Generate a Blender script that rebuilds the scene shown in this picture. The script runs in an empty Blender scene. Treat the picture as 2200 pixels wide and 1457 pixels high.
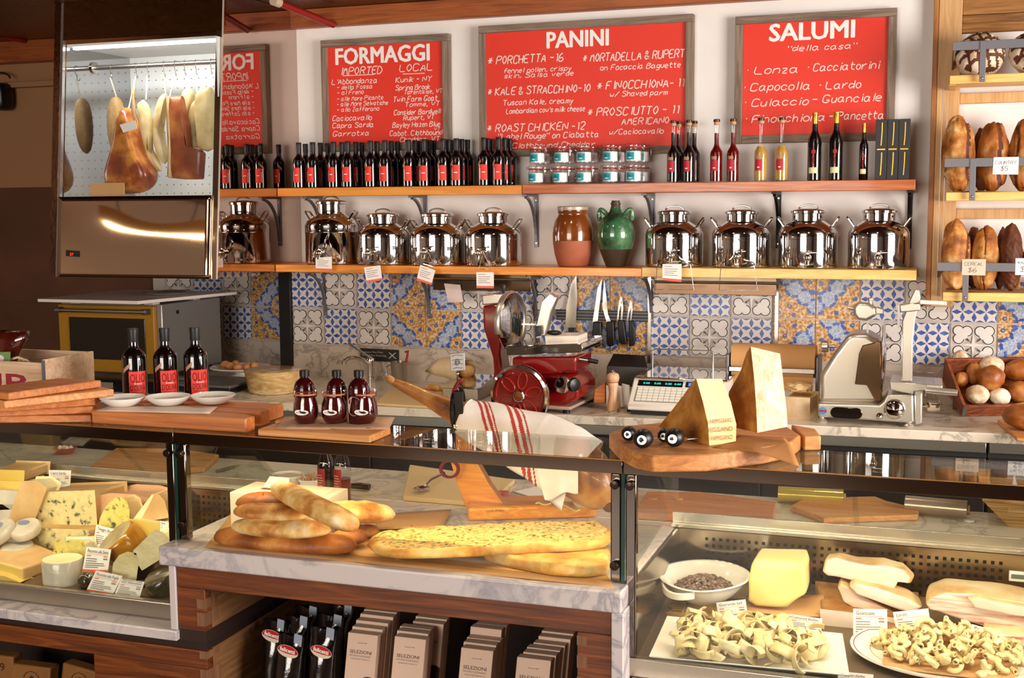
import bpy, math, random
from mathutils import Vector, Matrix, noise
V = Vector
SC = bpy.context.scene
COL = SC.collection
PI = math.pi
rnd = random.Random(7)

# ---------------------------------------------------------------- camera
F, YAW, PITCH, ROLL = 2617.0, 0.336686, -0.1092095, -0.007026
CAM = V((3.3385, -5.8908, 1.795))
_f = V((-math.sin(YAW)*math.cos(PITCH), math.cos(YAW)*math.cos(PITCH), math.sin(PITCH)))
_r = V((math.cos(YAW), math.sin(YAW), 0)); _u = _r.cross(_f)
_c, _s = math.cos(ROLL), math.sin(ROLL)
_R, _U = _c*_r + _s*_u, -_s*_r + _c*_u
cd = bpy.data.cameras.new('camera'); cam = bpy.data.objects.new('camera', cd); COL.objects.link(cam)
cd.sensor_width = 36.0; cd.lens = 36.0*F/2200.0; cd.clip_start = 0.05
m = Matrix((_R, _U, -_f)).transposed().to_4x4(); m.translation = CAM; cam.matrix_world = m
SC.camera = cam
# ---------------------------------------------------------------- world, exposure, lights
SC.view_settings.view_transform = 'Standard'; SC.view_settings.look = 'None'
SC.view_settings.gamma = 1.0; SC.view_settings.use_curve_mapping = False
SC.view_settings.exposure = 0.12
SC.cycles.use_denoising = True
SC.cycles.max_bounces = 10; SC.cycles.transparent_max_bounces = 24; SC.cycles.glossy_bounces = 6
SC.cycles.sample_clamp_indirect = 6.0
w = bpy.data.worlds.new('sky'); SC.world = w; w.use_nodes = True
w.node_tree.nodes['Background'].inputs[0].default_value = (0.95, 0.95, 1.0, 1)
w.node_tree.nodes['Background'].inputs[1].default_value = 0.6
def area(name, loc, target, sx, sy, power, col, spread=180):
    l = bpy.data.lights.new(name, 'AREA'); l.shape = 'RECTANGLE'; l.size = sx; l.size_y = sy
    l.energy = power; l.color = col; l.spread = math.radians(spread)
    o = bpy.data.objects.new(name, l); COL.objects.link(o); o.location = loc
    d = V(target) - V(loc); o.rotation_euler = d.to_track_quat('-Z', 'Y').to_euler(); return o
# daylight through the shop windows (right wall and street wall)
area('daylight_right', (6.72, -3.3, 1.9), (0, -3.0, 1.75), 2.6, 2.3, 470, (1.0, 0.94, 0.88))
area('daylight_street', (0.9, -8.72, 1.9), (0.9, 0, 1.7), 3.4, 2.2, 290, (1.0, 0.90, 0.78))

# ---------------------------------------------------------------- helpers
def ray(x, y): return (x-1100)/F*_R - (y-728.5)/F*_U + _f
def PY(x, y, Y):
    """the point of the plane Y = const seen at this place of the photo"""
    d = ray(x, y); return CAM + d*((Y-CAM.y)/d.y)
def PZ(x, y, Z):
    d = ray(x, y); return CAM + d*((Z-CAM.z)/d.z)
def PXX(x, y, X):
    d = ray(x, y); return CAM + d*((X-CAM.x)/d.x)
def PD(x, y, dist):
    d = ray(x, y); return CAM + d*dist

class MB:
    def __init__(s): s.v = []; s.f = []; s.mi = []; s.m = 0
    def add(s, vs, fs, M=None):
        n = len(s.v)
        s.v += [tuple(M @ V(p)) for p in vs] if M is not None else [tuple(p) for p in vs]
        s.f += [tuple(i+n for i in f) for f in fs]; s.mi += [s.m]*len(fs); return s
    def box(s, x0, x1, y0, y1, z0, z1, M=None):
        vs = [(x, y, z) for z in (z0, z1) for y in (y0, y1) for x in (x0, x1)]
        return s.add(vs, [(0,2,3,1),(4,5,7,6),(0,1,5,4),(2,6,7,3),(0,4,6,2),(1,3,7,5)], M)
    def loft(s, rings, c0=True, c1=True, M=None, closed=True):
        n = len(rings[0]); vs = [p for r in rings for p in r]; fs = []
        for k in range(len(rings)-1):
            for i in range(n if closed else n-1):
                j = (i+1) % n; fs.append((k*n+i, k*n+j, (k+1)*n+j, (k+1)*n+i))
        if c0: fs.append(tuple(range(n-1, -1, -1)))
        if c1: fs.append(tuple((len(rings)-1)*n+i for i in range(n)))
        return s.add(vs, fs, M)
    def lathe(s, prof, c=(0,0,0), n=24, M=None, a0=0, a1=2*PI, c0=True, c1=True):
        full = abs(a1-a0) > 6.28; k = n if full else n+1
        T = Matrix.Translation(c) if M is None else M
        rings = [[(r*math.cos(a0+(a1-a0)*i/n), r*math.sin(a0+(a1-a0)*i/n), z) for i in range(k)] for r, z in prof]
        return s.loft(rings, c0 and full and prof[0][0] > 1e-5, c1 and full and prof[-1][0] > 1e-5, T, closed=full)
    def cyl(s, p0, p1, r, r1=None, n=16, cap=True):
        p0, p1 = V(p0), V(p1); d = p1-p0; q = d.to_track_quat('Z', 'Y').to_matrix().to_4x4(); q.translation = p0
        return s.lathe([(r, 0), (r if r1 is None else r1, d.length)], n=n, M=q, c0=cap, c1=cap)
    def tube(s, pts, r, n=8, closed=False):
        pts = [V(p) for p in pts]; L = len(pts); rs = r if isinstance(r, (list, tuple)) else [r]*L
        ref = V((0.123, 0.31, 0.94)); rings = []
        for i, p in enumerate(pts):
            a = pts[i-1] if i else (pts[-1] if closed else p); b = pts[(i+1) % L] if (i < L-1 or closed) else p
            t = (b-a).normalized(); x = t.cross(ref)
            if x.length < 1e-4: x = t.cross(V((1,0,0)))
            x.normalize(); y = t.cross(x); ref = y.cross(t) if False else ref
            rings.append([p+rs[i]*(math.cos(2*PI*k/n)*x+math.sin(2*PI*k/n)*y) for k in range(n)])
        if closed: rings.append(rings[0])
        return s.loft(rings, not closed, not closed)
    def prism(s, pts, off, M=None):
        off = V(off); a = [V(p) for p in pts]; b = [p+off for p in a]
        return s.loft([a, b], M=M)
    def pprism(s, px, Y, dep): return s.prism([PY(x, y, Y) for x, y in px], (0, dep, 0))
    def ell(s, c, rx, ry, rz, M=None, nu=20, nv=12, fn=None):
        rings = []
        for j in range(nv+1):
            t = -PI/2 + PI*j/nv; ring = []
            for i in range(nu):
                a = 2*PI*i/nu; d = V((math.cos(t)*math.cos(a), math.cos(t)*math.sin(a), math.sin(t)))
                k = fn(d) if fn else 1.0
                ring.append((d.x*rx*k, d.y*ry*k, d.z*rz*k))
            rings.append(ring)
        T = Matrix.Translation(c) @ (M if M is not None else Matrix())
        vs = [rings[0][0]] + [p for r in rings[1:-1] for p in r] + [rings[-1][0]]; fs = []
        for i in range(nu):
            fs.append((0, 1+(i+1) % nu, 1+i)); q = 1+(nv-2)*nu; fs.append((q+i, q+(i+1) % nu, len(vs)-1))
            for j in range(nv-2): fs.append((1+j*nu+i, 1+j*nu+(i+1) % nu, 1+(j+1)*nu+(i+1) % nu, 1+(j+1)*nu+i))
        return s.add(vs, fs, T)
    def sheet(s, nx, ny, fn, th=0.0):
        """fn(u,v)->point; a sheet with thickness th along its local normal"""
        P = [[V(fn(i/nx, j/ny)) for i in range(nx+1)] for j in range(ny+1)]
        vs = [p for r in P for p in r]; W = nx+1; N = len(vs)
        fs = [(j*W+i, j*W+i+1, (j+1)*W+i+1, (j+1)*W+i) for j in range(ny) for i in range(nx)]
        if th:
            q = []
            for j in range(ny+1):
                for i in range(nx+1):
                    a = P[j][min(i+1, nx)]-P[j][max(i-1, 0)]; b = P[min(j+1, ny)][i]-P[max(j-1, 0)][i]
                    q.append(P[j][i]-a.cross(b).normalized()*th)
            fs += [tuple(N+k for k in reversed(f)) for f in fs[:]]; vs += q
            ed = [(i, i+1) for i in range(nx)] + [(j*W+nx, (j+1)*W+nx) for j in range(ny)] + \
                 [(ny*W+i+1, ny*W+i) for i in range(nx)] + [((j+1)*W, j*W) for j in range(ny)]
            fs += [(b, a, a+N, b+N) for a, b in ed]
        return s.add(vs, fs)
    def disc(s, c, r, xd, yd, n=16, a0=0, a1=2*PI, ry=None):
        c = V(c); ry = r if ry is None else ry
        return s.add([c+V(xd)*r*math.cos(a0+(a1-a0)*i/n)+V(yd)*ry*math.sin(a0+(a1-a0)*i/n) for i in range(n)], [tuple(range(n))])
    def poly(s, pts): return s.add(pts, [tuple(range(len(pts)))])

ROOT = {}
def T(name, label, cat, loc, group=None):
    o = bpy.data.objects.new(name, None); COL.objects.link(o); o.empty_display_size = 0.05
    o.location = loc; ROOT[o] = V(loc); o['label'] = label; o['category'] = cat
    if group: o['group'] = group
    return o
def O(name, mb, mat, parent=None, label=None, cat=None, group=None, kind=None, bev=0, seg=2, sm=38, sub=0, solid=0):
    me = bpy.data.meshes.new(name); o = bpy.data.objects.new(name, me); COL.objects.link(o)
    if parent is not None: loc = ROOT[parent]
    else:
        xs, ys, zs = zip(*mb.v); loc = V(((min(xs)+max(xs))/2, (min(ys)+max(ys))/2, min(zs))); o.location = loc
    ROOT[o] = loc
    me.from_pydata([tuple(V(p)-loc) for p in mb.v], [], mb.f)
    for x in (mat if isinstance(mat, (list, tuple)) else [mat]): me.materials.append(x)
    me.polygons.foreach_set('material_index', mb.mi)
    me.polygons.foreach_set('use_smooth', [True]*len(mb.f)); me.update()
    if sm < 180: me.set_sharp_from_angle(angle=math.radians(sm))
    if parent is not None: o.parent = parent
    if bev:
        b = o.modifiers.new('bevel', 'BEVEL'); b.width = bev; b.segments = seg; b.limit_method = 'ANGLE'; b.angle_limit = math.radians(40)
    if sub:
        b = o.modifiers.new('sub', 'SUBSURF'); b.levels = sub; b.render_levels = sub
    if label: o['label'] = label
    if cat: o['category'] = cat
    if group: o['group'] = group
    if kind: o['kind'] = kind
    return o
def S(name, mb, mat, bev=0, parent=None, sm=38):
    return O(name, mb, mat, parent, kind='structure' if parent is None else None, bev=bev, sm=sm)
def dup(root, loc, rotz=None, label=None, group=None, rot=None, scale=None):
    c = root.copy(); COL.objects.link(c); c.location = loc; ROOT[c] = V(loc)
    if rotz is not None: c.rotation_euler = (0, 0, rotz)
    if rot is not None: c.rotation_euler = rot
    if scale is not None: c.scale = scale
    if label: c['label'] = label
    if group: c['group'] = group
    for ch in list(root.children):
        d = ch.copy(); COL.objects.link(d); d.parent = c
        for g in list(ch.children):
            e = g.copy(); COL.objects.link(e); e.parent = d
    return c
ORD = ['first','second','third','fourth','fifth','sixth','seventh','eighth','ninth','tenth','eleventh','twelfth','thirteenth','fourteenth','fifteenth','sixteenth','seventeenth','eighteenth','nineteenth','twentieth']

# ---- text
_tc = {}
def glyphs(s, bold=0.0):
    k = (s, bold)
    if k in _tc: return _tc[k]
    c = bpy.data.curves.new('t', 'FONT'); c.body = s; c.size = 1.0; c.offset = 0.0; c.resolution_u = 2; c.fill_mode = 'FRONT'
    o = bpy.data.objects.new('t', c); COL.objects.link(o); bpy.context.view_layer.update()
    me = bpy.data.meshes.new_from_object(o.evaluated_get(bpy.context.evaluated_depsgraph_get()))
    r = ([tuple(v.co) for v in me.vertices], [tuple(p.vertices) for p in me.polygons])
    bpy.data.objects.remove(o); bpy.data.curves.remove(c); bpy.data.meshes.remove(me)
    _tc[k] = r; return r
def text(mb, s, o, xd, yd, width, h, shear=0.0, bold=0.0, jit=0.0, wrap=None):
    """flat lettering: baseline start o, running along xd to width, cap height h"""
    vs, fs = glyphs(s, bold)
    if not vs: return
    x0 = min(p[0] for p in vs); x1 = max(p[0] for p in vs); kx = width/(x1-x0); ky = h/0.7
    o, xd, yd = V(o), V(xd), V(yd); out = []
    for p in vs:
        x = (p[0]-x0)*kx+shear*p[1]*ky; y = p[1]*ky
        if jit: y += jit*h*(math.sin(x/h*2.1+len(s))*0.5+math.sin(x/h*5.3)*0.3); x += jit*h*0.6*math.sin(y/h*3+x/h*1.7)
        out.append(wrap(x, y) if wrap else o+xd*x+yd*y)
    mb.add(out, fs)
    if bold > 0.015:
        for i, (q, q2) in enumerate(((-0.05, 0), (0.05, 0), (-0.025, 0.025), (0.025, -0.025), (0.025, 0.025), (-0.025, -0.025))): mb.add([tuple(V(p)+xd*q*h+yd*q2*h+V((0, -1.2e-4*(i+1), 0))) for p in out], fs)
# single-stroke pen lettering for the handwritten boards and cards
PEN = dict(zip('ABCDEFGHIJKLMNOPQRSTUVWXYZ', '''00 26 40|12 32;00 06 36 45 34 03|33 42 41 30 00;45 36 16 05 01 10 30 41;00 06 26 44 42 20 00;46 06 00 40|03 33;46 06 00|03 33;45 36 16 05 01 10 30 42 22;00 06|40 46|03 43;20 26;36 31 20 10 01;00 06|46 03 40;06 00 40;00 16 23 36 40;00 06 40 46;26 15 03 11 20 31 43 35 26;00 06 36 45 44 33 03;26 15 03 11 20 31 43 35 26|31 40;00 06 36 45 44 33 03|23 40;45 36 16 05 14 33 42 41 30 10 01;06 46|26 20;06 01 10 30 41 46;06 20 46;06 10 24 30 46;06 40|46 00;06 23 46|23 20;06 46 00 40'''.split(';')))
PEN.update(zip('abcdefghijklmnopqrstuvwxyz', '''33 24 14 03 01 10 20 32|34 31 40;06 00 20 31 33 24 04;33 24 14 03 01 10 20 31;36 30|33 14 03 01 10 32;02 32 33 24 14 03 01 10 30;35 26 15 10|03 33;33 14 03 01 10 32|34 3a 2b 0b;06 00|02 14 24 33 30;14 10|15 16;24 2a 1b 0a|25 26;06 00|34 02 30;16 10;00 04|03 14 23 20|23 34 43 40;00 04|03 14 24 33 30;14 03 01 10 20 31 33 24 14;04 0b|03 24 33 31 20 01;34 3b|33 14 03 01 10 31;00 04|02 13 24 34;33 24 14 03 12 22 31 20 10 01;16 11 20 30|04 34;04 01 10 20 32|34 30;04 10 34;04 10 22 30 44;04 30|34 00;04 11|34 1b 0b;04 34 00 30'''.split(';')))
PEN.update(zip('''0125678-*,.'"&/·_$''', '''26 15 03 11 20 31 43 35 26;15 26 20;05 16 36 45 44 00 40;46 06 03 33 42 41 30 00;36 15 02 01 10 30 41 42 33 02;06 46 10;23 04 15 26 35 44 23 02 11 20 31 42 23;03 33;03 43|15 31|11 35;11 0a;10 11;16 14;06 04|26 24;40 04 05 16 25 24 02 01 10 20 42;00 46;13 14;00 90;45 36 16 05 14 33 42 41 30 10 01|26 20'''.split(';')))
def hand(mb, s, o, xd, yd, width, h, shear=0.15, pen=0.085, seed=1):
    r_ = random.Random(sum(map(ord, s))*seed); x = 0.0; st = []
    for chx in s:
        if chx == ' ': x += 2.6; continue
        wd = 0; dy = r_.uniform(-0.25, 0.25); sx = r_.uniform(0.92, 1.1); tl = r_.uniform(-0.05, 0.05)
        for part in PEN.get(chx, '03 33').split('|'):
            P_ = []
            for p in part.split():
                a = int(p[0]); b = {'a': -1, 'b': -2}.get(p[1]); b = int(p[1]) if b is None else b; wd = max(wd, a); P_.append((x+a*sx+(shear*1.3+tl)*b+r_.uniform(-.1, .1), b+dy+r_.uniform(-.12, .12)))
            if len(P_) > 2:
                Q_ = [P_[0]]
                for a, b in zip(P_, P_[1:]): Q_ += [(a[0]*.78+b[0]*.22, a[1]*.78+b[1]*.22), (a[0]*.22+b[0]*.78, a[1]*.22+b[1]*.78)]
                P_ = Q_+[P_[-1]]
            st.append(P_)
        x += wd*sx+1.3
    o, xd, yd = V(o), V(xd), V(yd); nn = xd.cross(yd); kx = width/max(x-1.3, 1); ky = h/6.0; w_ = h*pen*0.5
    for i, P_ in enumerate(st):
        L_ = [(a*kx, b*ky) for a, b in P_]; vs = []; n = len(L_); e = nn*(1e-4*(i % 4))
        for k in range(n):
            a, b = L_[max(k-1, 0)], L_[min(k+1, n-1)]; dx, dy = b[0]-a[0], b[1]-a[1]; l_ = math.hypot(dx, dy) or 1; q = (-dy/l_*w_, dx/l_*w_)
            for sg in (1, -1): vs.append(o+xd*(L_[k][0]+sg*q[0])+yd*(L_[k][1]+sg*q[1])+e)
        mb.add(vs, [(2*k, 2*k+1, 2*k+3, 2*k+2) for k in range(n-1)])
def ptext(mb, s, xl, yl, xr, yr, cap, Y, **k):
    a, b = PY(xl, yl, Y), PY(xr, yr, Y); b = V((b.x, b.y, a.z*0.35+b.z*0.65)); a = V((a.x, a.y, b.z))
    h = cap*abs(PY(xl, yl, Y).z-PY(xl, yl-1, Y).z)
    k.pop('fn', text)(mb, s, a, (1,0,0), (0,0,1), (b-a).length, h, **k)

# ---------------------------------------------------------------- materials
def M_(name):
    m = bpy.data.materials.new(name); m.use_nodes = True; nt = m.node_tree
    return m, nt, nt.nodes['Principled BSDF']
def sset(b, k, v):
    if k in b.inputs: b.inputs[k].default_value = v
def srgb(h):
    """'#rrggbb' -> linear"""
    c = [int(h[i:i+2], 16)/255 for i in (1, 3, 5)]
    return tuple(x/12.92 if x <= 0.04045 else ((x+0.055)/1.055)**2.4 for x in c)+(1,)
def C(c): return srgb(c) if isinstance(c, str) else tuple(c)+((1,) if len(c) == 3 else ())
def mat(name, c, rough=0.5, metal=0.0, coat=0.0, sss=0.0, emit=None, es=0.0, trans=0.0, ior=1.45, spec=0.5):
    m, nt, b = M_(name); sset(b, 'Base Color', C(c)); sset(b, 'Roughness', rough); sset(b, 'Metallic', metal)
    sset(b, 'Coat Weight', coat); sset(b, 'Coat Roughness', 0.05); sset(b, 'Subsurface Weight', sss); sset(b, 'Subsurface Radius', (0.02, 0.01, 0.006))
    sset(b, 'Transmission Weight', trans); sset(b, 'IOR', ior); sset(b, 'Specular IOR Level', spec)
    if emit: sset(b, 'Emission Color', C(emit)); sset(b, 'Emission Strength', es)
    return m
def N(nt, t, **k):
    n = nt.nodes.new(t)
    for a, b in k.items():
        if hasattr(n, a): setattr(n, a, b)
        else: n.inputs[a.replace('_', ' ')].default_value = b
    return n
def ramp(nt, stops):
    r = nt.nodes.new('ShaderNodeValToRGB'); e = r.color_ramp.elements
    while len(e) < len(stops): e.new(0.5)
    for x, (p, c) in zip(e, stops): x.position = p; x.color = C(c)
    return r
def nmat(name, stops, scale=6, stretch=(1,1,1), detail=5, rough=0.5, bump=0.0, metal=0, coat=0, sss=0, dist=0.0, kind='noise', bscale=None, spec=0.5, rotz=0, nr=0.55):
    m, nt, b = M_(name); L = nt.links.new
    tc = N(nt, 'ShaderNodeTexCoord'); mp = N(nt, 'ShaderNodeMapping'); mp.inputs['Scale'].default_value = stretch
    mp.inputs['Rotation'].default_value = (0, 0, rotz)
    L(tc.outputs['Object'], mp.inputs[0])
    oi = N(nt, 'ShaderNodeObjectInfo'); ad = N(nt, 'ShaderNodeVectorMath'); sc = N(nt, 'ShaderNodeMath'); sc.operation = 'MULTIPLY'; sc.inputs[1].default_value = 7.0
    L(oi.outputs['Random'], sc.inputs[0]); L(mp.outputs[0], ad.inputs[0]); L(sc.outputs[0], ad.inputs[1])
    if kind == 'noise':
        t = N(nt, 'ShaderNodeTexNoise'); t.inputs['Scale'].default_value = scale; t.inputs['Detail'].default_value = detail; t.inputs['Distortion'].default_value = dist; t.inputs['Roughness'].default_value = nr
        out = t.outputs['Fac']
    elif kind == 'voro':
        t = N(nt, 'ShaderNodeTexVoronoi'); t.inputs['Scale'].default_value = scale; out = t.outputs['Distance']
    L(ad.outputs[0], t.inputs['Vector'])
    r = ramp(nt, stops); L(out, r.inputs[0]); L(r.outputs[0], b.inputs['Base Color'])
    sset(b, 'Roughness', rough); sset(b, 'Metallic', metal); sset(b, 'Coat Weight', coat); sset(b, 'Coat Roughness', 0.08); sset(b, 'Subsurface Weight', sss); sset(b, 'Subsurface Radius', (0.02, 0.012, 0.006)); sset(b, 'Specular IOR Level', spec)
    if bump:
        t2 = N(nt, 'ShaderNodeTexNoise'); t2.inputs['Scale'].default_value = bscale or scale*2; t2.inputs['Detail'].default_value = 6
        L(ad.outputs[0], t2.inputs['Vector'])
        bp = N(nt, 'ShaderNodeBump'); bp.inputs['Strength'].default_value = bump; bp.inputs['Distance'].default_value = 0.01
        L(t2.outputs['Fac'], bp.inputs['Height']); L(bp.outputs[0], b.inputs['Normal'])
    return m
def wood(name, c0, c1, c2, axis='x', rough=0.5, coat=0.0, sc=1.0, bump=0.08):
    st = {'x': (0.9, 14, 14), 'y': (14, 0.9, 14), 'z': (14, 14, 0.9)}[axis]
    return nmat(name, [(0.25, c0), (0.5, c1), (0.72, c2)], scale=3.0*sc, stretch=st, detail=6, rough=rough, coat=coat, bump=bump, dist=1.4)
def thin_glass(name, tint=(1,1,1), ior=1.45, rough=0.0, k=1.0):
    m = bpy.data.materials.new(name); m.use_nodes = True; nt = m.node_tree; nt.nodes.clear(); L = nt.links.new
    o = N(nt, 'ShaderNodeOutputMaterial'); mx = N(nt, 'ShaderNodeMixShader'); t = N(nt, 'ShaderNodeBsdfTransparent'); g = N(nt, 'ShaderNodeBsdfGlossy')
    lw = N(nt, 'ShaderNodeLayerWeight'); lw.inputs[0].default_value = 0.5; t.inputs[0].default_value = C(tint); g.inputs['Roughness'].default_value = rough
    pw = N(nt, 'ShaderNodeMath'); pw.operation = 'POWER'; pw.inputs[1].default_value = 5.0; L(lw.outputs['Facing'], pw.inputs[0])
    fr = N(nt, 'ShaderNodeMath'); fr.operation = 'MULTIPLY_ADD'; fr.inputs[1].default_value = 0.955; fr.inputs[2].default_value = 0.045; L(pw.outputs[0], fr.inputs[0])
    mu = N(nt, 'ShaderNodeMath'); mu.operation = 'MULTIPLY'; mu.inputs[1].default_value = k
    L(fr.outputs[0], mu.inputs[0]); L(mu.outputs[0], mx.inputs[0]); L(t.outputs[0], mx.inputs[1]); L(g.outputs[0], mx.inputs[2]); L(mx.outputs[0], o.inputs[0]); return m
def marble(name, base='#e9e2dc', vein='#a7a3a5', scale=3.0, rough=0.25):
    m, nt, b = M_(name); L = nt.links.new
    tc = N(nt, 'ShaderNodeTexCoord'); mp = N(nt, 'ShaderNodeMapping'); mp.inputs['Rotation'].default_value = (0.5, 0.7, 0.6); L(tc.outputs['Object'], mp.inputs[0])
    t = N(nt, 'ShaderNodeTexNoise'); t.inputs['Scale'].default_value = scale; t.inputs['Detail'].default_value = 9; t.inputs['Roughness'].default_value = 0.62; t.inputs['Distortion'].default_value = 1.2
    L(mp.outputs[0], t.inputs['Vector'])
    a = N(nt, 'ShaderNodeMath'); a.operation = 'SUBTRACT'; a.inputs[1].default_value = 0.5; L(t.outputs['Fac'], a.inputs[0])
    ab = N(nt, 'ShaderNodeMath'); ab.operation = 'ABSOLUTE'; L(a.outputs[0], ab.inputs[0])
    r = ramp(nt, [(0.0, vein), (0.045, base), (0.2, base), (0.35, vein)]); L(ab.outputs[0], r.inputs[0])
    t2 = N(nt, 'ShaderNodeTexNoise'); t2.inputs['Scale'].default_value = scale*0.8; L(mp.outputs[0], t2.inputs['Vector'])
    r2 = ramp(nt, [(0.30, (0,0,0)), (0.5, (1,1,1))]); L(t2.outputs['Fac'], r2.inputs[0])
    mx = N(nt, 'ShaderNodeMix'); mx.data_type = 'RGBA'; L(r2.outputs[0], mx.inputs['Factor']); mx.inputs['A'].default_value = C(base); L(r.outputs[0], mx.inputs['B'])
    L(mx.outputs['Result'], b.inputs['Base Color']); sset(b, 'Roughness', rough); return m

WHITE = mat('white_paint', '#ece6e2', 0.7)
WHITEG = mat('white_ceramic', '#efe9e0', 0.18, coat=0.4)
PAPERW = mat('white_card', '#eeeae6', 0.6)
BLACKP = mat('black_plastic', '#0d0c0d', 0.35)
BLACKM = mat('black_steel', '#14110f', 0.4, metal=0.3)
STEEL = mat('brushed_steel', '#b9b4ae', 0.28, metal=1.0)
CHROME = mat('chrome', '#d9d5d0', 0.06, metal=1.0)
SILVER = mat('cast_aluminium', '#d3cbc0', 0.3, metal=0.85)
IRON = mat('grey_iron', '#77757a', 0.45, metal=0.6)
BAND = mat('polished_dark_steel', '#8a7c70', 0.08, metal=1.0)
GLASS = thin_glass('clear_glass')
PANE = thin_glass('pane_glass', (0.93, 0.95, 0.93), k=0.8)
EDGE = mat('green_glass_edge', '#24453f', 0.15, trans=0.3)
RED = mat('red_board_paint', '#e2321d', 0.5)
REDL = mat('red_label', '#e8392b', 0.55)
CHALK = mat('white_chalk', '#f6ded6', 0.8)
BOLDW = mat('white_letters', '#f5eeea', 0.6)
INK = mat('black_ink', '#2c2522', 0.7)
GREYINK = mat('grey_ink', '#8a827c', 0.7)
ORINK = mat('orange_band', '#ea6a4c', 0.6)
BOTTLE = mat('dark_bottle_glass', '#0c0605', 0.05, coat=0.6, spec=0.6)
CAPB = mat('black_capsule', '#1b191a', 0.45)
TANPAPER = nmat('kraft_paper', [(0.3, '#b98a58'), (0.7, '#c99a68')], 5, rough=0.75, bump=0.03)
PINK = mat('tan_sticker', '#b98871', 0.6)
SHELF_O = wood('orange_pine', '#c9701f', '#e08a2e', '#efa548', 'x', 0.4, 0.2)
SHELF_R = wood('reddish_pine', '#7a3512', '#b0561f', '#cf7a34', 'x', 0.4, 0.25)
SHELF_Y = wood('pale_pine', '#d79e4c', '#edbd6c', '#f5cf86', 'x', 0.45, 0.1)
PINE_Z = wood('pale_pine_upright', '#b98a55', '#cf9f68', '#d9ae78', 'z', 0.5)
BARN = wood('weathered_barn_wood', '#5e4c42', '#84705f', '#a08c7a', 'x', 0.85, bump=0.3)
BARNZ = wood('weathered_barn_wood_upright', '#5e4c42', '#84705f', '#a08c7a', 'z', 0.85, bump=0.3)
BEAM = wood('stained_beam', '#6f330f', '#9a4d18', '#ad5c22', 'x', 0.5, 0.1)
CASEW = wood('case_front_wood', '#3a1a05', '#683008', '#8a470f', 'x', 0.45, 0.15)
CASEE = wood('case_end_wood', '#5e3a1e', '#835731', '#966a40', 'y', 0.6)
MARB = marble('grey_marble', '#cbc0bd', '#9d979d', 3.5)
MARBT = marble('worktop_marble', '#d8cbb9', '#a59a8c', 4.0, 0.3)
BOARDW = wood('beech_board', '#a5572a', '#c27238', '#d18a4e', 'x', 0.5)
BOARDL = wood('light_beech_board', '#b8713a', '#d08b4c', '#dea566', 'x', 0.5)
# ================================================================ room
X0, X1, YF, CZ = -3.3, 6.6, -8.6, 2.83
mb = MB(); mb.box(X0, X1, YF, 0.7, -0.05, 0); S('floor', mb, nmat('worn_wood_floor', [(0.3, '#3a2415'), (0.7, '#5c3b22')], 2, (1, 8, 1), rough=0.45))
TIN = nmat('pressed_tin_ceiling', [(0.35, '#1d0d06'), (0.6, '#3f1f0e')], 9, rough=0.25, bump=0.9, bscale=28, metal=0.5)
mb = MB(); mb.box(X0, X1, YF, 0.7, CZ, CZ+0.05); S('ceiling', mb, TIN)
WALLP = nmat('warm_white_plaster', [(0.3, '#e6dfda'), (0.7, '#efe9e4')], 3, rough=0.8)
mb = MB(); mb.box(0.07, X1, 0, 0.1, 0, CZ); S('wall_back', mb, WALLP)
mb = MB(); mb.box(0.0, 0.07, 0, 0.5, 0, CZ); S('wall_return', mb, WALLP)
LB = mat('brown_wall', '#a27450', 0.8); LD = nmat('dark_brown_panel', [(0.3, '#4f2c18'), (0.7, '#643a20')], 2, rough=0.55)
mb = MB(); mb.box(X0, 0.0, 0.45, 0.55, 1.92, CZ); S('wall_recess', mb, LB)
mb = MB(); mb.box(X0, 0.0, 0.44, 0.55, 0, 1.93); mb.box(X0, -0.72, 0.43, 0.45, 0.86, 1.2); S('wall_recess_panel', mb, LD)
mb = MB(); mb.box(X0, 0.0, 0.39, 0.45, 2.55, 2.585); S('trim_1', mb, LB, bev=0.004)
WL = mat('shop_wall', '#86756a', 0.8)
mb = MB(); mb.box(X0-0.1, X0, YF, 0.55, 0, CZ); S('wall_left', mb, WL)
mb = MB(); mb.box(X1, X1+0.1, YF, -4.7, 0, CZ); mb.box(X1, X1+0.1, -1.9, 0.1, 0, CZ); mb.box(X1, X1+0.1, -4.7, -1.9, 0, 0.6); mb.box(X1, X1+0.1, -4.7, -1.9, 2.75, CZ); S('wall_right', mb, WL)
mb = MB(); mb.box(X0, -0.9, YF-0.1, YF, 0, CZ); mb.box(2.7, X1, YF-0.1, YF, 0, CZ); mb.box(-0.9, 2.7, YF-0.1, YF, 0, 0.7); mb.box(-0.9, 2.7, YF-0.1, YF, 2.72, CZ); S('wall_front', mb, WL)
FR = mat('dark_window_frame', '#2a1c14', 0.5)
def window(nm, a, b, z0, z1, axis, at, n):
    mb = MB()
    def bar(u0, u1, c0, c1):
        if axis == 'x': mb.box(at-0.03, at+0.03, u0, u1, c0, c1)
        else: mb.box(u0, u1, at-0.03, at+0.03, c0, c1)
    bar(a, b, z0, z0+0.06); bar(a, b, z1-0.06, z1)
    for i in range(n+1):
        u = a+(b-a)*i/n; bar(u-0.03, u+0.03, z0, z1)
    S(nm, mb, FR)
window('window_1', -4.7, -1.9, 0.6, 2.75, 'x', X1+0.05, 2)
window('window_2', -0.9, 2.7, 0.7, 2.72, 'y', YF-0.05, 3)
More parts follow.
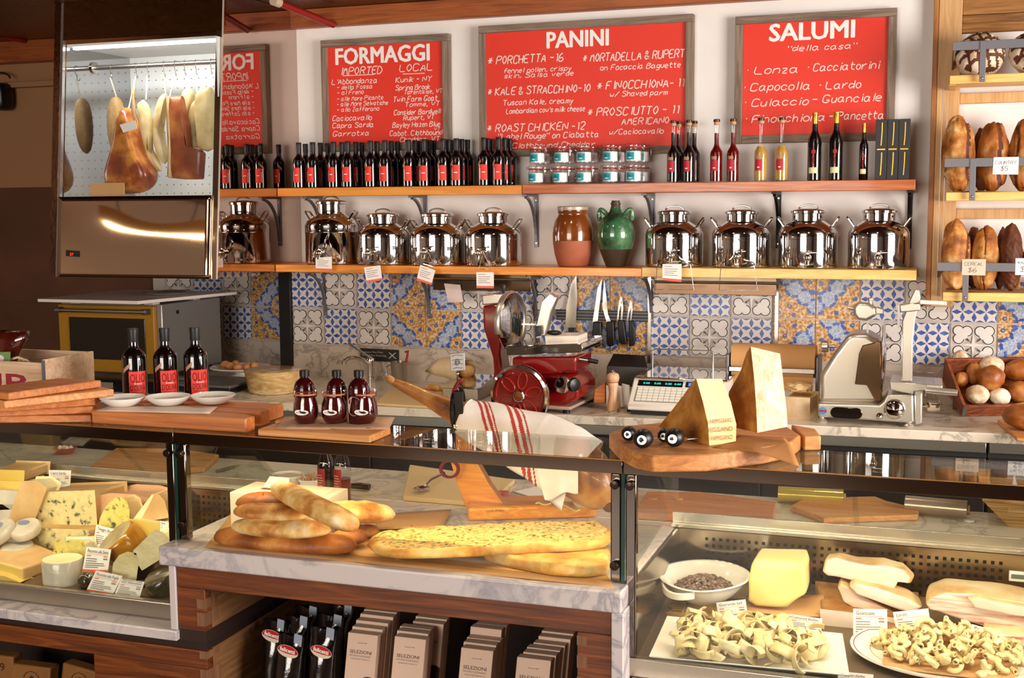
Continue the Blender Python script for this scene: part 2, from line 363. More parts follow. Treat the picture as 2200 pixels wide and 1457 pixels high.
# timber cornice on the wall, and its continuation on the recessed wall
mb = MB(); mb.box(0.0, X1, -0.06, 0.0, 2.735, CZ); S('trim_2', mb, BEAM, bev=0.004)
mb = MB(); mb.box(X0, 0.0, 0.36, 0.45, 2.70, CZ); S('trim_3', mb, BEAM, bev=0.004)
mb = MB(); mb.box(-0.02, 0.0, -0.06, 0.45, 2.735, CZ); S('trim_4', mb, BEAM)
# red sprinkler pipes under the ceiling
PIPE = mat('red_pipe_paint', '#8e1712', 0.4, coat=0.2)
def pipe(lbl, a, b, r):
    t = T('sprinkler_pipe', lbl, 'pipe', a); mb = MB(); mb.cyl(a, b, r, n=14); O('pipe', mb, PIPE, t)
    mb = MB(); d = (V(b)-V(a)).normalized(); mb.cyl(V(a)-d*0.01, V(a)+d*0.035, r*1.35, n=14); O('coupling', mb, mat('pipe_end', '#3b1512' if r < 0.017 else '#c9b49a', 0.4), t)
pipe('red sprinkler pipe running to the timber cornice above the FORMAGGI board', PY(590, 2, -0.55), PY(716, 53, -0.07), 0.018)
pipe('thin dark red pipe end under the ceiling, left of the hanging meat cabinet', PY(-14, 74, 0.15), PY(52, 88, 0.34), 0.014)
pipe('dark red pipe by the cornice seen between meat cabinet and FORMAGGI board', PY(500, 30, -0.5), PY(566, 66, -0.07), 0.014)
mb = MB()
mb.ell(PY(4, 208, 0.36), 0.055, 0.06, 0.085, fn=lambda d: 1/max(abs(d.x)**4+abs(d.y)**4+abs(d.z)**4, 0.2)**0.25)
mb.tube([PY(-4+26*math.cos(a), 168-12*math.sin(a), 0.37) for a in [PI*k/8 for k in range(9)]], 0.006, 6)
O('speaker', mb, BLACKP, label='black rounded speaker hung on the brown wall at the far left', cat='speaker')

# ---------------------------------------------------------------- menu boards
def board(title, rows, lbl, x0, x1, z0, z1):
    t = T('menu_board', lbl, 'menu board', ((x0+x1)/2, -0.02, z0), 'red menu boards on the back wall'); fw = 0.036
    mb = MB(); mb.box(x0+fw-0.004, x1-fw+0.004, -0.032, -0.004, z0+fw-0.004, z1-fw+0.004); p = O('panel', mb, RED, t)
    for bx, m_ in (((x0, x1, z1-fw, z1), BARN), ((x0+fw+0.0005, x1-fw-0.0005, z0, z0+fw), BARN), ((x0, x0+fw, z0, z1-fw-0.0005), BARNZ), ((x1-fw, x1, z0, z1-fw-0.0005), BARNZ)):
        mb = MB(); mb.box(bx[0], bx[1], -0.045, -0.002, bx[2], bx[3]); O('frame_rail', mb, m_, t, bev=0.002)
    mb = MB(); ptext(mb, *title, Y=-0.0335, bold=0.028); O('title_lettering', mb, BOLDW, p)
    mb = MB()
    for r in rows: ptext(mb, *r, Y=-0.0335, fn=hand, pen=0.13 if r[5] > 13 else 0.15)
    O('lettering', mb, CHALK, p); return t, mb
def rw(s, xl, xr, yb, cap, ox, sl=-0.05):
    a, b = ox+xl/3.436, ox+xr/3.436; y = yb/3.436; return (s, a, y-sl*(b-a)/2, b, y+sl*(b-a)/2, cap)
L6 = 600
board(('FORMAGGI', 722, 139.5, 922, 129, 34.5), [rw(*r, L6) for r in [
    ('IMPORTED', 447, 755, 550, 16), ('LOCAL', 885, 1128, 525, 15), ("L'Abbondanza", 385, 720, 618, 11), ('- della Fossa', 425, 685, 657, 9),
    ('- al Freno', 425, 620, 697, 9), ('- alle More Picante', 425, 765, 740, 9), ('- alle More Selvatiche', 425, 800, 780, 9), ('- allo Zafferano', 425, 735, 822, 9),
    ('Caciocavallo', 392, 680, 890, 10.5), ('Capra Sarda', 392, 692, 942, 10.5), ('Garrotxa', 395, 660, 1003, 10.5), ('Kunik - NY', 858, 1120, 605, 11),
    ('Spring Brook', 858, 1110, 662, 10), ('Tarentaise, VT', 920, 1200, 692, 9), ('Twin Farm Goat', 840, 1165, 748, 11), ('Tomme, VT', 925, 1180, 785, 9.5),
    ('Consider Bardwell', 845, 1188, 845, 10.5), ('Rupert, VT', 915, 1140, 885, 10), ('Bayley Hazen Blue', 835, 1185, 938, 10.5), ('VT', 1140, 1185, 962, 6),
    ('Cabot. Clothbound', 815, 1200, 1000, 10.5), ('Cheddar, VT', 890, 1180, 1045, 10), ('_', 470, 700, 556, 10), ('_', 910, 1075, 545, 10)]],
    'red FORMAGGI menu board in a weathered wood frame, handwritten in two columns', 0.235, 0.961, 2.085, 2.665)
P6 = 1100
board(('PANINI', 1175.5, 103, 1306.5, 97, 34.5), [(a, xl, yb, xr, yb-(xr-xl)*0.05, c) for a, xl, xr, yb, c in [
    ('* PORCHETTA -16', 1047, 1209, 139, 17), ('fennel pollen, crispy', 1082, 1226, 158, 10), ('skin, Salsa verde', 1083, 1231, 169, 9.5),
    ('* KALE & STRACCHINO-10', 1047, 1267, 207, 16), ('Tuscan Kale, creamy', 1080, 1230, 228, 11), ("Lombardian cow's milk cheese", 1087, 1256, 246, 10.5),
    ('* ROAST CHICKEN -12', 1046, 1255, 287, 16), ('"Label Rouge" on Ciabatta', 1070, 1285, 303, 12), ('Clothbound Cheddar', 1100, 1277, 322, 11)]] +
    [rw(*r, P6) for r in [('* MORTADELLA & RUPERT', 520, 1270, 442, 17), ('on Focaccia Baguette', 650, 1240, 508, 11), ('* FINOCCHIONA- 11', 625, 1265, 652, 17), ('w/ Shaved parm', 720, 1145, 708, 11),
    ('* PROSCIUTTO - 11', 555, 1225, 850, 17), ('AMERICANO', 808, 1155, 918, 14), ('w/Caciocavallo', 715, 1115, 990, 11)]],
    'large red PANINI menu board in a weathered frame above the salt jars', 1.124, 2.212, 2.04, 2.691)
S6 = 1560
board(('SALUMI', 1653.5, 89, 1835, 79.5, 36.5), [rw(*r, S6) for r in [
    ('"della casa"', 450, 955, 368, 12), ('· Lonza', 135, 525, 545, 16), ('· Cacciatorini', 590, 1125, 518, 16), ('· Capocolla', 120, 615, 668, 16), ('· Lardo', 675, 990, 655, 16),
    ('· Culaccio', 120, 600, 782, 16), ('- Guanciale', 630, 1140, 755, 16), ('· Finocchiona', 130, 725, 902, 16), ('- Pancetta', 755, 1160, 882, 16)]],
    'red SALUMI menu board in a weathered frame at the right end of the wall', 2.41, 3.132, 2.078, 2.665)

# ---------------------------------------------------------------- tile backsplash
TW = mat('tile_white', '#d9d0cb', 0.3, coat=0.2); TT = nmat('tile_taupe', [(0.4, '#b3a79d'), (0.6, '#c6bbb2')], 30, rough=0.35); TB = nmat('tile_blue', [(0.35, '#23418f'), (0.65, '#4d6cb0')], 40, rough=0.3)
TK = mat('tile_black_line', '#262421', 0.4); TO = nmat('tile_ochre', [(0.34, '#8f5a20'), (0.47, '#bd8644'), (0.62, '#d9c29e')], 80, rough=0.35); TG = nmat('tile_grey_blue', [(0.38, '#8490ac'), (0.62, '#bcc1cc')], 110, rough=0.35)
GROUT = mat('grout', '#c3b6ac', 0.8)
XD, ZD = V((1,0,0)), V((0,0,1))
def tile(mb, kind, x, z, y, s=0.2, q=0, seed=0):
    g = 0.003; e = 0.00012; k = [0]
    def lay(): k[0] += 1; return y-0.006-k[0]*e
    def P(u, v, yy): return (x+u*s, yy, z+v*s)
    mb.m = 0 if kind == 'S' else 1 if kind == 'Q' else 4
    mb.box(x+g, x+s-g, y-0.006, y, z+g, z+s-g)
    if kind == 'S':
        mb.m = 2; yy = lay(); p = 0.25; h = 0.056
        for i in range(0, 5):
            for j in range(0, 5):
                if 0 < i < 5 and j < 4 and i < 4 or (i in (0, 4) and False): mb.poly([P(i*p, j*p+0.012, yy), P(i*p+h, j*p+p/2, yy), P(i*p, j*p+p-0.012, yy), P(i*p-h, j*p+p/2, yy)])
                if i < 4 and 0 < j < 4: mb.poly([P(i*p+0.012, j*p, yy), P(i*p+p/2, j*p-h, yy), P(i*p+p-0.012, j*p, yy), P(i*p+p/2, j*p+h, yy)])
        for i in (0, 1):
            for j in range(4):
                a = 0.02 if i == 0 else 0.98; hh = h*0.8*(1 if i == 0 else -1)
                mb.poly([P(a, j*p+0.02, yy), P(a+hh, j*p+p/2, yy), P(a, j*p+p-0.02, yy)])
                mb.poly([P(j*p+0.02, a, yy), P(j*p+p/2, a+hh, yy), P(j*p+p-0.02, a, yy)])
    elif kind == 'Q':
        def blobs(r, m_, yy):
            mb.m = m_
            for cx, cy in ((0.26, 0.26), (0.74, 0.26), (0.26, 0.74), (0.74, 0.74)):
                sx, sy = (1 if cx > 0.5 else -1), (1 if cy > 0.5 else -1)
                for dx, dy in ((0.085*sx, 0.085*sy), (-0.1*sx, 0.075*sy), (0.075*sx, -0.1*sy), (0, 0)):
                    rr = r*((1.16 if m_ == 0 and r < 0.11 else 0.7) if dx == 0 else 1)
                    mb.disc(P(cx+dx, cy+dy, lay()), rr*s, XD, ZD, 18)
        blobs(0.142, 0, lay()); blobs(0.125, 3, lay()); blobs(0.104, 0, lay())
        mb.m = 0; yy = lay(); w_ = 0.035
        for a in (0, PI/2, PI, 1.5*PI):
            c, s_ = math.cos(a), math.sin(a)
            mb.poly([P(0.5+0.3*c, 0.5+0.3*s_, yy), P(0.5+w_*-s_+w_*c, 0.5+w_*c+w_*s_, yy), P(0.5, 0.5, yy), P(0.5+w_*s_+w_*c, 0.5-w_*c+w_*s_, yy)])
        mb.m = 3; yy = lay()
        for a in range(4):
            t = PI/4+a*PI/2; mb.poly([P(0.5+0.07*math.cos(t), 0.5+0.07*math.sin(t), yy), P(0.5+0.2*math.cos(t+0.1), 0.5+0.2*math.sin(t+0.1), yy), P(0.5+0.2*math.cos(t-0.1), 0.5+0.2*math.sin(t-0.1), yy)])
    else:
        def R(u, v):
            for _ in range(q): u, v = v, 1-u
            return min(max(u, 0.02), 0.98), min(max(v, 0.02), 0.98)
        cs = [(0.3, 0.98, 0.2), (0.5, 0.72, 0.22), (0.75, 0.52, 0.21), (0.98, 0.3, 0.2)]
        def cl(cx, cy, r, m_, yy):
            mb.m = m_; mb.poly([P(*R(cx+r*math.cos(2*PI*i/16), cy+r*math.sin(2*PI*i/16)), yy) for i in range(16)])
        for cx, cy, r in cs: cl(cx, cy, r*0.97, 2, lay())
        for cx, cy, r in cs: cl(cx, cy, r*0.9, 5, lay())
        yy = lay(); mb.m = 2
        for cx, cy, r in cs:
            for a0 in (0.3, 1.3, 3.4, 4.4):
                yy = lay()
                o_, i_ = [], []
                for t in range(7):
                    a = a0+t*0.13; o_.append(P(*R(cx+r*math.cos(a), cy+r*math.sin(a)), yy)); i_.append(P(*R(cx+r*0.7*math.cos(a), cy+r*0.7*math.sin(a)), yy))
                mb.poly(o_+i_[::-1])
        yy = lay()
        for cx, cy in ((0.15, 0.15), (0.4, 0.3), (0.16, 0.52), (0.5, 0.1), (0.85, 0.88), (0.62, 0.95), (0.95, 0.65)):
            cl(cx, cy, 0.048, 2, yy)
        yy = lay()
        for cx, cy in ((0.15, 0.15), (0.4, 0.3), (0.85, 0.88)): cl(cx, cy, 0.018, 4, yy)
TM = [TW, TT, TB, TK, TO, TG]
top = 'SQSFFQSQFFQSQFFSQSF'; bot = 'QSQFFSQSFFSQSFFQSQF'
mb = MB(); mb.m = 0; mb2 = MB(); mb2.box(0.0, 4.2, -0.004, 0, 0.87, 1.46)
fq = {3: (3, 2), 4: (2, 1), 8: (1, 0), 9: (0, 3), 13: (0, 1), 14: (3, 0), 18: (2, 3)}
fi = 0
for i in range(20):
    tk, bk = (top[i], bot[i]) if i < 19 else ('F', 'F')
    a, b = fq.get(i, (1, 0))
    tile(mb, tk, i*0.2, 1.25, -0.004, q=a); tile(mb, bk, i*0.2, 1.05, -0.004, q=b)
S('trim_5', mb2, GROUT); O('tile_backsplash', mb, TM, kind='structure', sm=30)
mb = MB()
for i, (a, b) in enumerate([('F', 'F'), ('F', 'F'), ('Q', 'S'), ('S', 'Q'), ('Q', 'S')]):
    q_ = {0: (2, 3), 1: (1, 0)}.get(i, (0, 0))
    tile(mb, a, -0.31-i*0.2, 1.21, 0.425, q=q_[0]); tile(mb, b, -0.31-i*0.2, 1.01, 0.425, q=q_[1])
    if i == 2: tile(mb, 'Q', -0.31-i*0.2, 1.41, 0.425)
    else: tile(mb, 'S' if i % 2 else 'Q', -0.31-i*0.2, 1.41, 0.425)
mb.m = 6; mb.box(-1.2, 0.0, 0.425, 0.438, 0.84, 1.65)
O('tile_backsplash', mb, TM+[GROUT], kind='structure')
# marble upstand under the tiles
MBS = marble('backsplash_marble', '#c2b2a4', '#8d7f76', 5, 0.35)
mb = MB(); mb.box(0.0, 4.2, -0.014, 0, 0.86, 1.046); S('trim_6', mb, MBS, bev=0.002)
mb = MB(); mb.box(-1.2, 0.0, 0.41, 0.425, 0.84, 1.006); S('trim_7', mb, MBS)
# black corner post
mb = MB(); p = PY(601, 700, -0.03); q = PY(626, 700, -0.03); mb.box(p.x, q.x, -0.035, 0.0, 0.86, 1.47); S('trim_8', mb, BLACKM, bev=0.003)
for nm, xx, z0, z1 in (('trim_9', 1395, 1.0, 1.45), ('trim_10', 1668, 1.0, 1.45)):
    p = PY(xx, 700, -0.02); mb = MB(); mb.box(p.x-0.008, p.x+0.008, -0.022, -0.012, z0, z1); S(nm, mb, STEEL)
# ---------------------------------------------------------------- shelves
def plank(lbl, x0, x1, yd, z0, z1, m_, flaws=()):
    mb = MB(); mb.box(x0, x1, yd, -0.001, z0, z1)
    return O('wall_shelf', mb, m_, label=lbl, cat='shelf', bev=0.003)
xa = PY(1122, 405, -0.25).x; xm = PY(1378, 590, -0.29).x
plank('orange pine plank of the upper shelf, under the olive oil bottles', 0.072, xa, -0.25, 1.85, 1.893, SHELF_O)
plank('knotty reddish plank of the upper shelf, under jars and liqueur bottles', xa+0.001, 3.235, -0.255, 1.85, 1.896, SHELF_R)
plank('orange pine plank of the lower shelf, under the cans on the left', 0.072, xm, -0.29, 1.458, 1.497, SHELF_O)
plank('pale pine plank of the lower shelf, under the cans on the right', xm+0.001, 3.25, -0.29, 1.457, 1.501, SHELF_Y)
def bracket(lbl, x, zt, arm, leg, m_):
    t = T('shelf_bracket', lbl, 'bracket', (x, -0.01, zt-leg), 'iron shelf brackets'); mb = MB(); w_ = 0.011
    mb.box(x-w_, x+w_, -0.012, -0.001, zt-leg, zt-0.0005); O('wall_leg', mb, m_, t, bev=0.002)
    mb = MB(); mb.box(x-w_, x+w_, -arm, -0.0125, zt-0.012, zt-0.0005); O('arm', mb, m_, t, bev=0.002)
    mb = MB(); A = []
    for k in range(11):
        a = PI/2*k/10; cy, cz = -arm*0.86, zt-leg*0.86
        A.append(V((x, cy+(arm*0.86-0.012)*math.cos(a)*1.0, cz+(leg*0.86-0.012)*math.sin(a))))
    for p, q in zip(A, A[1:]):
        mb.prism([p+V((-0.007, 0, 0)), p+V((0.007, 0, 0)), q+V((0.007, 0, 0)), q+V((-0.007, 0, 0))], (0, -0.008, -0.008))
    O('curved_brace', mb, m_, t)
    for dz in (0.03, leg-0.02):
        mb = MB(); mb.lathe([(0.005, 0), (0.004, 0.003)], n=10, M=Matrix.Translation((x, -0.012, zt-dz)) @ Matrix.Rotation(PI/2, 4, 'X')); O('screw', mb, STEEL, t)
for lbl, px, m_ in (('grey iron bracket under the upper shelf behind the tallest steel can', 690, IRON), ('grey iron bracket under the upper shelf above the third steel can', 913, IRON),
                    ('grey iron bracket under the upper shelf, left of the brown crock', 1152, IRON), ('iron bracket under the upper shelf, right of the green jug', 1402, IRON),
                    ('dark bracket under the upper shelf between the sixth and seventh cans', 1673, BLACKM), ('dark bracket under the right end of the upper shelf', 1955, BLACKM)):
    bracket(lbl, PY(px, 440, -0.01).x, 1.85, 0.20, 0.265, m_)
for lbl, px, m_ in (('thin bracket under the lower shelf in front of the blue star tiles', 695, IRON), ('steel bracket under the lower shelf left of the hanging white note', 918, IRON), ('grey bracket under the lower shelf behind the red slicer', 1150, IRON), ('steel bracket under the lower shelf right of the knife rack', 1398, IRON)):
    bracket(lbl, PY(px, 620, -0.03).x, 1.457, 0.22, 0.25, m_)
# stainless troughs under the lower shelf
for lbl, a, b in (('brushed steel trough under the lower shelf above the red slicer', 930, 1140), ('dark steel trough under the lower shelf above the label scale', 1406, 1668)):
    p, q = PY(a, 610, -0.2), PY(b, 610, -0.2)
    t = T('utensil_rail', lbl, 'steel rail', ((p.x+q.x)/2, -0.12, 1.38)); mb = MB()
    mb.box(p.x, q.x, -0.2, -0.03, 1.425, 1.4565); O('channel', mb, mat('dark_steel_channel', '#6b5d50', 0.3, metal=0.9), t, bev=0.003)
    mb = MB(); mb.box(p.x, q.x, -0.2, -0.192, 1.372, 1.4245); O('front_lip', mb, mat('dark_steel_lip', '#5a4636', 0.22, metal=0.95), t, bev=0.002)
    mb = MB(); mb.cyl((p.x, -0.205, 1.432), (q.x, -0.205, 1.432), 0.005, n=8); O('hanging_bar', mb, STEEL, t)
# magnetic knife strip and knives
p, q = PY(1195, 676, -0.025), PY(1392, 676, -0.025)
KZ = p.z
mb = MB(); mb.box(p.x, q.x, -0.024, -0.012, KZ-0.026, KZ+0.026); mb.m = 1
for dz in (-0.016, 0.0, 0.016): mb.box(p.x, q.x, -0.0265, -0.024, KZ+dz-0.002, KZ+dz+0.002)
O('knife_rack', mb, [BLACKP, IRON], label='black magnetic knife strip on the tiled wall', cat='knife rack')
BLADE = mat('knife_blade', '#c4beb8', 0.16, metal=1.0)
def knife(lbl, blade, handle, Y=-0.034, two=None):
    cx = sum(a for a, _ in blade)/len(blade); t = T('kitchen_knife', lbl, 'knife', PY(cx, max(b for _, b in blade), Y), 'knives on the magnetic strip')
    mb = MB(); mb.pprism(blade, Y, 0.003)
    if two: mb.pprism(two, Y, 0.003)
    O('blade', mb, BLADE, t)
    mb = MB(); mb.pprism(handle, Y-0.008, 0.018); O('handle', mb, BLACKP, t, bev=0.005, seg=3)
knife('broad chef knife on the magnetic strip, nearest the red slicer', [(1238,592),(1240,640),(1237,704),(1214,704),(1217,660),(1226,612)], [(1236,704),(1234,742),(1222,744),(1220,704)])
knife('curved boning knife hanging point up, second from the left on the strip', [(1293,600),(1290,640),(1284,690),(1273,692),(1279,655),(1284,620)], [(1291,692),(1290,742),(1280,748),(1269,744),(1274,692)])
knife('narrow filleting knife with a broad heel, third on the magnetic strip', [(1298,602),(1303,640),(1306,675),(1313,692),(1303,692),(1294,660)], [(1318,690),(1320,742),(1308,746),(1303,740),(1302,692)])
knife('slotted soft cheese knife with two holes, second from the right on the strip', [(1333,636),(1328,660),(1325,690),(1329,690),(1331,664),(1336,650)], [(1339,688),(1346,738),(1338,741),(1329,735),(1326,688)], two=[(1336,636),(1339,662),(1337,690),(1333,690),(1335,664),(1334,650)])
knife('slotted cheese knife with a forked tip, rightmost on the magnetic strip', [(1355,645),(1349,668),(1346,690),(1350,690),(1352,672),(1358,655)], [(1358,688),(1364,710),(1363,742),(1351,745),(1350,690)], two=[(1358,645),(1359,670),(1357,690),(1353,690),(1355,672),(1357,655)])
# notes taped to the wall and the trough
mb = MB(); mb.sheet(4, 4, lambda u, v: PY(954+35*u+9*v-3*u*v, 609+3*u+41*v-4*v*u, -0.215+0.02*v*u), 0.0006); O('paper_note', mb, mat('pinkish_paper', '#d9c6c0', 0.8), label='small white paper note hanging under the lower shelf over the ochre tiles', cat='note')
t = T('wall_sign', 'small black hand washing sign on the marble upstand behind the tap', 'sign', PY(815, 778, -0.02)); mb = MB()
mb.pprism([(774,748),(857,752),(857,779),(774,774)], -0.018, 0.004); p_ = O('plate', mb, mat('black_plastic_sign', '#1a1614', 0.4), t, bev=0.001)
mb = MB()
for s_, y in (('Employees Must Wash', 758), ('Hands Before Returning', 765), ('to Work', 772)): ptext(mb, s_, 777, y, 777+len(s_)*2.4, y+1.4, 4.2, -0.0186)
ptext(mb, 'X', 834, 770, 852, 771, 13, -0.0186)
O('lettering', mb, mat('grey_letters', '#b3aba4', 0.6), p_)

# linear pendant lamp out in the shop, mirrored in the cabinet
t = T('pendant_lamp', 'long pendant lamp hanging in the shop, seen mirrored in the meat cabinet', 'lamp', (-2.33, -3.64, 2.2))
BR = mat('brass_tray', '#c98f3e', 0.35, metal=0.6); PM = Matrix.Translation((-2.33, -3.64, 2.2)) @ Matrix.Rotation(-0.62, 4, 'Z')
mb = MB(); mb.box(-0.42, 0.42, -0.11, 0.11, 0.0, 0.012, PM); O('tray', mb, BR, t)
mb = MB(); mb.box(-0.42, 0.42, 0.09, 0.11, 0.0125, 0.11, PM); O('rear_rim', mb, BR, t)
TUBE = mat('lamp_tube', '#fff1d6', 0.5, emit='#ffc25a', es=14)
for y in (-0.06, 0.04): mb = MB(); mb.cyl(PM @ V((-0.39, y, 0.04)), PM @ V((0.39, y, 0.04)), 0.018, n=12); O('tube', mb, TUBE, t)
for x in (-0.3, 0.3): mb = MB(); mb.cyl(PM @ V((x, 0, 0.013)), PM @ V((x, 0, CZ-2.2)), 0.006, n=8); O('rod', mb, BLACKM, t)
l = bpy.data.lights.new('pendant_light', 'AREA'); l.shape = 'RECTANGLE'; l.size = 0.8; l.size_y = 0.15; l.energy = 16; l.color = (1, 0.8, 0.5); lo = bpy.data.objects.new('pendant_light', l); COL.objects.link(lo); lo.location = (-2.33, -3.64, 2.19); lo.rotation_euler = (0, 0, -0.62)
# ceiling spots along the counter
for k, (x, y) in enumerate(((0.6, -1.55), (1.8, -1.55), (3.0, -1.55))):
    t = T('ceiling_spot', f'small warm ceiling spot above the staff aisle, {ORD[k]} from the left', 'lamp', (x, y, CZ-0.06), 'ceiling spots'); mb = MB(); mb.lathe([(0.045, 0.0), (0.05, 0.03), (0.05, 0.0595)], (x, y, CZ-0.06), 20, c0=False); O('housing', mb, BLACKM, t)
    mb = MB(); mb.lathe([(0.04, 0.012), (0.0, 0.012)], (x, y, CZ-0.06), 20, c0=False, c1=False); O('bulb', mb, mat('spot_bulb', '#ffffff', 0.5, emit='#ffd9a0', es=30), t)
    l = bpy.data.lights.new('spot_light', 'SPOT'); l.energy = 26; l.color = (1, 0.80, 0.55); l.spot_size = 2.3; l.spot_blend = 0.8; l.shadow_soft_size = 0.04; lo = bpy.data.objects.new('spot_light', l); COL.objects.link(lo); lo.location = (x, y, CZ-0.07)
# ================================================================ goods on the upper shelf
US, LS = 1.893, 1.497
def curved(mb, c, r, z0, a0, a1, h, n=12, dr=0.0006):
    """label patch on a cylinder round (c.x, c.y), angles measured from -Y towards +X"""
    mb.sheet(n, 1, lambda u, v: (c[0]+(r+dr)*math.sin(a0+(a1-a0)*u), c[1]-(r+dr)*math.cos(a0+(a1-a0)*u), z0+h*v))
def wrap_at(c, r, z0, ac, w, dr=0.0012):
    """text wrapper: centre the text (width w) at angle ac on the cylinder"""
    return lambda x, y: (c[0]+(r+dr)*math.sin(ac+(x-w/2)/r), c[1]-(r+dr)*math.cos(ac+(x-w/2)/r), z0+y)
def oil_bottle(lbl, x, y, z, sc, group, text_on, kr=1.0):
    t = T('olive_oil_bottle', lbl, 'bottle', (x, y, z), group); c = (x, y, z); k = sc
    R = 0.032*kr; q = kr
    hb = 0.128 if kr == 1 else 0.128
    mb = MB(); mb.lathe([(R*0.82, 0), (R*0.985, 0.003), (R, 0.01), (R, hb), (R*0.97, hb+0.011), (R*0.84, hb+0.022), (R*0.62, hb+0.031), (R*0.46, hb+0.037), (0.0125*q, hb+0.048), (0.012*q, 0.19)], c, 32)
    O('glass_body', mb, BOTTLE, t)
    mb = MB(); mb.lathe([(0.0128*q, 0.188), (0.0132*q, 0.19), (0.0132*q, 0.219), (0.0142*q, 0.2195), (0.0142*q, 0.2325), (0.0132*q, 0.234)], c, 22); O('capsule', mb, CAPB, t)
    lz, lh, ha = (0.028, 0.075, 0.62) if not text_on else (0.006, 0.083, 0.74)
    mb = MB(); curved(mb, c, R, z+lz, -ha, ha, lh); lb = O('label', mb, REDL, t)
    if text_on:
        DR = mat('dark_red_ink', '#4d0f0d', 0.6); mb = MB(); W_ = R*ha*2*0.84
        text(mb, 'OLIO', c, XD, ZD, W_, 0.030, wrap=wrap_at(c, R, z+lz+0.045, 0, W_)); text(mb, "D'OLIVA", c, XD, ZD, W_, 0.020, wrap=wrap_at(c, R, z+lz+0.016, 0, W_))
        curved(mb, c, R+0.0004, z+lz+0.009, -ha*0.7, ha*0.7, 0.0015); O('lettering', mb, DR, lb)
        mb = MB(); text(mb, 'di mosto', c, XD, ZD, W_*0.5, 0.005, bold=0.02, wrap=wrap_at(c, R, z+lz+0.0385, 0, W_*0.5, 0.0018)); O('lettering', mb, BOLDW, lb)
    else:
        mb = MB(); curved(mb, c, R+0.0002, z+0.064, -0.25, 0.3, 0.004); curved(mb, c, R+0.0002, z+0.034, -0.6, -0.5, 0.05); O('lettering', mb, BOLDW, lb)
    r = R+0.0008; a1, s0 = (-1.0, 0.093) if not text_on else (-1.25, 0.082)
    mb = MB(); mb.sheet(8, 1, lambda u, v: (x+r*math.sin(a1+0.62*u), y-r*math.cos(a1+0.62*u), z+s0+0.022*u+0.014*v)); O('sticker', mb, PINK, t)
    return t
front = [642.3, 672.4, 717.2, 747.3, 796.4, 827, 877.8, 911.5, 952, 980.9, 1039.8, 1071.1]
second = [689, 735, 765, 810.5, 841.2, 892, 922, 963.7, 992.5, 1048, 1084.6]
third = [656.8, 704.3, 778, 854.7, 902, 932.4, 972, 1004.8, 1057, 1095.6]
pos = [(x, -0.212, 'front', i) for i, x in enumerate(front)]+[(x, -0.146, 'middle', i) for i, x in enumerate(second)]+[(x, -0.08, 'back', i) for i, x in enumerate(third)]
p0 = None
for px, Y, row, i in pos:
    lbl = f'dark oil bottle with red label, {ORD[i]} from the left in the {row} shelf row'
    x = PY(px, 345, Y).x
    if i and p0 is not None and row != 'front': pass
    if p0 is None: p0 = oil_bottle(lbl, x, Y, US+0.0005, 1.0, 'olive oil bottles on the upper shelf', False); p0.rotation_euler.z = -0.05
    else: dup(p0, (x, Y, US+0.0005), rnd.uniform(-0.12, 0.06)+(0.28 if px > 870 else 0), lbl)
# clip-top jars of salt
TEAL = mat('teal_label', '#1f9fae', 0.5); SALT = mat('white_salt', '#fbf9f6', 0.8); RUB = mat('red_rubber_seal', '#b3231c', 0.5); NAVY = mat('navy_ink', '#12405a', 0.6)
def salt_jar(lbl, x, y, z):
    t = T('salt_jar', lbl, 'jar', (x, y, z), 'clip-top salt jars on the upper shelf'); c = (x, y, z)
    mb = MB(); mb.lathe([(0.033, 0), (0.038, 0.004), (0.039, 0.012), (0.039, 0.056), (0.036, 0.063), (0.0355, 0.07), (0.033, 0.07), (0.0335, 0.06), (0.036, 0.054), (0.036, 0.01), (0.03, 0.006)], c, 28, c0=True, c1=True); O('glass_body', mb, GLASS, t)
    mb = MB(); mb.lathe([(0.029, 0.0065), (0.0352, 0.0105), (0.0352, 0.053), (0.03, 0.056)], c, 24); O('salt', mb, SALT, t)
    mb = MB(); mb.lathe([(0.036, 0.0703), (0.039, 0.071), (0.039, 0.0755), (0.036, 0.0762)], c, 28); O('rubber_seal', mb, RUB, t)
    mb = MB(); mb.lathe([(0.036, 0.0765), (0.0385, 0.0775), (0.0385, 0.084), (0.034, 0.088), (0.033, 0.0935), (0.03, 0.0935), (0.029, 0.088), (0.0, 0.086)], c, 28); O('lid', mb, GLASS, t)
    mb = MB(); curved(mb, c, 0.039, z+0.014, -0.85, 0.25, 0.036); lb = O('label', mb, TEAL, t)
    mb = MB(); text(mb, 'SALE', c, XD, ZD, 0.032, 0.012, bold=0.01, wrap=wrap_at(c, 0.039, z+0.03, -0.3, 0.032)); O('lettering', mb, NAVY, lb)
    mb = MB(); curved(mb, c, 0.0392, z+0.0225, -0.48, -0.1, 0.004); O('lettering', mb, BOLDW, lb)
    mb = MB()
    for sy in (-0.008, 0.008): mb.tube([V((x+0.0405, y+sy, z+0.072)), V((x+0.047, y+sy, z+0.066)), V((x+0.045, y+sy, z+0.04)), V((x+0.041, y+sy, z+0.03))], 0.0011, 6)
    mb.tube([V((x+0.045, y-0.008, z+0.04)), V((x+0.0455, y, z+0.034)), V((x+0.045, y+0.008, z+0.04))], 0.0011, 6); O('wire_clasp', mb, CHROME, t)
    mb = MB(); mb.tube([V((x-0.0375, y-0.012, z+0.086)), V((x-0.044, y-0.012, z+0.082)), V((x-0.046, y, z+0.071)), V((x-0.044, y+0.012, z+0.082)), V((x-0.0375, y+0.012, z+0.086))], 0.0012, 6); O('wire_hinge', mb, CHROME, t)
    return t
j0 = None; n = 0
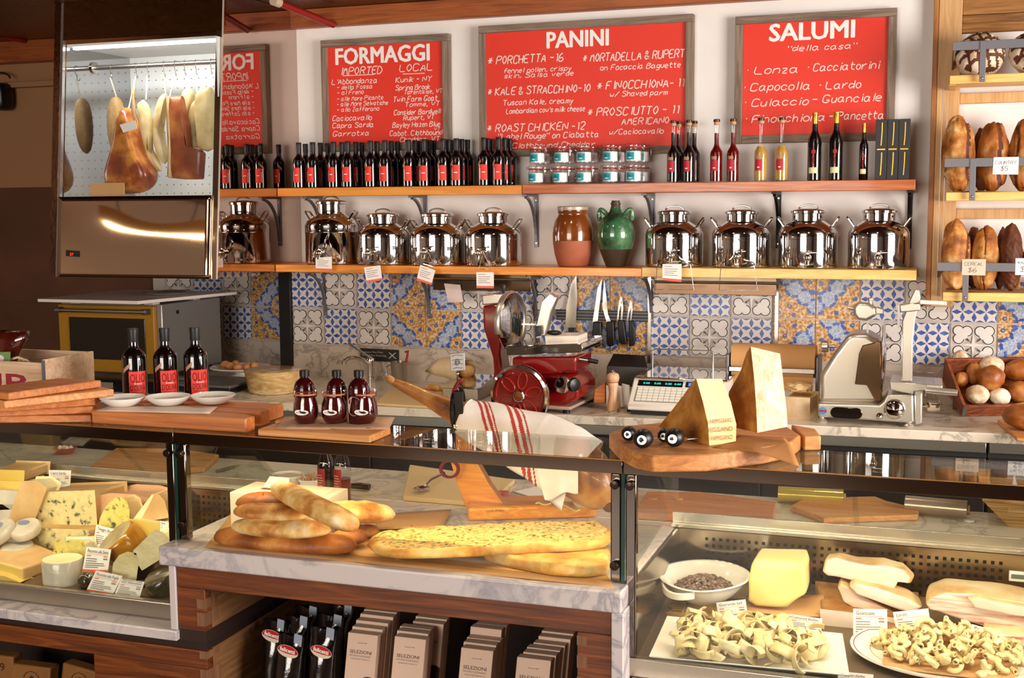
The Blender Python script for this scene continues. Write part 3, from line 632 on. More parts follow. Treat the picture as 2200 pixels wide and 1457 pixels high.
for k, px in enumerate([1151.6, 1203.9, 1254.6, 1311.2, 1361]):
    for lv in (0, 1):
        x = PY(px+(0, 3)[lv]*(k < 2), 360, -0.195).x; z = 1.8965+lv*0.0955
        lbl = f'glass salt jar with teal SALE label, {ORD[k]} from the left in the {("bottom", "top")[lv]} front row'
        if j0 is None: j0 = salt_jar(lbl, x, -0.195, z)
        else: dup(j0, (x, -0.195, z), rnd.uniform(-0.1, 0.25), lbl)
for k, px in enumerate([1166, 1218, 1268, 1326, 1378]):
    for lv in (0, 1):
        dup(j0, (PY(px, 360, -0.095).x, -0.095, 1.8965+lv*0.0955), rnd.uniform(0, 0.3), f'glass salt jar behind the {ORD[k]} jar from the left, {("bottom", "top")[lv]} level')
# liqueur bottles
def slim_bottle(lbl, px, Y, liquid, fill, group):
    x = PY(px, 360, Y).x; z = 1.8965; c = (x, y_ := Y, z); t = T('liqueur_bottle', lbl, 'bottle', c, group)
    mb = MB(); mb.lathe([(0.025, 0), (0.029, 0.003), (0.0295, 0.012), (0.0295, 0.128), (0.028, 0.14), (0.02, 0.154), (0.0135, 0.165), (0.0115, 0.18), (0.011, 0.25), (0.0135, 0.252), (0.0135, 0.26), (0.011, 0.262)], c, 26)
    O('glass_body', mb, GLASS, t)
    mb = MB(); pr = [(0.024, 0.004), (0.0275, 0.006), (0.028, 0.014), (0.028, 0.127), (0.0265, 0.139), (0.0185, 0.153), (0.012, 0.165), (0.0098, 0.18)]
    pr = pr if fill > 0.18 else [q for q in pr if q[1] <= fill]
    pr.append(((0.0098 if fill > 0.17 else pr[-1][0]*0.97), fill)); mb.lathe(pr, c, 24); O('liqueur', mb, liquid, t)
    mb = MB(); mb.lathe([(0.0135, 0.2625), (0.0125, 0.274), (0.0148, 0.2745), (0.0148, 0.284), (0.013, 0.286)], c, 18); mb.mi[18:] = [0]*(len(mb.mi)-18); O('cork_cap', mb, mat('cork', '#c79a72', 0.8), t)
    mb = MB(); mb.lathe([(0.0152, 0.2755), (0.0156, 0.277), (0.0156, 0.2865), (0.012, 0.289)], c, 18); O('cap_top', mb, mat('bronze_cap', '#4b3526', 0.35, metal=0.6), t)
    mb = MB(); curved(mb, c, 0.0295, z+0.05, -0.8, 0.35, 0.05); lb = O('label', mb, mat('crimson_label', '#c02338', 0.5), t)
    mb = MB(); curved(mb, c, 0.0297, z+0.062, -0.4, -0.02, 0.005); O('lettering', mb, BOLDW, lb)
    mb = MB(); curved(mb, c, 0.0295, z+0.103, -0.7, 0.2, 0.015); O('neck_sticker', mb, PINK, t)
    return t
DK = mat('dark_liqueur', '#120706', 0.1, coat=0.3); RD = mat('red_liqueur', '#7a0d06', 0.1, coat=0.3, trans=0.5); YL = mat('yellow_liqueur', '#e8bd55', 0.1, coat=0.3, trans=0.55)
LG = 'slim liqueur bottles on the upper shelf'
for lbl, px, Y, lq, fl in (('slim bottle of black liqueur, left one of the front pair beside the salt jars', 1446.3, -0.19, DK, 0.232), ('slim bottle of black liqueur, right one of the front pair beside the salt jars', 1479.8, -0.19, DK, 0.232),
    ('slim bottle of black liqueur, left one standing behind the front pair', 1457, -0.115, DK, 0.232), ('slim bottle of black liqueur, right one standing behind the front pair', 1491, -0.115, DK, 0.232),
    ('slim bottle of red liqueur, left one of the two red bottles', 1538.9, -0.19, RD, 0.225), ('slim bottle of red liqueur, right one of the two red bottles', 1574.4, -0.19, RD, 0.225),
    ('slim bottle of yellow liqueur, left one of the two yellow bottles', 1634, -0.19, YL, 0.16), ('slim bottle of yellow liqueur, right one of the two yellow bottles', 1679, -0.19, YL, 0.16)):
    slim_bottle(lbl, px, Y, lq, fl, LG)
GOLD = mat('gold_foil', '#c99a3a', 0.3, metal=0.9); CREAM = mat('cream_label', '#ead9a8', 0.6); RINK = mat('red_print', '#a51d1d', 0.5)
def wine(lbl, px, h, r):
    Y = -0.19; x = PY(px, 340, Y).x; z = 1.8965; c = (x, Y, z); t = T('wine_bottle', lbl, 'bottle', c, 'gold-capped dark bottles on the upper shelf')
    mb = MB(); mb.lathe([(r*0.85, 0), (r, 0.004), (r, h*0.55), (r*0.92, h*0.62), (r*0.6, h*0.69), (r*0.42, h*0.74), (r*0.38, h*0.84)], c, 26); O('glass_body', mb, BOTTLE, t)
    mb = MB(); mb.lathe([(r*0.41, h*0.835), (r*0.42, h*0.97), (r*0.44, h*0.975), (r*0.44, h*0.995), (r*0.35, h)], c, 20); O('foil_cap', mb, GOLD, t)
    mb = MB(); curved(mb, c, r, z+h*0.11, -0.75, 0.6, h*0.085); O('lower_label', mb, CREAM, t)
    mb = MB(); w_ = h*0.33
    for k in range(9): curved(mb, c, r, z+h*(0.21+0.027*k), -0.2-0.04*(k % 3), 0.05+0.03*(k % 2), h*0.018)
    curved(mb, c, r, z+h*0.40, -0.36, 0.22, h*0.05); curved(mb, c, r, z+h*0.46, -0.12, 0.0, h*0.05); O('lettering', mb, RINK, t)
wine('dark bottle with gold cap and red lettering, left one of the two tall ones', 1749.8, 0.305, 0.031)
wine('dark bottle with gold cap and red lettering, right one of the two tall ones', 1795.7, 0.305, 0.031)
wine('small dark bottle with gold cap and red lettering, beside the black boxes', 1855.4, 0.252, 0.02)
for k, (a, b) in enumerate([(1880, 1904.8), (1905.6, 1929), (1930, 1954)]):
    Y = -0.215; p, q = PY(a, 340, Y), PY(b, 340, Y); z = 1.8965; h = 0.264
    t = T('bottle_box', 'tall black gift box with gold swirls, '+('leftmost', 'middle', 'rightmost')[k]+' of the three on the shelf', 'box', ((p.x+q.x)/2, Y, z), 'black gift boxes on the upper shelf')
    mb = MB(); mb.box(p.x, q.x, Y, Y+0.058, z, z+h); O('carton', mb, mat('black_carton', '#221e1f', 0.45), t, bev=0.001)
    mb = MB(); cx = (p.x+q.x)/2
    for z0 in (z+0.02, z+0.15):
        P_ = [(cx+0.006*math.sin(u*1.3+0.4)-0.003, Y-0.0008, z0+0.1*u) for u in [i/10 for i in range(11)]]
        for A, B in zip(P_, P_[1:]): mb.poly([(A[0]-0.002, A[1], A[2]), (A[0]+0.002, A[1], A[2]), (B[0]+0.002, B[1], B[2]), (B[0]-0.002, B[1], B[2])])
    mb.box(cx-0.017, cx+0.017, Y-0.0008, Y, z+0.131, z+0.136); O('gold_print', mb, GOLD, t)
# ================================================================ cans, crock and jug on the lower shelf
CANM = mat('polished_can', '#d6d4d3', 0.05, metal=1.0); TAGW = mat('tag_card', '#efe6e2', 0.6)
YC = -0.15
def can(lbl, xl, xr, zb, hs, hn, neckl, neckr, flat):
    a, b = PY(xl, 530, YC), PY(xr, 530, YC); x = (a.x+b.x)/2; r = (b.x-a.x)/2*0.975; z = zb+0.0005; c = (x, YC, z)
    rn = (PY(neckr, 480, YC).x-PY(neckl, 480, YC).x)/2*0.98
    t = T('oil_can', lbl, 'oil can', c, 'polished steel oil cans on the lower shelf')
    mb = MB(); mb.lathe([(r*0.93, 0), (r*0.985, 0.004), (r, 0.02), (r, hs*0.80), (r+0.0012, hs*0.805), (r+0.0012, hs*0.815), (r, hs*0.82), (r, hs*0.965), (r*0.985, hs), (r*0.93, hs+0.018), (rn*1.16, hs+0.045), (rn, hs+0.052), (rn*0.98, hs+hn*0.55), (rn*0.99, hs+hn-0.004)], c, 48); O('body', mb, CANM, t, sm=50)
    mb = MB(); zt = hs+hn-0.004
    mb.lathe([(rn*0.99, zt), (rn*1.1, zt+0.004), (rn*1.1, zt+0.013), (rn*1.0, zt+0.018), (rn*0.5, zt+0.024), (0.0, zt+0.026)], c, 40, c1=False); O('lid', mb, CANM, t, sm=50)
    mb = MB(); mb.tube([V((x+rn*0.6*math.cos(u), YC, z+zt+0.02+0.022*math.sin(u))) for u in [PI*k/10 for k in range(11)]], 0.004, 8); O('lid_handle', mb, STEEL, t)
    for sd in (-1, 1):
        mb = MB(); q = V((x+sd*r*0.80, YC, z+hs+0.024)); dx = V((sd*0.026, 0, 0.038)); w_ = 0.026
        mb.tube([q+V((0, -w_, 0)), q+V((0, -w_, 0))+dx, q+V((sd*0.004, -w_+0.006, 0.006))+dx, q+V((sd*0.004, w_-0.006, 0.006))+dx, q+V((0, w_, 0))+dx, q+V((0, w_, 0))], 0.005, 8); O('handle', mb, CHROME, t)
    return t, x, r, z
def tap(t, px, py, x, r, z):
    mb = MB(); p = PY(px, py, YC-r*0.97); q = V((p.x, YC-math.sqrt(max(r*r-(p.x-x)**2, 0.0001)), p.z))
    mb.cyl(q+V((0, 0.004, 0)), q+V((0, -0.045, 0)), 0.011, n=14); mb.ell(q+V((0, -0.05, 0)), 0.017, 0.017, 0.017); mb.cyl(q+V((0, -0.05, 0)), q+V((0.0, -0.062, -0.032)), 0.008, n=12)
    mb.cyl(q+V((0, -0.05, 0.012)), q+V((0, -0.05, 0.022)), 0.005, n=10); mb.cyl(q+V((-0.004, -0.05, 0.022)), q+V((0.042, -0.052, 0.024)), 0.004, n=10); O('tap', mb, CHROME, t); return q+V((0, -0.062, 0))
def hang_tag(lbl, q, top, card, tri):
    """wire loop from the tap at q down to a printed price card"""
    Y = q.y; t = T('price_tag', lbl, 'price tag', PY(*card[2], Y), 'price tags hanging from the oil can taps')
    mb = MB(); 
    if tri: mb.tube([PY(x, y, Y) for x, y in tri], 0.0022, 6)
    O('wire_loop', mb, CHROME, t)
    mb = MB(); mb.prism([PY(x, y, Y-0.002) for x, y in card], (0, -0.001, 0)); cdo = O('card', mb, TAGW, t)
    A, B, D, E_ = [PY(x, y, Y-0.0033) for x, y in card]
    def at(u, v): return (A*(1-u)+B*u)*(1-v)+(E_*(1-u)+D*u)*v
    mb = MB(); mb.poly([at(0, 0.86), at(1, 0.86), at(1, 1), at(0, 1)]); O('colour_band', mb, ORINK, cdo)
    mb = MB()
    for k, (v, u1) in enumerate(((0.12, 0.5), (0.27, 0.8), (0.4, 0.75), (0.52, 0.6), (0.64, 0.8))): mb.poly([at(0.1, v), at(u1, v), at(u1, v+0.035), at(0.1, v+0.035)])
    O('lettering', mb, GREYINK, cdo)
LO, HI = 1.4975, 1.5015
names = ['tall polished steel oil can, leftmost on the lower shelf', 'squat steel oil can, second from the left on the lower shelf', 'squat steel oil can, third from the left on the lower shelf', 'squat steel oil can left of the brown crock',
         'squat steel oil can just right of the green jug', 'squat steel oil can second from the green jug, empty wire rack hung on its tap', 'squat steel oil can, second from the right on the lower shelf, bare tap', 'squat steel oil can at the right end of the lower shelf']
dims = [(661.7, 767, LO, 0.205, 0.108, 692, 748), (769.7, 879, LO, 0.158, 0.088, 798, 857.5), (884.6, 997, LO, 0.158, 0.088, 911, 972), (1001.6, 1119.5, LO, 0.16, 0.088, 1030, 1091),
        (1386.7, 1512, HI, 0.16, 0.088, 1416, 1483), (1529, 1657, HI, 0.16, 0.088, 1561, 1628), (1670.6, 1801.6, HI, 0.162, 0.088, 1703, 1773), (1820, 1956, HI, 0.162, 0.088, 1853, 1924)]
taps = [(696, 543), (800, 543), (920, 541), (1036, 543), (1446, 548), (1586, 550), (1737, 553), (1888, 553)]
tq = []
for nm, d, tp in zip(names, dims, taps):
    t, x, r, z = can(nm, *d, None); tq.append(tap(t, tp[0], tp[1], x, r, z))
hang_tag('white price tag with orange foot hanging from the tallest can', tq[0], 0, [(678.5, 554), (713, 551.5), (713, 582), (678.5, 580)], [(696, 540), (709, 553), (703, 556)])
hang_tag('tilted white price tag with orange foot hanging from the second can', tq[1], 0, [(782, 575), (817, 570), (821.5, 602), (788, 607.5)], [(801, 541), (810, 566), (785, 570), (801, 541)])
hang_tag('slanted white price tag with orange foot hanging from the third can', tq[2], 0, [(903, 569), (935.5, 581), (926.5, 612.5), (895, 602)], [(920, 541), (934, 574), (910, 567), (920, 541)])
hang_tag('upright white price tag with orange foot hanging left of the brown crock', tq[3], 0, [(1023.5, 585), (1061, 585), (1061, 619.5), (1024, 619)], [(1038, 541), (1055, 579), (1029, 578), (1038, 541)])
hang_tag('white price tag with pale orange foot hanging on the wire rack right of the jug', tq[4], 0, [(1423.5, 567.5), (1464.5, 567.5), (1464, 606), (1423, 602)], [(1446, 540), (1462, 562), (1434, 562), (1446, 540)])
for k, (lbl, a) in enumerate((('bent chrome wire rack hung over the can right of the green jug', 0), ('bent chrome wire rack hung over the can below the yellow bottles', 137))):
    Y = tq[4+k].y-0.004; b_ = 2*k
    P_ = [(1440, 545), (1439, 520), (1443, 512), (1449, 511), (1454, 517), (1453, 545), (1462, 556), (1482, 562), (1484, 568), (1490, 622), (1408, 622), (1412, 568), (1416, 562), (1434, 554), (1440, 545)]
    mb = MB(); mb.tube([PY(x+a, y+b_, Y) for x, y in P_], 0.0026, 8); O('wire_rack', mb, CHROME, label=lbl, cat='wire rack', group='wire racks hung on the oil cans')
# brown crock
a, b = PY(1189, 510, -0.15), PY(1273, 510, -0.15); x = (a.x+b.x)/2; r = (b.x-a.x)/2; c = (x, -0.15, 1.4975)
GL = nmat('brown_glaze', [(0.3, '#5a2508'), (0.7, '#8f4a14')], 6, rough=0.15, coat=0.6); TC = nmat('bare_terracotta', [(0.3, '#93492e'), (0.7, '#aa6142')], 8, rough=0.7)
t = T('stoneware_crock', 'brown glazed crock with bare terracotta lower half and flat lid', 'crock', c)
mb = MB(); mb.lathe([(r*0.68, 0), (r*0.74, 0.006), (r*0.9, 0.06), (r*0.975, 0.11), (r*0.985, 0.125)], c, 36); O('terracotta_base', mb, TC, t, sm=60)
mb = MB(); mb.lathe([(r*0.985, 0.125), (r, 0.15), (r*0.97, 0.185), (r*0.86, 0.225), (r*0.73, 0.247), (r*0.7, 0.255), (r*0.74, 0.262), (r*0.74, 0.272)], c, 36); O('glazed_body', mb, GL, t, sm=60)
mb = MB(); mb.lathe([(r*0.72, 0.2725), (r*0.76, 0.274), (r*0.76, 0.288), (r*0.72, 0.292), (0, 0.293)], c, 32, c1=False); mb.cyl((x, -0.15, 1.4975+0.292), (x, -0.15, 1.4975+0.302), 0.004, n=10); O('lid', mb, mat('grey_lid', '#b9aa98', 0.4, metal=0.3), t)
# green jug
a, b = PY(1282.5, 500, -0.15), PY(1363, 500, -0.15); x = (a.x+b.x)/2; r = (b.x-a.x)/2; c = (x, -0.15, 1.4975)
GG = nmat('green_glaze', [(0.32, '#1b2f20'), (0.48, '#3a6a48'), (0.62, '#6f9a6c'), (0.72, '#8f9f78')], 7, detail=8, rough=0.14, coat=0.7); GB = nmat('dark_bare_clay', [(0.3, '#3a2d1f'), (0.7, '#574431')], 8, rough=0.5)
t = T('ceramic_jug', 'green glazed jug with narrow neck and two lug handles', 'jug', c)
mb = MB(); mb.lathe([(r*0.48, 0), (r*0.52, 0.006), (r*0.62, 0.03), (r*0.85, 0.085)], c, 36); O('bare_foot', mb, GB, t, sm=60)
mb = MB(); mb.lathe([(r*0.85, 0.085), (r*0.97, 0.125), (r, 0.155), (r*0.95, 0.19), (r*0.78, 0.225), (r*0.5, 0.25), (r*0.33, 0.265), (r*0.26, 0.285)], c, 36); O('glazed_body', mb, GG, t, sm=60)
mb = MB(); mb.lathe([(r*0.255, 0.285), (r*0.23, 0.297), (r*0.27, 0.299), (r*0.27, 0.306), (r*0.22, 0.307), (r*0.21, 0.318), (r*0.14, 0.318), (r*0.14, 0.3)], c, 24); O('neck', mb, GB, t)
for sd in (-1, 1):
    mb = MB(); P_ = [(0.42, 0.243), (0.72, 0.278), (0.86, 0.276), (0.9, 0.255), (0.84, 0.215)]
    mb.tube([V((x+sd*r*u, -0.15, 1.4975+v)) for u, v in P_], [0.014, 0.015, 0.015, 0.014, 0.013], 10); O('lug_handle', mb, GG, t, sub=1)
# ================================================================ bread rack at the right
RF, RB = -0.36, -0.385
zs = [(PY(2045, a, RF).z, PY(2045, b, RF).z) for a, b in ((162, 181), (413, 432), (628, 647))]
xl = PY(2032, 420, RF).x; xp0 = PY(2014, 150, -0.06).x; xp1 = PY(2064, 150, -0.06).x; XR = 4.3
t = T('bread_rack', 'wall-mounted pine bread rack with grey iron rails at the right edge', 'bread rack', (xp0, 0, 1.2))
mb = MB(); mb.box(xp0, xp1, -0.06, -0.001, 1.325, CZ-0.02); O('upright', mb, PINE_Z, t, bev=0.003)
mb = MB(); mb.box(xp0-0.022, xp0-0.001, -0.06, -0.001, 1.325, CZ-0.02); O('upright', mb, wood('brown_edge_pine', '#8a5226', '#a9682f', '#b97a40', 'z', 0.5), t, bev=0.002)
for a, b in ((200, 222), (449, 470)):
    z1, z0 = PY(2100, a, -0.03).z, PY(2100, b, -0.03).z; mb = MB(); mb.box(xp1+0.0005, XR, -0.035, -0.001, z0, z1); O('back_rail', mb, PINE_Z, t, bev=0.002)
z0 = PY(2100, 70, -0.03).z; RP = wood('rough_old_plank', '#3f2412', '#93612f', '#b98345', 'x', 0.8, bump=0.3)
for k in range(3): mb = MB(); mb.box(xp1+0.0005, XR, -0.04, -0.001, z0+k*0.077, z0+k*0.077+0.075); O('back_plank', mb, RP, t, bev=0.002)
for k, (za, zb) in enumerate(zs):
    mb = MB(); mb.box(xl, XR, RF, RF+0.03, zb, za); O('shelf_front', mb, SHELF_Y, t, bev=0.003)
    for i in range(5):
        y = RF+0.04+i*0.063; mb = MB(); mb.box(xl+0.01, XR, y, y+0.045, za-0.024, za-0.006); O('shelf_slat', mb, SHELF_Y, t, bev=0.002)
    mb = MB(); mb.box(xl, xl+0.025, RF+0.031, -0.065, zb-0.002, za-0.026); O('shelf_bearer', mb, SHELF_Y, t)
    bz = PY(2100, (97, 349, 574)[k], RB).z; x0b = PY((2047, 2037, 2028)[k], 100, RB).x
    mb = MB(); mb.box(x0b, XR, RB, RB+0.006, bz-0.018, bz+0.018); O('front_band', mb, IRON, t, bev=0.001)
    mb = MB(); mb.prism([(x0b, RB+0.0065, bz-0.018), (x0b, RB+0.0065, bz+0.018), (x0b, -0.061, bz-0.03), (x0b, -0.061, bz-0.066)], (0.005, 0, 0)); O('side_band', mb, IRON, t)
    sx = PY((2104, 2091, 2083)[k], 150, RB).x
    for q in range(3):
        mb = MB(); mb.box(sx+q*0.62, sx+q*0.62+0.024, RB-0.005, RB-0.0005, zb+0.002, bz+0.016); O('drop_strap', mb, IRON, t, bev=0.001)
        mb = MB(); mb.ell((sx+q*0.62+0.012, RB-0.006, zb+0.018), 0.005, 0.003, 0.005, nu=10, nv=6); O('rivet', mb, STEEL, t)
for k, px in enumerate((2022, 2032)):
    mb = MB(); p = PY(px, 300, -0.09-k*0.03); mb.cyl((p.x, p.y, zs[2][1]), (p.x, p.y, zs[0][1]), 0.0018, n=6); O('steel_cable', mb, STEEL, t)
# price cards on the rack
def card(lbl, px, lines, Y, group, band=False, ink=INK, cat='price card', nm='price_card', tilt=0.0, th=0.001, cols=None):
    """px: four photo corners, top-left clockwise; lines: (text, v, u0, u1, cap)"""
    A, B, D, E_ = [PY(x, y, Y) for x, y in px]
    if tilt:
        hgt = (A-E_).length
        for q in (A, B): q.y += tilt*hgt
    n = (B-A).cross(A-E_).normalized(); n = n if n.y < 0 else -n
    t = T(nm, lbl, cat, (E_+D)/2, group); mb = MB(); mb.prism([A, B, D, E_], -n*th); cdo = O('card', mb, cols or PAPERW, t)
    L = lambda u, v: (A*(1-u)+B*u)*(1-v)+(E_*(1-u)+D*u)*v+n*0.0004
    if band: mb = MB(); mb.poly([L(0, 0.87), L(1, 0.87), L(1, 1), L(0, 1)]); O('colour_band', mb, ORINK, cdo)
    mb = MB(); mb2 = MB(); mb3 = MB()
    for s_, v, u0, u1, cap in lines:
        if s_ == '=': mb3.poly([L(u0, v-cap), L(u1, v-cap), L(u1, v), L(u0, v)])
        elif s_ == '-': mb2.poly([L(u0, v-cap), L(u1, v-cap), L(u1, v), L(u0, v)])
        else: (hand if nm == 'rack_card' else text)(mb, s_, L(u0, v)+n*0.0002, (B-A).normalized(), (A-E_).normalized(), (B-A).length*(u1-u0), (A-E_).length*cap, shear=0.1)
    if mb.v: O('lettering', mb, ink, cdo)
    if mb3.v: O('orange_print', mb3, ORINK, cdo)
    if mb2.v: O('small_print', mb2, GREYINK, cdo)
    return t
RC = 'price cards on the bread rack'
card('white card reading COUNTRY $5 on the middle rail of the bread rack', [(2135, 338), (2189, 337), (2187.5, 375), (2132.5, 374.5)], [('COUNTRY', 0.42, 0.08, 0.9, 0.2), ('$5', 0.78, 0.3, 0.58, 0.26)], RB-0.0015, RC, nm='rack_card')
card('pinkish card reading CEREAL $6 on the lower rail of the bread rack', [(2067.5, 557), (2118.5, 557), (2117, 592), (2066.5, 591)], [('CEREAL', 0.4, 0.1, 0.88, 0.22), ('$6', 0.8, 0.25, 0.6, 0.27)], RB-0.0065, RC, nm='rack_card', cols=mat('pinkish_card', '#d6bfa9', 0.7))
card('white card reading $8 cut by the right picture edge, lower rack rail', [(2182, 555), (2232, 555), (2232, 591), (2181, 591)], [('WALNUT', 0.35, 0.08, 0.9, 0.2), ('$8', 0.8, 0.2, 0.6, 0.3)], RB-0.0015, RC, nm='rack_card')
# ---- loaves
CRUST = nmat('golden_crust', [(0.3, '#6a3410'), (0.46, '#ad6726'), (0.57, '#cf954e'), (0.68, '#ecc894')], 13, detail=8, rough=0.6, bump=0.35, bscale=40)
CRUSTD = nmat('dark_crust', [(0.3, '#34170a'), (0.5, '#5f2f14'), (0.7, '#8a5226')], 11, detail=8, rough=0.6, bump=0.35, bscale=40)
CRUSTB = nmat('brown_smooth_crust', [(0.3, '#6f3410'), (0.5, '#a25a1f'), (0.68, '#cf9550')], 10, detail=6, rough=0.45, bump=0.2, bscale=50)
FLOUR = nmat('floured_crust', [(0.35, '#b58b62'), (0.5, '#e2cdb0'), (0.7, '#f0e4d2')], 14, detail=8, rough=0.85, bump=0.3, bscale=50)
SCORE = nmat('scored_crumb', [(0.3, '#4a2312'), (0.7, '#6e3a1e')], 14, rough=0.8, bump=0.3)
def blob(mb, c, rx, ry, rz, M=None, seed=0, amp=0.05, fr=2.0, pick=None, nu=40, nv=26, sq=2.0):
    o = V((seed*3.7, seed*1.3, seed*2.1)); st = len(mb.f)
    def fn(d):
        k = 1+amp*noise.noise(d*fr+o)+amp*0.4*noise.noise(d*fr*3+o)
        if sq != 2.0: k *= (abs(d.x)**sq+abs(d.y)**sq+abs(d.z)**sq)**(-1/sq)
        if pick: k *= pick(d)[1]
        return k
    mb.ell(c, rx, ry, rz, M, nu, nv, fn)
    if pick:
        Mi = (M.inverted() if M is not None else Matrix())
        for i in range(st, len(mb.f)):
            q = sum((V(mb.v[j]) for j in mb.f[i]), V())/len(mb.f[i])-V(c); q = Mi @ q
            mb.mi[i] = pick(V((q.x/rx, q.y/ry, q.z/rz)).normalized())[0]
def boule_pick(d):
    # grid of slashes on the face that looks forward and up
    f = d.dot(V((0.1, -0.85, 0.5)))
    if f < 0.0: return (0, 1.0)
    u = d.dot(V((0.93, 0.25, 0.25))); v = d.dot(V((-0.3, 0.45, 0.84)))
    a, b = abs((u/0.36) % 1-0.5), abs((v/0.4+0.5) % 1-0.5)
    return (1, 0.965) if max(a, b) > 0.33 else (0, 1.0)
Rx = lambda a: Matrix.Rotation(a, 4, 'X'); Ry = lambda a: Matrix.Rotation(a, 4, 'Y'); Rz = lambda a: Matrix.Rotation(a, 4, 'Z')
def loaf(lbl, c, r3, M, mats, seed, pick=None, nm='bread_loaf', cat='bread', group=None, amp=0.06, sq=2.0, nu=40, nv=26):
    mb = MB(); blob(mb, c, *r3, M, seed, amp, 2.2, pick, nu, nv, sq); return O(nm, mb, mats, label=lbl, cat=cat, group=group, sm=180)
BG = 'loaves in the bread rack'; z1 = zs[0][0]
p, q = PY(2053, 105, -0.2), PY(2161, 105, -0.2); r = (q.x-p.x)/2
loaf('round floured boule with a slashed grid crust on the top rack shelf', ((p.x+q.x)/2, -0.215, z1+r*0.93), (r, 0.09, r*0.96), None, [FLOUR, SCORE], 1, boule_pick, group=BG, nu=90, nv=60)
loaf('slashed floured boule cut by the right picture edge, top rack shelf', ((p.x+q.x)/2+2*r+0.01, -0.215, z1+r*0.9), (r, 0.09, r*0.93), Ry(0.5), [FLOUR, SCORE], 2, boule_pick, group=BG, nu=90, nv=60)
def slash(n_, wv, dirv, x0=-0.6):
    D = V(dirv)
    def f(d):
        if d.y > 0.15: return (0, 1.0)
        u = d.dot(D)
        for k in range(n_):
            if abs(u-(x0+k*(1.2/max(n_-1, 1)))-0.12*math.sin(d.z*3)) < wv: return (1, 0.94)
        return (0, 1.0)
    return f
def standing(lbl, xl_, xr_, yt, yb, Y, mats, seed, pick, z, lean=0.12, amp=0.08, dy=0.065):
    a, b = PY(xl_, (yt+yb)/2, Y), PY(xr_, (yt+yb)/2, Y); zt = PY(xl_, yt, Y).z; h = (zt-z)/2
    loaf(lbl, ((a.x+b.x)/2, Y, z+h), ((b.x-a.x)/2, dy, h), Rx(-lean) @ Ry(seed % 3*0.03-0.03), mats, seed, pick, group=BG, amp=amp, nu=64, nv=44)
z2, z3 = zs[1][0]+0.001, zs[2][0]+0.001
ONE = lambda x0, w_: slash(1, w_, (1, 0.0, 0.18), x0)
standing('tall golden loaf with a dark knob end, leftmost on the middle rack shelf', 2022, 2096, 250, 408, -0.22, [CRUST, SCORE], 3, ONE(0.55, 0.1), z2)
standing('brown loaf with a long curved slash, second on the middle rack shelf', 2098, 2170, 262, 404, -0.21, [CRUSTB, SCORE], 4, ONE(0.35, 0.13), z2)
standing('brown loaf behind the COUNTRY card at the right picture edge', 2166, 2236, 255, 402, -0.22, [CRUSTB, SCORE], 5, ONE(-0.5, 0.08), z2)
standing('loaf standing behind the first two loaves on the middle rack shelf', 2086, 2130, 276, 400, -0.10, [CRUSTD, SCORE], 6, None, z2, dy=0.045)
standing('golden cereal loaf with pointed end, leftmost on the lower rack shelf', 2021, 2086, 470, 622, -0.22, [CRUST, SCORE], 7, ONE(0.75, 0.07), z3)
standing('pale brown cereal loaf, second on the lower rack shelf', 2086, 2147, 485, 620, -0.22, [CRUST, SCORE], 8, ONE(-0.1, 0.04), z3)
standing('dark brown ridged walnut loaf on the lower rack shelf', 2146, 2199, 481, 620, -0.22, [CRUSTD, SCORE], 9, slash(8, 0.05, (0.35, 0, 0.9), -0.7), z3)
standing('dark loaf at the back between the two cereal loaves, lower rack shelf', 2072, 2110, 486, 610, -0.10, [CRUSTD, SCORE], 10, None, z3, dy=0.045)
standing('dark loaf at the back behind the ridged walnut loaf, lower rack shelf', 2135, 2168, 489, 610, -0.10, [CRUSTD, SCORE], 11, None, z3, dy=0.045)
standing('dark loaf at the right picture edge on the lower rack shelf', 2199, 2250, 495, 620, -0.2, [CRUSTD, SCORE], 12, None, z3)
for lbl, z, x_ in (('brown paper liner under the loaves of the middle rack shelf', zs[1][0], 0.02), ('brown paper liner under the loaves of the lower rack shelf', zs[2][0], 0.015)):
    mb = MB(); mb.sheet(10, 4, lambda u, v: (xl+x_+u*0.8, RF+0.005+v*0.27, z+0.0005+0.012*max(0, 0.25-u)*4*abs(math.sin(u*9))*(v < 0.3)), 0.0006); O('paper_liner', mb, TANPAPER, label=lbl, cat='paper')
# ================================================================ hanging meat cabinet
XM = 0.07; ZB, ZT = 1.452, CZ-0.002
yfb, yft = -0.83, -0.69                                           # front leans out towards the bottom
xL = PY(124, 300, -0.76).x; xLL = PY(109, 300, -0.70).x
COPPER = mat('warm_mirror_steel', '#cdb49c', 0.04, metal=1.0); MIRR = mat('side_mirror_steel', '#c8b4aa', 0.02, metal=1.0)
def fy(z): return yft+(yfb-yft)*(ZT-z)/(ZT-ZB)
def FZ(x, y):
    """photo place -> point of the leaning front plane"""
    d = ray(x, y); k = (yfb-yft)/(ZB-ZT); a = yft-k*ZT             # Y = a + k Z
    s_ = (a+k*CAM.z-CAM.y)/(d.y-k*d.z); return CAM+d*s_
t = T('meat_cabinet', 'hanging mirror-polished meat cabinet with a glass window and lit white interior', 'display cabinet', ((xL+XM)/2, -0.4, ZB))
def quadbox(mb, x0, x1, z0, z1, th=0.02, off=0):
    mb.prism([(x0, fy(z0)+off, z0), (x1, fy(z0)+off, z0), (x1, fy(z1)+off, z1), (x0, fy(z1)+off, z1)], (0, th, 0))
wtl, wtr, wbl, wbr = FZ(134, 90), FZ(464, 63), FZ(130, 425), FZ(457, 418)
xw0, xw1 = (wtl.x+wbl.x)/2, (wtr.x+wbr.x)/2; zw0, zw1 = (wbl.z+wbr.z)/2, (wtl.z+wtr.z)/2
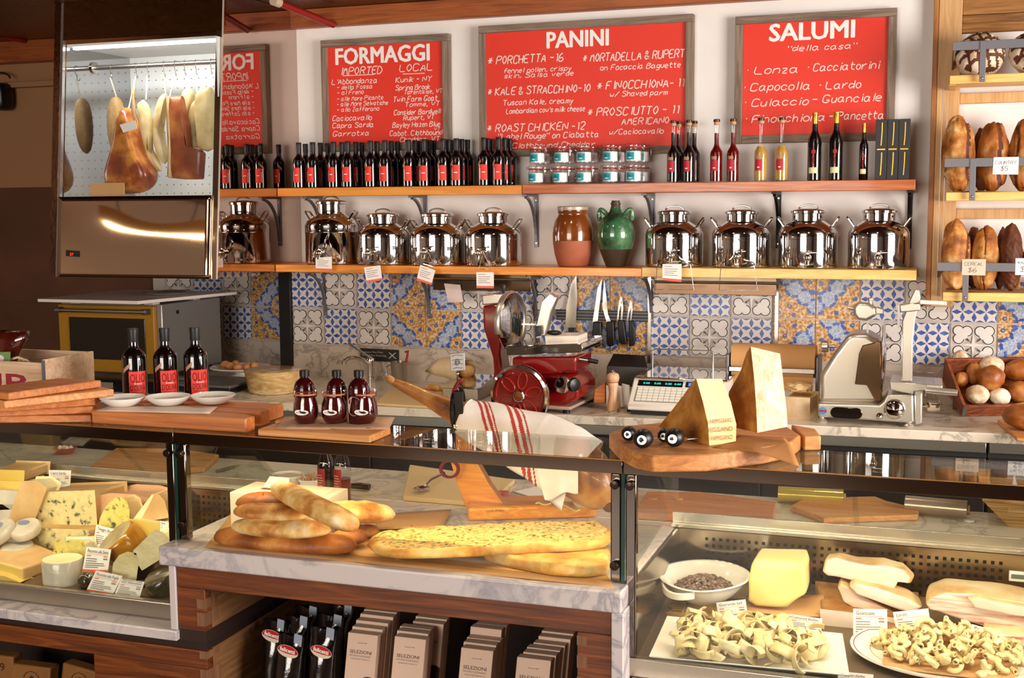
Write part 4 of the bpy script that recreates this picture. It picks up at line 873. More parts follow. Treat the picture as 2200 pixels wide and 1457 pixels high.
HAM_CEIL = nmat('hammered_copper_header', [(0.4, '#6b3512'), (0.62, '#d08a3a')], 30, rough=0.18, bump=0.6, bscale=60, metal=1.0)
mb = MB(); quadbox(mb, xw0, XM, zw1, ZT); O('header_panel', mb, nmat('copper_header', [(0.3, '#a07048'), (0.7, '#b98658')], 3, rough=0.12, bump=0.25, bscale=22, metal=1.0), t)
mb = MB(); quadbox(mb, xw1, XM, ZB, zw1-0.0005); O('right_stile', mb, COPPER, t)
mb = MB()
mb.sheet(30, 16, lambda u, v: (lambda X, Z: (X, fy(Z)+0.0022*math.sin(u*5.3+1)*math.sin(v*3.1)*math.sin(PI*u)*math.sin(PI*v), Z))(xw0+(xw1-xw0-0.0005)*u, ZB+(zw0-ZB-0.0005)*v), -0.012)
lowp = O('lower_panel', mb, COPPER, t, sm=180)
mb = MB(); mb.prism([(xL, fy(ZB)+0.006, ZB), (xw0-0.0005, fy(ZB)+0.0, ZB), (xw0-0.0005, fy(ZT), ZT), (xL, fy(ZT)+0.006, ZT)], (0, 0.02, 0)); O('left_stile', mb, mat('pale_glass_edge', '#cfc8c4', 0.1, metal=0.8), t)
mb = MB(); mb.prism([(xL-0.0005, fy(ZB)+0.006, ZB), (xLL, fy(ZB)+0.07, ZB), (xLL, fy(ZT)+0.07, ZT), (xL-0.0005, fy(ZT)+0.006, ZT)], (0.012, 0.02, 0)); O('left_return', mb, nmat('copper_ceiling_reflection', [(0.35, '#8a4a18'), (0.65, '#d8934a')], 26, rough=0.1, bump=0.5, bscale=45, metal=1.0), t)  # ceiling's broken reflection put into the mottled copper colour
mb = MB(); mb.prism([(XM-0.006, fy(ZB), ZB), (XM, fy(ZB), ZB), (XM, fy(ZT), ZT), (XM-0.006, fy(ZT), ZT)], (0, -0.006, 0)); O('corner_trim', mb, mat('pale_edge_trim', '#e8d9cf', 0.2, metal=0.5), t)
mb = MB(); mb.prism([(XM-0.01, fy(ZB)+0.001, ZB), (XM-0.01, -0.0005, ZB), (XM-0.01, -0.0005, ZT), (XM-0.01, fy(ZT)+0.001, ZT)], (0.0098, 0, 0)); O('side_panel', mb, MIRR, t)
mb = MB(); mb.prism([(xL, fy(ZB)+0.021, ZB), (XM-0.011, fy(ZB)+0.021, ZB), (XM-0.011, -0.0005, ZB), (xL, -0.0005, ZB)], (0, 0, 0.02)); O('bottom_panel', mb, COPPER, t)
# interior: white perforated liner, mirror on the left, rail
bc = PY(283, 240, -0.40); xi0 = xw0; yi = PXX(283, 240, xi0).y
PEG = mat('white_pegboard', '#e6e6e4', 0.45); HOLE = mat('peg_hole', '#5f5d5c', 0.7)
zin0, zin1 = zw0-0.02, zw1-0.03
mb = MB(); mb.box(xi0, XM-0.025, yi, yi+0.012, zin0, zin1); lin = O('back_liner', mb, PEG, t)
mb = MB()
for i in range(int((XM-0.04-xi0-0.03)/0.045)):
    for j in range(19):
        mb.disc((xi0+0.03+i*0.045, yi-0.0006, zin0+0.04+j*0.047), 0.0035, XD, ZD, 8)
O('perforation', mb, HOLE, lin)
ys = -0.70
mb = MB(); mb.prism([(xi0-0.006, fy(zin0)+0.03, zin0), (xi0-0.006, yi, zin0), (xi0-0.006, yi, zin1), (xi0-0.006, fy(zin1)+0.03, zin1)], (0.0055, 0, 0)); O('left_liner', mb, mat('inner_mirror', '#bdbdbd', 0.05, metal=1.0), t)
mb = MB(); mb.box(XM-0.024, XM-0.016, fy(zin0)+0.05, yi, zin0, zin1); O('right_liner', mb, PEG, t)
mb = MB(); mb.box(xi0, XM-0.025, fy(zin1)+0.03, yi, zin1+0.0005, zin1+0.012); O('top_liner', mb, PEG, t)
mb = MB(); mb.box(xi0, XM-0.025, fy(zin0)+0.025, yi+0.012, zin0-0.012, zin0-0.0005); O('tray', mb, mat('cream_tray', '#cbbda4', 0.6), t)
mb = MB(); mb.box(xi0+0.02, xw1-0.02, fy(zin1)+0.05, fy(zin1)+0.075, zin1-0.012, zin1-0.0005); O('light_strip', mb, mat('lit_tube', '#ffffff', 0.5, emit='#f4fbff', es=5), t)
yr = (fy(2.3)+yi)/2-0.02; rz_ = PY(360, 138, yr).z
mb = MB(); mb.cyl((xi0+0.002, yr, rz_), (XM-0.025, yr, rz_), 0.0125, n=16); O('hanging_rail', mb, STEEL, t)
mb = MB(); mb.lathe([(0.03, 0), (0.03, 0.008), (0.016, 0.012)], n=18, M=Matrix.Translation((xi0+0.0005, yr, rz_)) @ Ry(PI/2)); O('rail_flange', mb, CHROME, t)
mb = MB(); quadbox(mb, xw0+0.0005, xw1-0.0005, zw0+0.0005, zw1-0.0005, 0.006, 0.008); O('window_pane', mb, thin_glass('cabinet_glass', (0.98, 0.99, 0.99), k=0.5), t)
# temperature display
p = [FZ(*q) for q in ((146, 537), (174, 539), (174, 552), (146, 550))]
mb = MB(); mb.prism([a+V((0, -0.016, 0)) for a in p], (0, 0.015, 0)); dsp = O('thermostat', mb, BLACKP, t)
mb = MB(); a = FZ(155, 549); text(mb, '57', a+V((0, -0.0168, 0)), XD, ZD, 0.020, 0.013, shear=0.15); O('lettering', mb, mat('red_digits', '#ff2a10', 0.5, emit='#ff2a10', es=3), dsp)
l = bpy.data.lights.new('cabinet_light', 'AREA'); l.shape = 'RECTANGLE'; l.size = 0.55; l.size_y = 0.05; l.energy = 4.5; l.color = (0.95, 0.98, 1.0)
lo = bpy.data.objects.new('cabinet_light', l); COL.objects.link(lo); lo.location = ((xi0+xw1)/2, fy(zin1)+0.09, zin1-0.02); lo.rotation_euler = (0.25, 0, 0)
# hooks and hanging meats
def hook(x, y0, z0, drop, lbl):
    mb = MB(); P_ = [(0.0, 0.016), (0.012, 0.012), (0.016, 0.0), (0.012, -0.014), (0.004, -0.03), (0.001, -drop+0.02), (0.0, -drop+0.006), (-0.006, -drop), (-0.014, -drop+0.004), (-0.016, -drop+0.014)]
    mb.tube([V((x+a*0.3, y0-a, z0+b)) for a, b in P_], 0.0022, 6)
    return O('meat_hook', mb, CHROME, label=lbl, cat='hook', group='steel hooks on the cabinet rail')
SAU = nmat('cured_sausage_skin', [(0.35, '#7a5a35'), (0.6, '#b08b58'), (0.75, '#cdb080')], 8, rough=0.6, bump=0.2)
MEAT = nmat('cured_red_meat', [(0.3, '#5a2412'), (0.55, '#8f4420'), (0.72, '#bb7438')], 6, detail=7, rough=0.4, bump=0.2, coat=0.2)
FATC = nmat('cured_fat', [(0.3, '#9a7440'), (0.48, '#cdb27a'), (0.7, '#e3d2a6')], 7, detail=7, rough=0.5, bump=0.2)
HAMC = nmat('ham_rind', [(0.3, '#4a1c0a'), (0.45, '#8a3d16'), (0.58, '#c07a30'), (0.72, '#dcae62')], 7, detail=6, rough=0.3, bump=0.15, coat=0.4)
STRG = mat('string', '#e8ddc4', 0.8)
def hang(lbl, outline, Y, dep, m_, cat='cured meat', nm='cured_meat', rnd_=0.012, fat=None, hk=None, hl=None, sub=1):
    """a cured piece with its own outline, depth and rounded edges"""
    P_ = [PY(x, y, Y) for x, y in outline]; top_ = max(P_, key=lambda v_: v_.z)
    t = T(nm, lbl, cat, V((top_.x, Y, min(v_.z for v_ in P_))), 'cured meats hanging in the cabinet')
    ctr = sum(P_, V())/len(P_); rings = []
    for k in range(9):
        a = -PI/2+PI*k/8; sc_ = 0.55+0.45*math.cos(a)**0.6 if abs(math.cos(a)) > 1e-6 else 0.55; rings.append([ctr+(p-ctr)*sc_+V((0, dep/2*math.sin(a), 0)) for p in P_])
    mb = MB(); mb.loft(rings); O('meat', mb, m_, t, sub=sub, sm=180 if sub else 40, bev=0 if sub else 0.008, seg=3)
    if fat:
        mb = MB(); mb.prism([PY(x, y, Y-dep*0.5) for x, y in fat], (0, dep*0.4, 0)); O('fat_layer', mb, FATC, t, bev=0.006, seg=3)
    mb = MB()
    if hk:
        q = PY(*hk, Y); hz = rz_-0.055; mb.tube([q, V((q.x, yr-0.012, hz))], 0.0016, 5); mb.tube([q+V((0.004, 0, 0)), V((q.x+0.004, yr-0.012, hz))], 0.0016, 5); O('string', mb, STRG, t); hook(q.x, yr, rz_, 0.062, hl)
    return t
hang('tan hanging salami on the left inside the cabinet window', [(236, 222), (243, 208), (252, 205), (259, 214), (264, 240), (264, 290), (258, 322), (248, 334), (240, 318), (233, 270)], yr+0.03, 0.07, SAU, hk=(249, 208), hl='chrome hook holding the tan salami in the meat cabinet')
t = hang('large cured ham leg with a paper tag hanging in the meat cabinet', [(262, 240), (270, 228), (281, 232), (287, 250), (299, 285), (305, 330), (333, 368), (334, 392), (318, 412), (290, 418), (252, 419), (234, 404), (231, 376), (246, 335), (256, 292), (259, 262)], yr-0.08, 0.15, HAMC, hk=(276, 232), hl='chrome hook holding the cured ham leg in the meat cabinet')
mb = MB(); mb.tube([PY(289, 262, yr-0.08), PY(286, 215, yr-0.07), PY(288, 188, yr-0.04)], [0.012, 0.009, 0.008], 8); O('shank_bone', mb, SAU, t)
mb = MB(); mb.prism([PY(x, y, yr-0.165) for x, y in ((257, 268), (290, 259), (295, 276), (265, 285))], (0, 0.001, 0)); O('paper_tag', mb, PAPERW, t)
hang('pale curved slab of cured fat beside the cabinet ham leg', [(296, 222), (308, 213), (318, 225), (325, 255), (326, 290), (322, 330), (336, 352), (348, 368), (330, 370), (299, 348), (302, 300), (303, 262)], yr-0.03, 0.05, FATC, hk=(313, 214), hl='chrome hook holding the pale curved slab of fat', sub=0)
hang('narrow rind-edged belly strip hanging mid-cabinet', [(336, 228), (345, 204), (356, 198), (362, 204), (350, 232), (343, 262), (344, 295), (352, 325), (360, 342), (357, 357), (342, 347), (332, 312), (328, 270)], yr+0.0, 0.05, FATC, hk=(355, 200), hl='chrome hook holding the narrow belly strip')
hang('big rectangular slab of dark red cured belly in the meat cabinet', [(358, 206), (392, 205), (396, 230), (404, 262), (410, 320), (441, 330), (437, 386), (400, 386), (362, 382), (364, 330), (360, 260)], yr-0.06, 0.06, MEAT, fat=[(356, 207), (362, 206), (368, 330), (367, 382), (360, 381), (361, 300)], hk=(364, 206), hl='chrome hook holding the big red belly slab', sub=0)
hang('small pale lobe of cured jowl high in the meat cabinet', [(393, 200), (402, 187), (414, 192), (419, 205), (412, 235), (404, 258), (394, 252), (389, 228)], yr+0.02, 0.06, FATC, hk=(404, 189), hl='chrome hook holding the small pale jowl')
hang('grey mottled cured jowl near the right side of the cabinet', [(410, 232), (420, 210), (434, 215), (438, 250), (436, 300), (432, 335), (418, 338), (408, 315), (407, 270)], yr+0.0, 0.07, nmat('mottled_rind', [(0.35, '#6f5a3c'), (0.6, '#b89a66')], 9, rough=0.6, bump=0.3), hk=(424, 212), hl='chrome hook holding the grey mottled jowl')
hang('pale rolled pancetta with ridged fat at the right window edge', [(425, 200), (436, 188), (452, 186), (459, 205), (460, 260), (458, 320), (447, 326), (430, 322), (426, 270), (422, 230)], yr-0.04, 0.08, FATC, hk=(446, 188), hl='chrome hook holding the pale rolled pancetta', sub=0)
mb = MB(); p = FZ(163, 425); q = FZ(238, 392); mb.box(p.x, q.x, yr-0.2, yr-0.195, zin0+0.0, q.z); O('paper_sheet', mb, TANPAPER, label='brown paper sheet standing behind the window at the bottom left of the cabinet', cat='paper')
# ================================================================ back counter and what stands on it
CT = 0.87
def cy_at(x): return -0.93+(x+1.3)*(0.27/5.7)
mb = MB(); mb.prism([(-1.3, cy_at(-1.3), CT-0.04), (4.6, cy_at(4.6), CT-0.04), (4.6, -0.015, CT-0.04), (0.0, -0.015, CT-0.04), (-0.001, 0.41, CT-0.04), (-1.3, 0.41, CT-0.04)], (0, 0, 0.04))
O('worktop', mb, MARBT, label='long marble worktop along the back wall', cat='worktop', bev=0.004)
DS = mat('dark_steel_front', '#4a4340', 0.35, metal=0.8); DK_ = mat('dark_gap', '#17120f', 0.6)
xs_ = [-1.28, -0.2, 0.85, 1.75, 2.65, 3.55, 4.55]
for k, (a, b) in enumerate(zip(xs_, xs_[1:])):
    t = T('counter_unit', f'dark steel base unit under the back worktop, {ORD[k]} from the left', 'base cabinet', ((a+b)/2, -0.35, 0), 'base units under the back worktop')
    ya, yb = cy_at(a)+0.03, cy_at(b)+0.03; bk = 0.4 if b < 0 else -0.02
    mb = MB(); mb.prism([(a+0.002, ya+0.02, 0.0), (b-0.002, yb+0.02, 0.0), (b-0.002, bk, 0.0), (a+0.002, bk, 0.0)], (0, 0, 0.829)); O('body', mb, DK_, t)
    mb = MB(); mb.prism([(a+0.006, ya, 0.10), (b-0.006, yb, 0.10), (b-0.006, yb+0.0195, 0.10), (a+0.006, ya+0.0195, 0.10)], (0, 0, 0.66)); O('door', mb, DS, t, bev=0.002)
    mb = MB(); mb.prism([(a+0.006, ya-0.012, 0.785), (b-0.006, yb-0.012, 0.785), (b-0.006, yb+0.0195, 0.785), (a+0.006, ya+0.0195, 0.785)], (0, 0, 0.043)); O('top_rail', mb, STEEL, t, bev=0.002)
# ---- oven
YEL = mat('mustard_door', '#96660c', 0.5); OGL = mat('oven_window', '#1a120b', 0.25); OST = mat('oven_steel', '#a8a49f', 0.35, metal=0.75)
ox0, ox1, oy0, oy1, oz0, oz1 = -1.21, -0.56, -0.43, 0.16, 0.905, 1.282
t = T('convection_oven', 'countertop oven with a mustard yellow door under the meat cabinet', 'oven', ((ox0+ox1)/2, oy0, CT))
mb = MB(); mb.box(ox0, ox1, oy0+0.03, oy1, oz0, oz1); O('body', mb, OST, t, bev=0.004)
fw = ox1-ox0-0.03
mb = MB(); mb.box(ox0, ox1-0.03, oy0, oy0+0.0295, oz0+0.005, oz1-0.008); dr = O('door', mb, YEL, t, bev=0.006)
mb = MB(); gx0, gx1, gz0, gz1 = ox0+0.075, ox1-0.085, oz0+0.075, oz1-0.075
mb.box(gx0, gx1, oy0-0.006, oy0+0.001, gz0, gz1); O('window', mb, OGL, dr, bev=0.02, seg=4)
mb = MB(); mb.cyl((ox0+0.02, oy0-0.04, oz1-0.035), (ox1-0.05, oy0-0.04, oz1-0.035), 0.011, n=14); hd = O('handle', mb, STEEL, t)
for hx in (ox0+0.03, ox1-0.06):
    mb = MB(); mb.box(hx-0.014, hx+0.014, oy0-0.05, oy0-0.0005, oz1-0.05, oz1-0.02); O('handle_bracket', mb, mat('dark_bracket', '#4d4a48', 0.4, metal=0.5), t, bev=0.006)
for fx in (ox0+0.05, ox1-0.05):
    for fy_ in (oy0+0.08, oy1-0.06): mb = MB(); mb.cyl((fx, fy_, CT+0.0005), (fx, fy_, oz0-0.0005), 0.018, n=12); O('foot', mb, BLACKP, t)
mb = MB(); mb.box(ox1+0.0005, ox1+0.004, oy0+0.16, oy0+0.18, oz1-0.06, oz1-0.04); O('vent_cap', mb, BLACKP, t)
t = T('stone_slab', 'white stone slab raised on blocks on top of the oven', 'slab', (-0.8, -0.3, oz1))
mb = MB(); mb.prism([(-1.18, -0.62, 1.302), (-0.545, -0.62, 1.302), (-0.42, 0.12, 1.302), (-1.18, 0.12, 1.302)], (0, 0, 0.017)); O('slab', mb, mat('white_stone', '#d6c8c0', 0.35), t, bev=0.002)
for bx, by in ((-1.08, -0.42), (-0.62, -0.40), (-0.6, -0.05), (-1.05, 0.0)): mb = MB(); mb.box(bx-0.03, bx+0.03, by-0.03, by+0.03, oz1+0.0005, 1.3015); O('block', mb, mat('white_block', '#b9b2ac', 0.6), t, bev=0.003)
p = PY(360, 634, -0.2); mb = MB(); mb.lathe([(0.09, 0), (0.13, 0.012), (0.135, 0.018), (0.125, 0.018), (0.09, 0.006), (0, 0.005)], (-0.66, -0.2, 1.3195), 32, c1=False); O('tin_tray', mb, STEEL, label='round steel tray lying on the stone slab over the oven', cat='tray')
# ---- scales
t = T('weighing_scale', 'low black scale with orange digits in front of the oven', 'scale', (-0.85, -0.75, CT))
a, b = PY(130, 820, -0.78), PY(352, 830, -0.78); mb = MB(); mb.box(a.x, b.x, -0.76, -0.50, CT+0.0005, CT+0.03); mb.prism([(a.x, -0.80, CT+0.0005), (a.x, -0.762, CT+0.055), (a.x, -0.70, CT+0.055), (a.x, -0.70, CT+0.0005)], (b.x-a.x, 0, 0)); O('housing', mb, BLACKP, t, bev=0.004)
mb = MB(); A, B = PY(175, 815, -0.785), PY(243, 822, -0.785); mb.box(A.x, B.x, -0.797, -0.786, CT+0.018, CT+0.047); dp = O('display', mb, mat('grey_display', '#6f675c', 0.4), t)
mb = MB(); text(mb, '0.00', (A.x+0.01, -0.7975, CT+0.026), XD, ZD, 0.045, 0.014, shear=0.2); O('lettering', mb, mat('orange_digits', '#ff4a10', 0.5, emit='#ff4a10', es=2.5), dp)
t = T('platform_scale', 'flat grey platform scale between the oil bottles and the egg plate', 'scale', (-0.1, -0.55, CT))
mb = MB(); a, b = PZ(395, 838, CT), PZ(530, 838, CT); mb.box(a.x, b.x, -0.70, -0.42, CT+0.008, CT+0.03); O('base', mb, BLACKP, t, bev=0.004)
mb = MB(); mb.box(a.x-0.01, b.x+0.01, -0.71, -0.40, CT+0.0305, CT+0.045); O('platform', mb, mat('grey_plate', '#6d6a68', 0.35, metal=0.6), t, bev=0.004)
for fx in (a.x+0.03, b.x-0.03):
    for fy_ in (-0.67, -0.45): mb = MB(); mb.cyl((fx, fy_, CT+0.0005), (fx, fy_, CT+0.0075), 0.012, n=10); O('foot', mb, BLACKP, t)
# ---- plate of eggs
c = PY(517, 789, -0.2); pr_ = 0.165; t = T('cake_stand', 'white footed plate holding brown eggs by the black post', 'plate', (c.x, -0.2, CT))
mb = MB(); hz = c.z-CT; mb.lathe([(0.075, 0.0005), (0.07, 0.012), (0.03, hz*0.45), (0.035, hz-0.025), (0.11, hz-0.015), (pr_, hz), (pr_-0.004, hz+0.005), (0.1, hz-0.007), (0, hz-0.01)], (c.x, -0.2, CT), 40, c1=False); O('plate', mb, WHITEG, t, sm=60)
EGG = nmat('brown_eggshell', [(0.3, '#b9713f'), (0.7, '#cc8a58')], 6, rough=0.45)
for k, (x, y, Y) in enumerate(((494, 786, -0.24), (512, 788, -0.28), (529, 787, -0.25), (484, 790, -0.20), (545, 790, -0.2), (506, 783, -0.17))):
    q = PY(x, y, Y); mb = MB(); mb.ell((q.x, Y, c.z-0.009+0.02), 0.026, 0.021, 0.021, M=Rz(k*1.1), fn=lambda d: 1-0.06*d.x)
    O('egg', mb, EGG, label='brown egg lying on the white footed plate', cat='egg', group='brown eggs on the plate')
# ---- wrapped cheese block
WR = nmat('wrapped_cheese', [(0.35, '#b98d50'), (0.55, '#d9b57a'), (0.72, '#f0e4cf')], 9, (1, 1, 3), rough=0.12, coat=0.6, bump=0.25, dist=2)
a, b = PY(533, 815, -0.55), PY(643, 815, -0.55); r = (b.x-a.x)/2; mb = MB()
mb.lathe([(r*0.8, 0.0005), (r*0.86, 0.004), (r*0.97, 0.1), (r, 0.112), (r*0.9, 0.116), (0, 0.114)], ((a.x+b.x)/2, -0.55, CT), 36, c1=False)
O('wrapped_cheese', mb, WR, label='round of cheese wrapped in cling film beside the platform scale', cat='cheese', sm=60)
# ---- tap, cup, paper bag, boards
t = T('water_tap', 'chrome swivel tap standing in front of the hand washing sign', 'tap', PY(797, 815, -0.12))
p = PY(797, 815, -0.12); mb = MB(); mb.lathe([(0.024, 0.0005), (0.024, 0.03), (0.021, 0.032), (0.021, 0.10), (0.024, 0.11), (0.02, 0.128), (0.01, 0.135)], (p.x, -0.12, CT), 20); O('body', mb, CHROME, t)
mb = MB(); q = [PY(790, 782, -0.14), PY(778, 772, -0.17), PY(762, 768, -0.2), PY(748, 770, -0.23), PY(740, 776, -0.25)]; mb.tube(q, 0.011, 10); mb.cyl(q[-1]+V((0, 0, 0.006)), q[-1]+V((-0.003, 0, -0.016)), 0.013, n=12); O('spout', mb, CHROME, t)
mb = MB(); mb.tube([PY(800, 772, -0.13), PY(775, 755, -0.12), PY(758, 744, -0.11), PY(750, 737, -0.1)], [0.006, 0.006, 0.006, 0.008], 8); O('lever', mb, STEEL, t)
p = PY(858, 812, -0.16); t = T('steel_cup', 'steel utensil cup with a red handle in it, left of the paper bag', 'cup', p); r = 0.045
mb = MB(); mb.lathe([(r*0.85, 0.0005), (r*0.88, 0.004), (r, 0.118), (r*1.04, 0.122), (r*0.96, 0.122), (r*0.84, 0.008), (0, 0.007)], (p.x, -0.16, CT), 28, c1=False); O('cup', mb, STEEL, t)
mb = MB(); mb.tube([V((p.x-0.05, -0.16, CT+0.105)), V((p.x-0.075, -0.16, CT+0.09)), V((p.x-0.07, -0.16, CT+0.05)), V((p.x-0.046, -0.16, CT+0.035))], 0.005, 8); O('handle', mb, STEEL, t)
mb = MB(); q = PY(875, 760, -0.14); mb.tube([V((p.x+0.015, -0.145, CT+0.02)), V((q.x, -0.14, q.z-0.01)), V((q.x+0.004, -0.14, q.z+0.015)), V((q.x-0.012, -0.14, q.z+0.008))], 0.0065, 8); O('red_spatula', mb, mat('red_plastic', '#b5221b', 0.4), label='red plastic handle sticking out of the steel cup', cat='utensil')
mb = MB()
mb.loft([[PY(915+2*math.cos(a), 797+2*math.sin(a), -0.35) for a in [2*PI*k/14 for k in range(14)]], [PY(950+9*math.cos(a), 790+(20+2*math.sin(3*a))*math.sin(a), -0.35)+V((0, 0.05*math.cos(a), 0)) for a in [2*PI*k/14 for k in range(14)]],
         [PY(985+10*math.cos(a), 791+(26+2*math.sin(4*a))*math.sin(a), -0.35)+V((0, 0.06*math.cos(a), 0)) for a in [2*PI*k/14 for k in range(14)]], [PY(1002+11*math.cos(a), 795+(23+3*math.sin(5*a))*math.sin(a), -0.35)+V((0, 0.06*math.cos(a), 0)) for a in [2*PI*k/14 for k in range(14)]]], c1=False)
O('paper_bag', mb, nmat('waxed_paper', [(0.3, '#d9c09a'), (0.7, '#efe0c4')], 6, rough=0.5, bump=0.3), label='crumpled white paper bag lying open behind the ham plaque', cat='paper bag', sm=180, solid=0)
mb = MB(); q = PY(1000, 797, -0.33); blob(mb, q, 0.05, 0.03, 0.035, None, 21, 0.1); O('bread_roll', mb, CRUST, label='golden roll peeking out of the crumpled paper bag', cat='bread')
CRB = mat('cream_cutting_board', '#d9bb84', 0.5)
def slab(lbl, px, z, th, m_, nm='cutting_board', bev=0.004, cat='cutting board', hole=None, group=None, kids=None):
    """a board lying at height z, photo corners of its top face"""
    P_ = [PZ(x, y, z+th) for x, y in px]; mb = MB(); mb.prism(P_, (0, 0, -th+0.0005))
    if sum((P_[i].x*P_[(i+1) % len(P_)].y-P_[(i+1) % len(P_)].x*P_[i].y) for i in range(len(P_))) > 0: mb.f = [tuple(reversed(f)) for f in mb.f]
    return O(nm, mb, m_, label=lbl, cat=cat, bev=bev, seg=3, group=group)
slab('cream cutting board on the back worktop behind the ham hoof', [(806, 866), (985, 878), (985, 846), (836, 836)], CT, 0.012, CRB)
mb = MB(); a = PZ(900, 843, CT+0.03); mb.tube([PZ(916, 832, CT+0.03), PZ(935, 833, CT+0.03), PZ(957, 838, CT+0.026)], [0.012, 0.019, 0.008], 10); O('bread_end', mb, CRUST, label='brown bread end on the cream board behind the ham shank', cat='bread')
p = PY(1012, 822, -0.42); t = T('steel_box', 'shiny steel box with sloping lid left of the red slicer', 'steel box', p)
mb = MB(); mb.box(p.x-0.11, p.x+0.075, -0.52, -0.30, CT+0.0005, CT+0.055); O('body', mb, STEEL, t, bev=0.004)
mb = MB(); mb.prism([(p.x-0.12, -0.53, CT+0.0555), (p.x-0.12, -0.29, CT+0.095), (p.x-0.12, -0.29, CT+0.0555)], (0.2, 0, 0)); O('lid', mb, CHROME, t, bev=0.002)
# ---- red flywheel slicer
CR = nmat('dark_red_enamel', [(0.4, '#7d0d0c'), (0.6, '#8e1311')], 3, rough=0.14, coat=0.9)
t = T('meat_slicer', 'red hand-cranked flywheel meat slicer with chrome blade and carriage', 'slicer', PY(1140, 880, -0.62))
mb = MB(); P_ = [(1036,657),(1091,652),(1086,690),(1078,715),(1074,760),(1080,800),(1090,845),(1056,845),(1060,800),(1058,770),(1048,738),(1038,705)]; mb.pprism(P_, -0.52, 0.12); O('column', mb, CR, t, bev=0.012, seg=3)
mb = MB(); P_ = [(1035,634),(1091,630),(1091,651),(1036,656)]; mb.pprism(P_, -0.52, 0.12); O('blade_cover_top', mb, SILVER, t, bev=0.006, seg=3)
mb = MB(); mb.pprism([(1100,768),(1238,766),(1236,800),(1140,806),(1100,806)], -0.78, 0.26); O('carriage_body', mb, CR, t, bev=0.01, seg=3)
mb = MB(); mb.pprism([(1095,806),(1180,802),(1222,806),(1242,832),(1242,858),(1212,872),(1095,874)], -0.74, 0.30); O('base_casting', mb, CR, t, bev=0.016, seg=3)
a, b = PZ(1085, 888, CT), PZ(1216, 888, CT); mb = MB(); mb.prism([(a.x, -0.77, CT+0.02), (b.x+0.03, -0.77, CT+0.02), (b.x+0.05, -0.36, CT+0.02), (a.x, -0.36, CT+0.02)], (0, 0, 0.014)); O('base_plate', mb, mat('pale_base_plate', '#b9998a', 0.35), t, bev=0.004)
for fx, fy_ in ((a.x+0.04, -0.73), (b.x, -0.73), (b.x+0.02, -0.40), (a.x+0.04, -0.40)): mb = MB(); mb.cyl((fx, fy_, CT+0.0005), (fx, fy_, CT+0.0195), 0.017, n=14); O('foot', mb, BLACKP, t)
W = PY(1117, 851, -0.87); R_ = 0.138
MW = Matrix.Translation(W) @ Rz(-0.10) @ Rx(PI/2)                       # wheel axis towards the shop
mb = MB(); mb.lathe([(R_-0.012, -0.014), (R_, -0.012), (R_+0.002, 0.0), (R_, 0.012), (R_-0.012, 0.014), (R_-0.016, 0.0), (R_-0.012, -0.014)], n=56, M=MW, c0=False, c1=False); whl = O('flywheel_rim', mb, CHROME, t, sm=50)
mb = MB(); mb.lathe([(0.02, -0.006), (R_-0.013, -0.006), (R_-0.013, 0.003), (0.02, 0.008)], n=48, M=MW); O('flywheel_disc', mb, CR, t)
mb = MB()
for k in range(6):
    a0 = k*PI/3+0.3; ctr = 0.072
    L_ = []
    for i in range(24):
        u = 2*PI*i/24; x_, y_ = ctr+0.038*math.cos(u), 0.021*math.sin(u)
        L_.append(MW @ V((x_*math.cos(a0)-y_*math.sin(a0), x_*math.sin(a0)+y_*math.cos(a0), 0.008)))
    mb.tube(L_, 0.0035, 6, closed=True)
for k in range(6):
    a0 = k*PI/3+0.3+PI/6; mb.tube([MW @ V((0.112*math.cos(a0+u), 0.112*math.sin(a0+u), 0.006)) for u in [(-0.32+0.064*i) for i in range(11)]], 0.003, 6)
O('flower_spokes', mb, mat('red_relief', '#9a2a1f', 0.2, coat=0.6), t)
mb = MB(); mb.lathe([(0.026, 0.004), (0.028, 0.014), (0.024, 0.019), (0.021, 0.019), (0.02, 0.014), (0.0, 0.016)], n=28, M=MW, c1=False); hub = O('hub', mb, CHROME, t)
mb = MB(); mb.lathe([(0.0195, 0.0165), (0.0, 0.018)], n=24, M=MW, c1=False); O('hub_badge', mb, mat('gold_red_badge', '#8a4a22', 0.35, metal=0.5), hub)
mb = MB(); q = MW @ V((-0.085, 0.085, 0.01)); d = (MW.to_3x3() @ V((0, 0, 1))); mb.cyl(q, q+d*0.05+V((0.018, 0, 0.01)), 0.011, n=14); O('crank_grip', mb, BLACKP, t, bev=0.003)
mb = MB(); mb.cyl(q+d*0.0505+V((0.018, 0, 0.01)), q+d*0.056+V((0.02, 0, 0.011)), 0.009, n=14); O('grip_cap', mb, CHROME, t)
B_ = PY(1098, 692, -0.60); MBL = Matrix.Translation(B_) @ Rz(-0.14) @ Ry(PI/2)
mb = MB(); mb.lathe([(0.02, 0.012), (0.1, 0.010), (0.132, 0.002), (0.132, -0.002), (0.1, -0.008), (0.02, -0.012)], n=56, M=MBL); O('blade', mb, CHROME, t, sm=30)
mb = MB(); mb.lathe([(0.128, -0.018), (0.142, -0.014), (0.146, 0.0), (0.142, 0.012), (0.136, 0.012), (0.14, 0.0), (0.128, -0.01)], n=56, M=MBL, a0=PI*0.15, a1=PI*1.6); O('blade_guard', mb, SILVER, t)
mb = MB(); mb.pprism([(1086,744),(1248,738),(1252,748),(1248,757),(1150,762),(1088,764)], -0.86, 0.34); O('carriage_table', mb, CHROME, t, bev=0.003)
mb = MB(); mb.pprism([(1170,722),(1241,722),(1241,737),(1172,738)], -0.74, 0.16); O('slide_plate', mb, mat('pale_plate', '#e3d6c6', 0.3), t, bev=0.002)
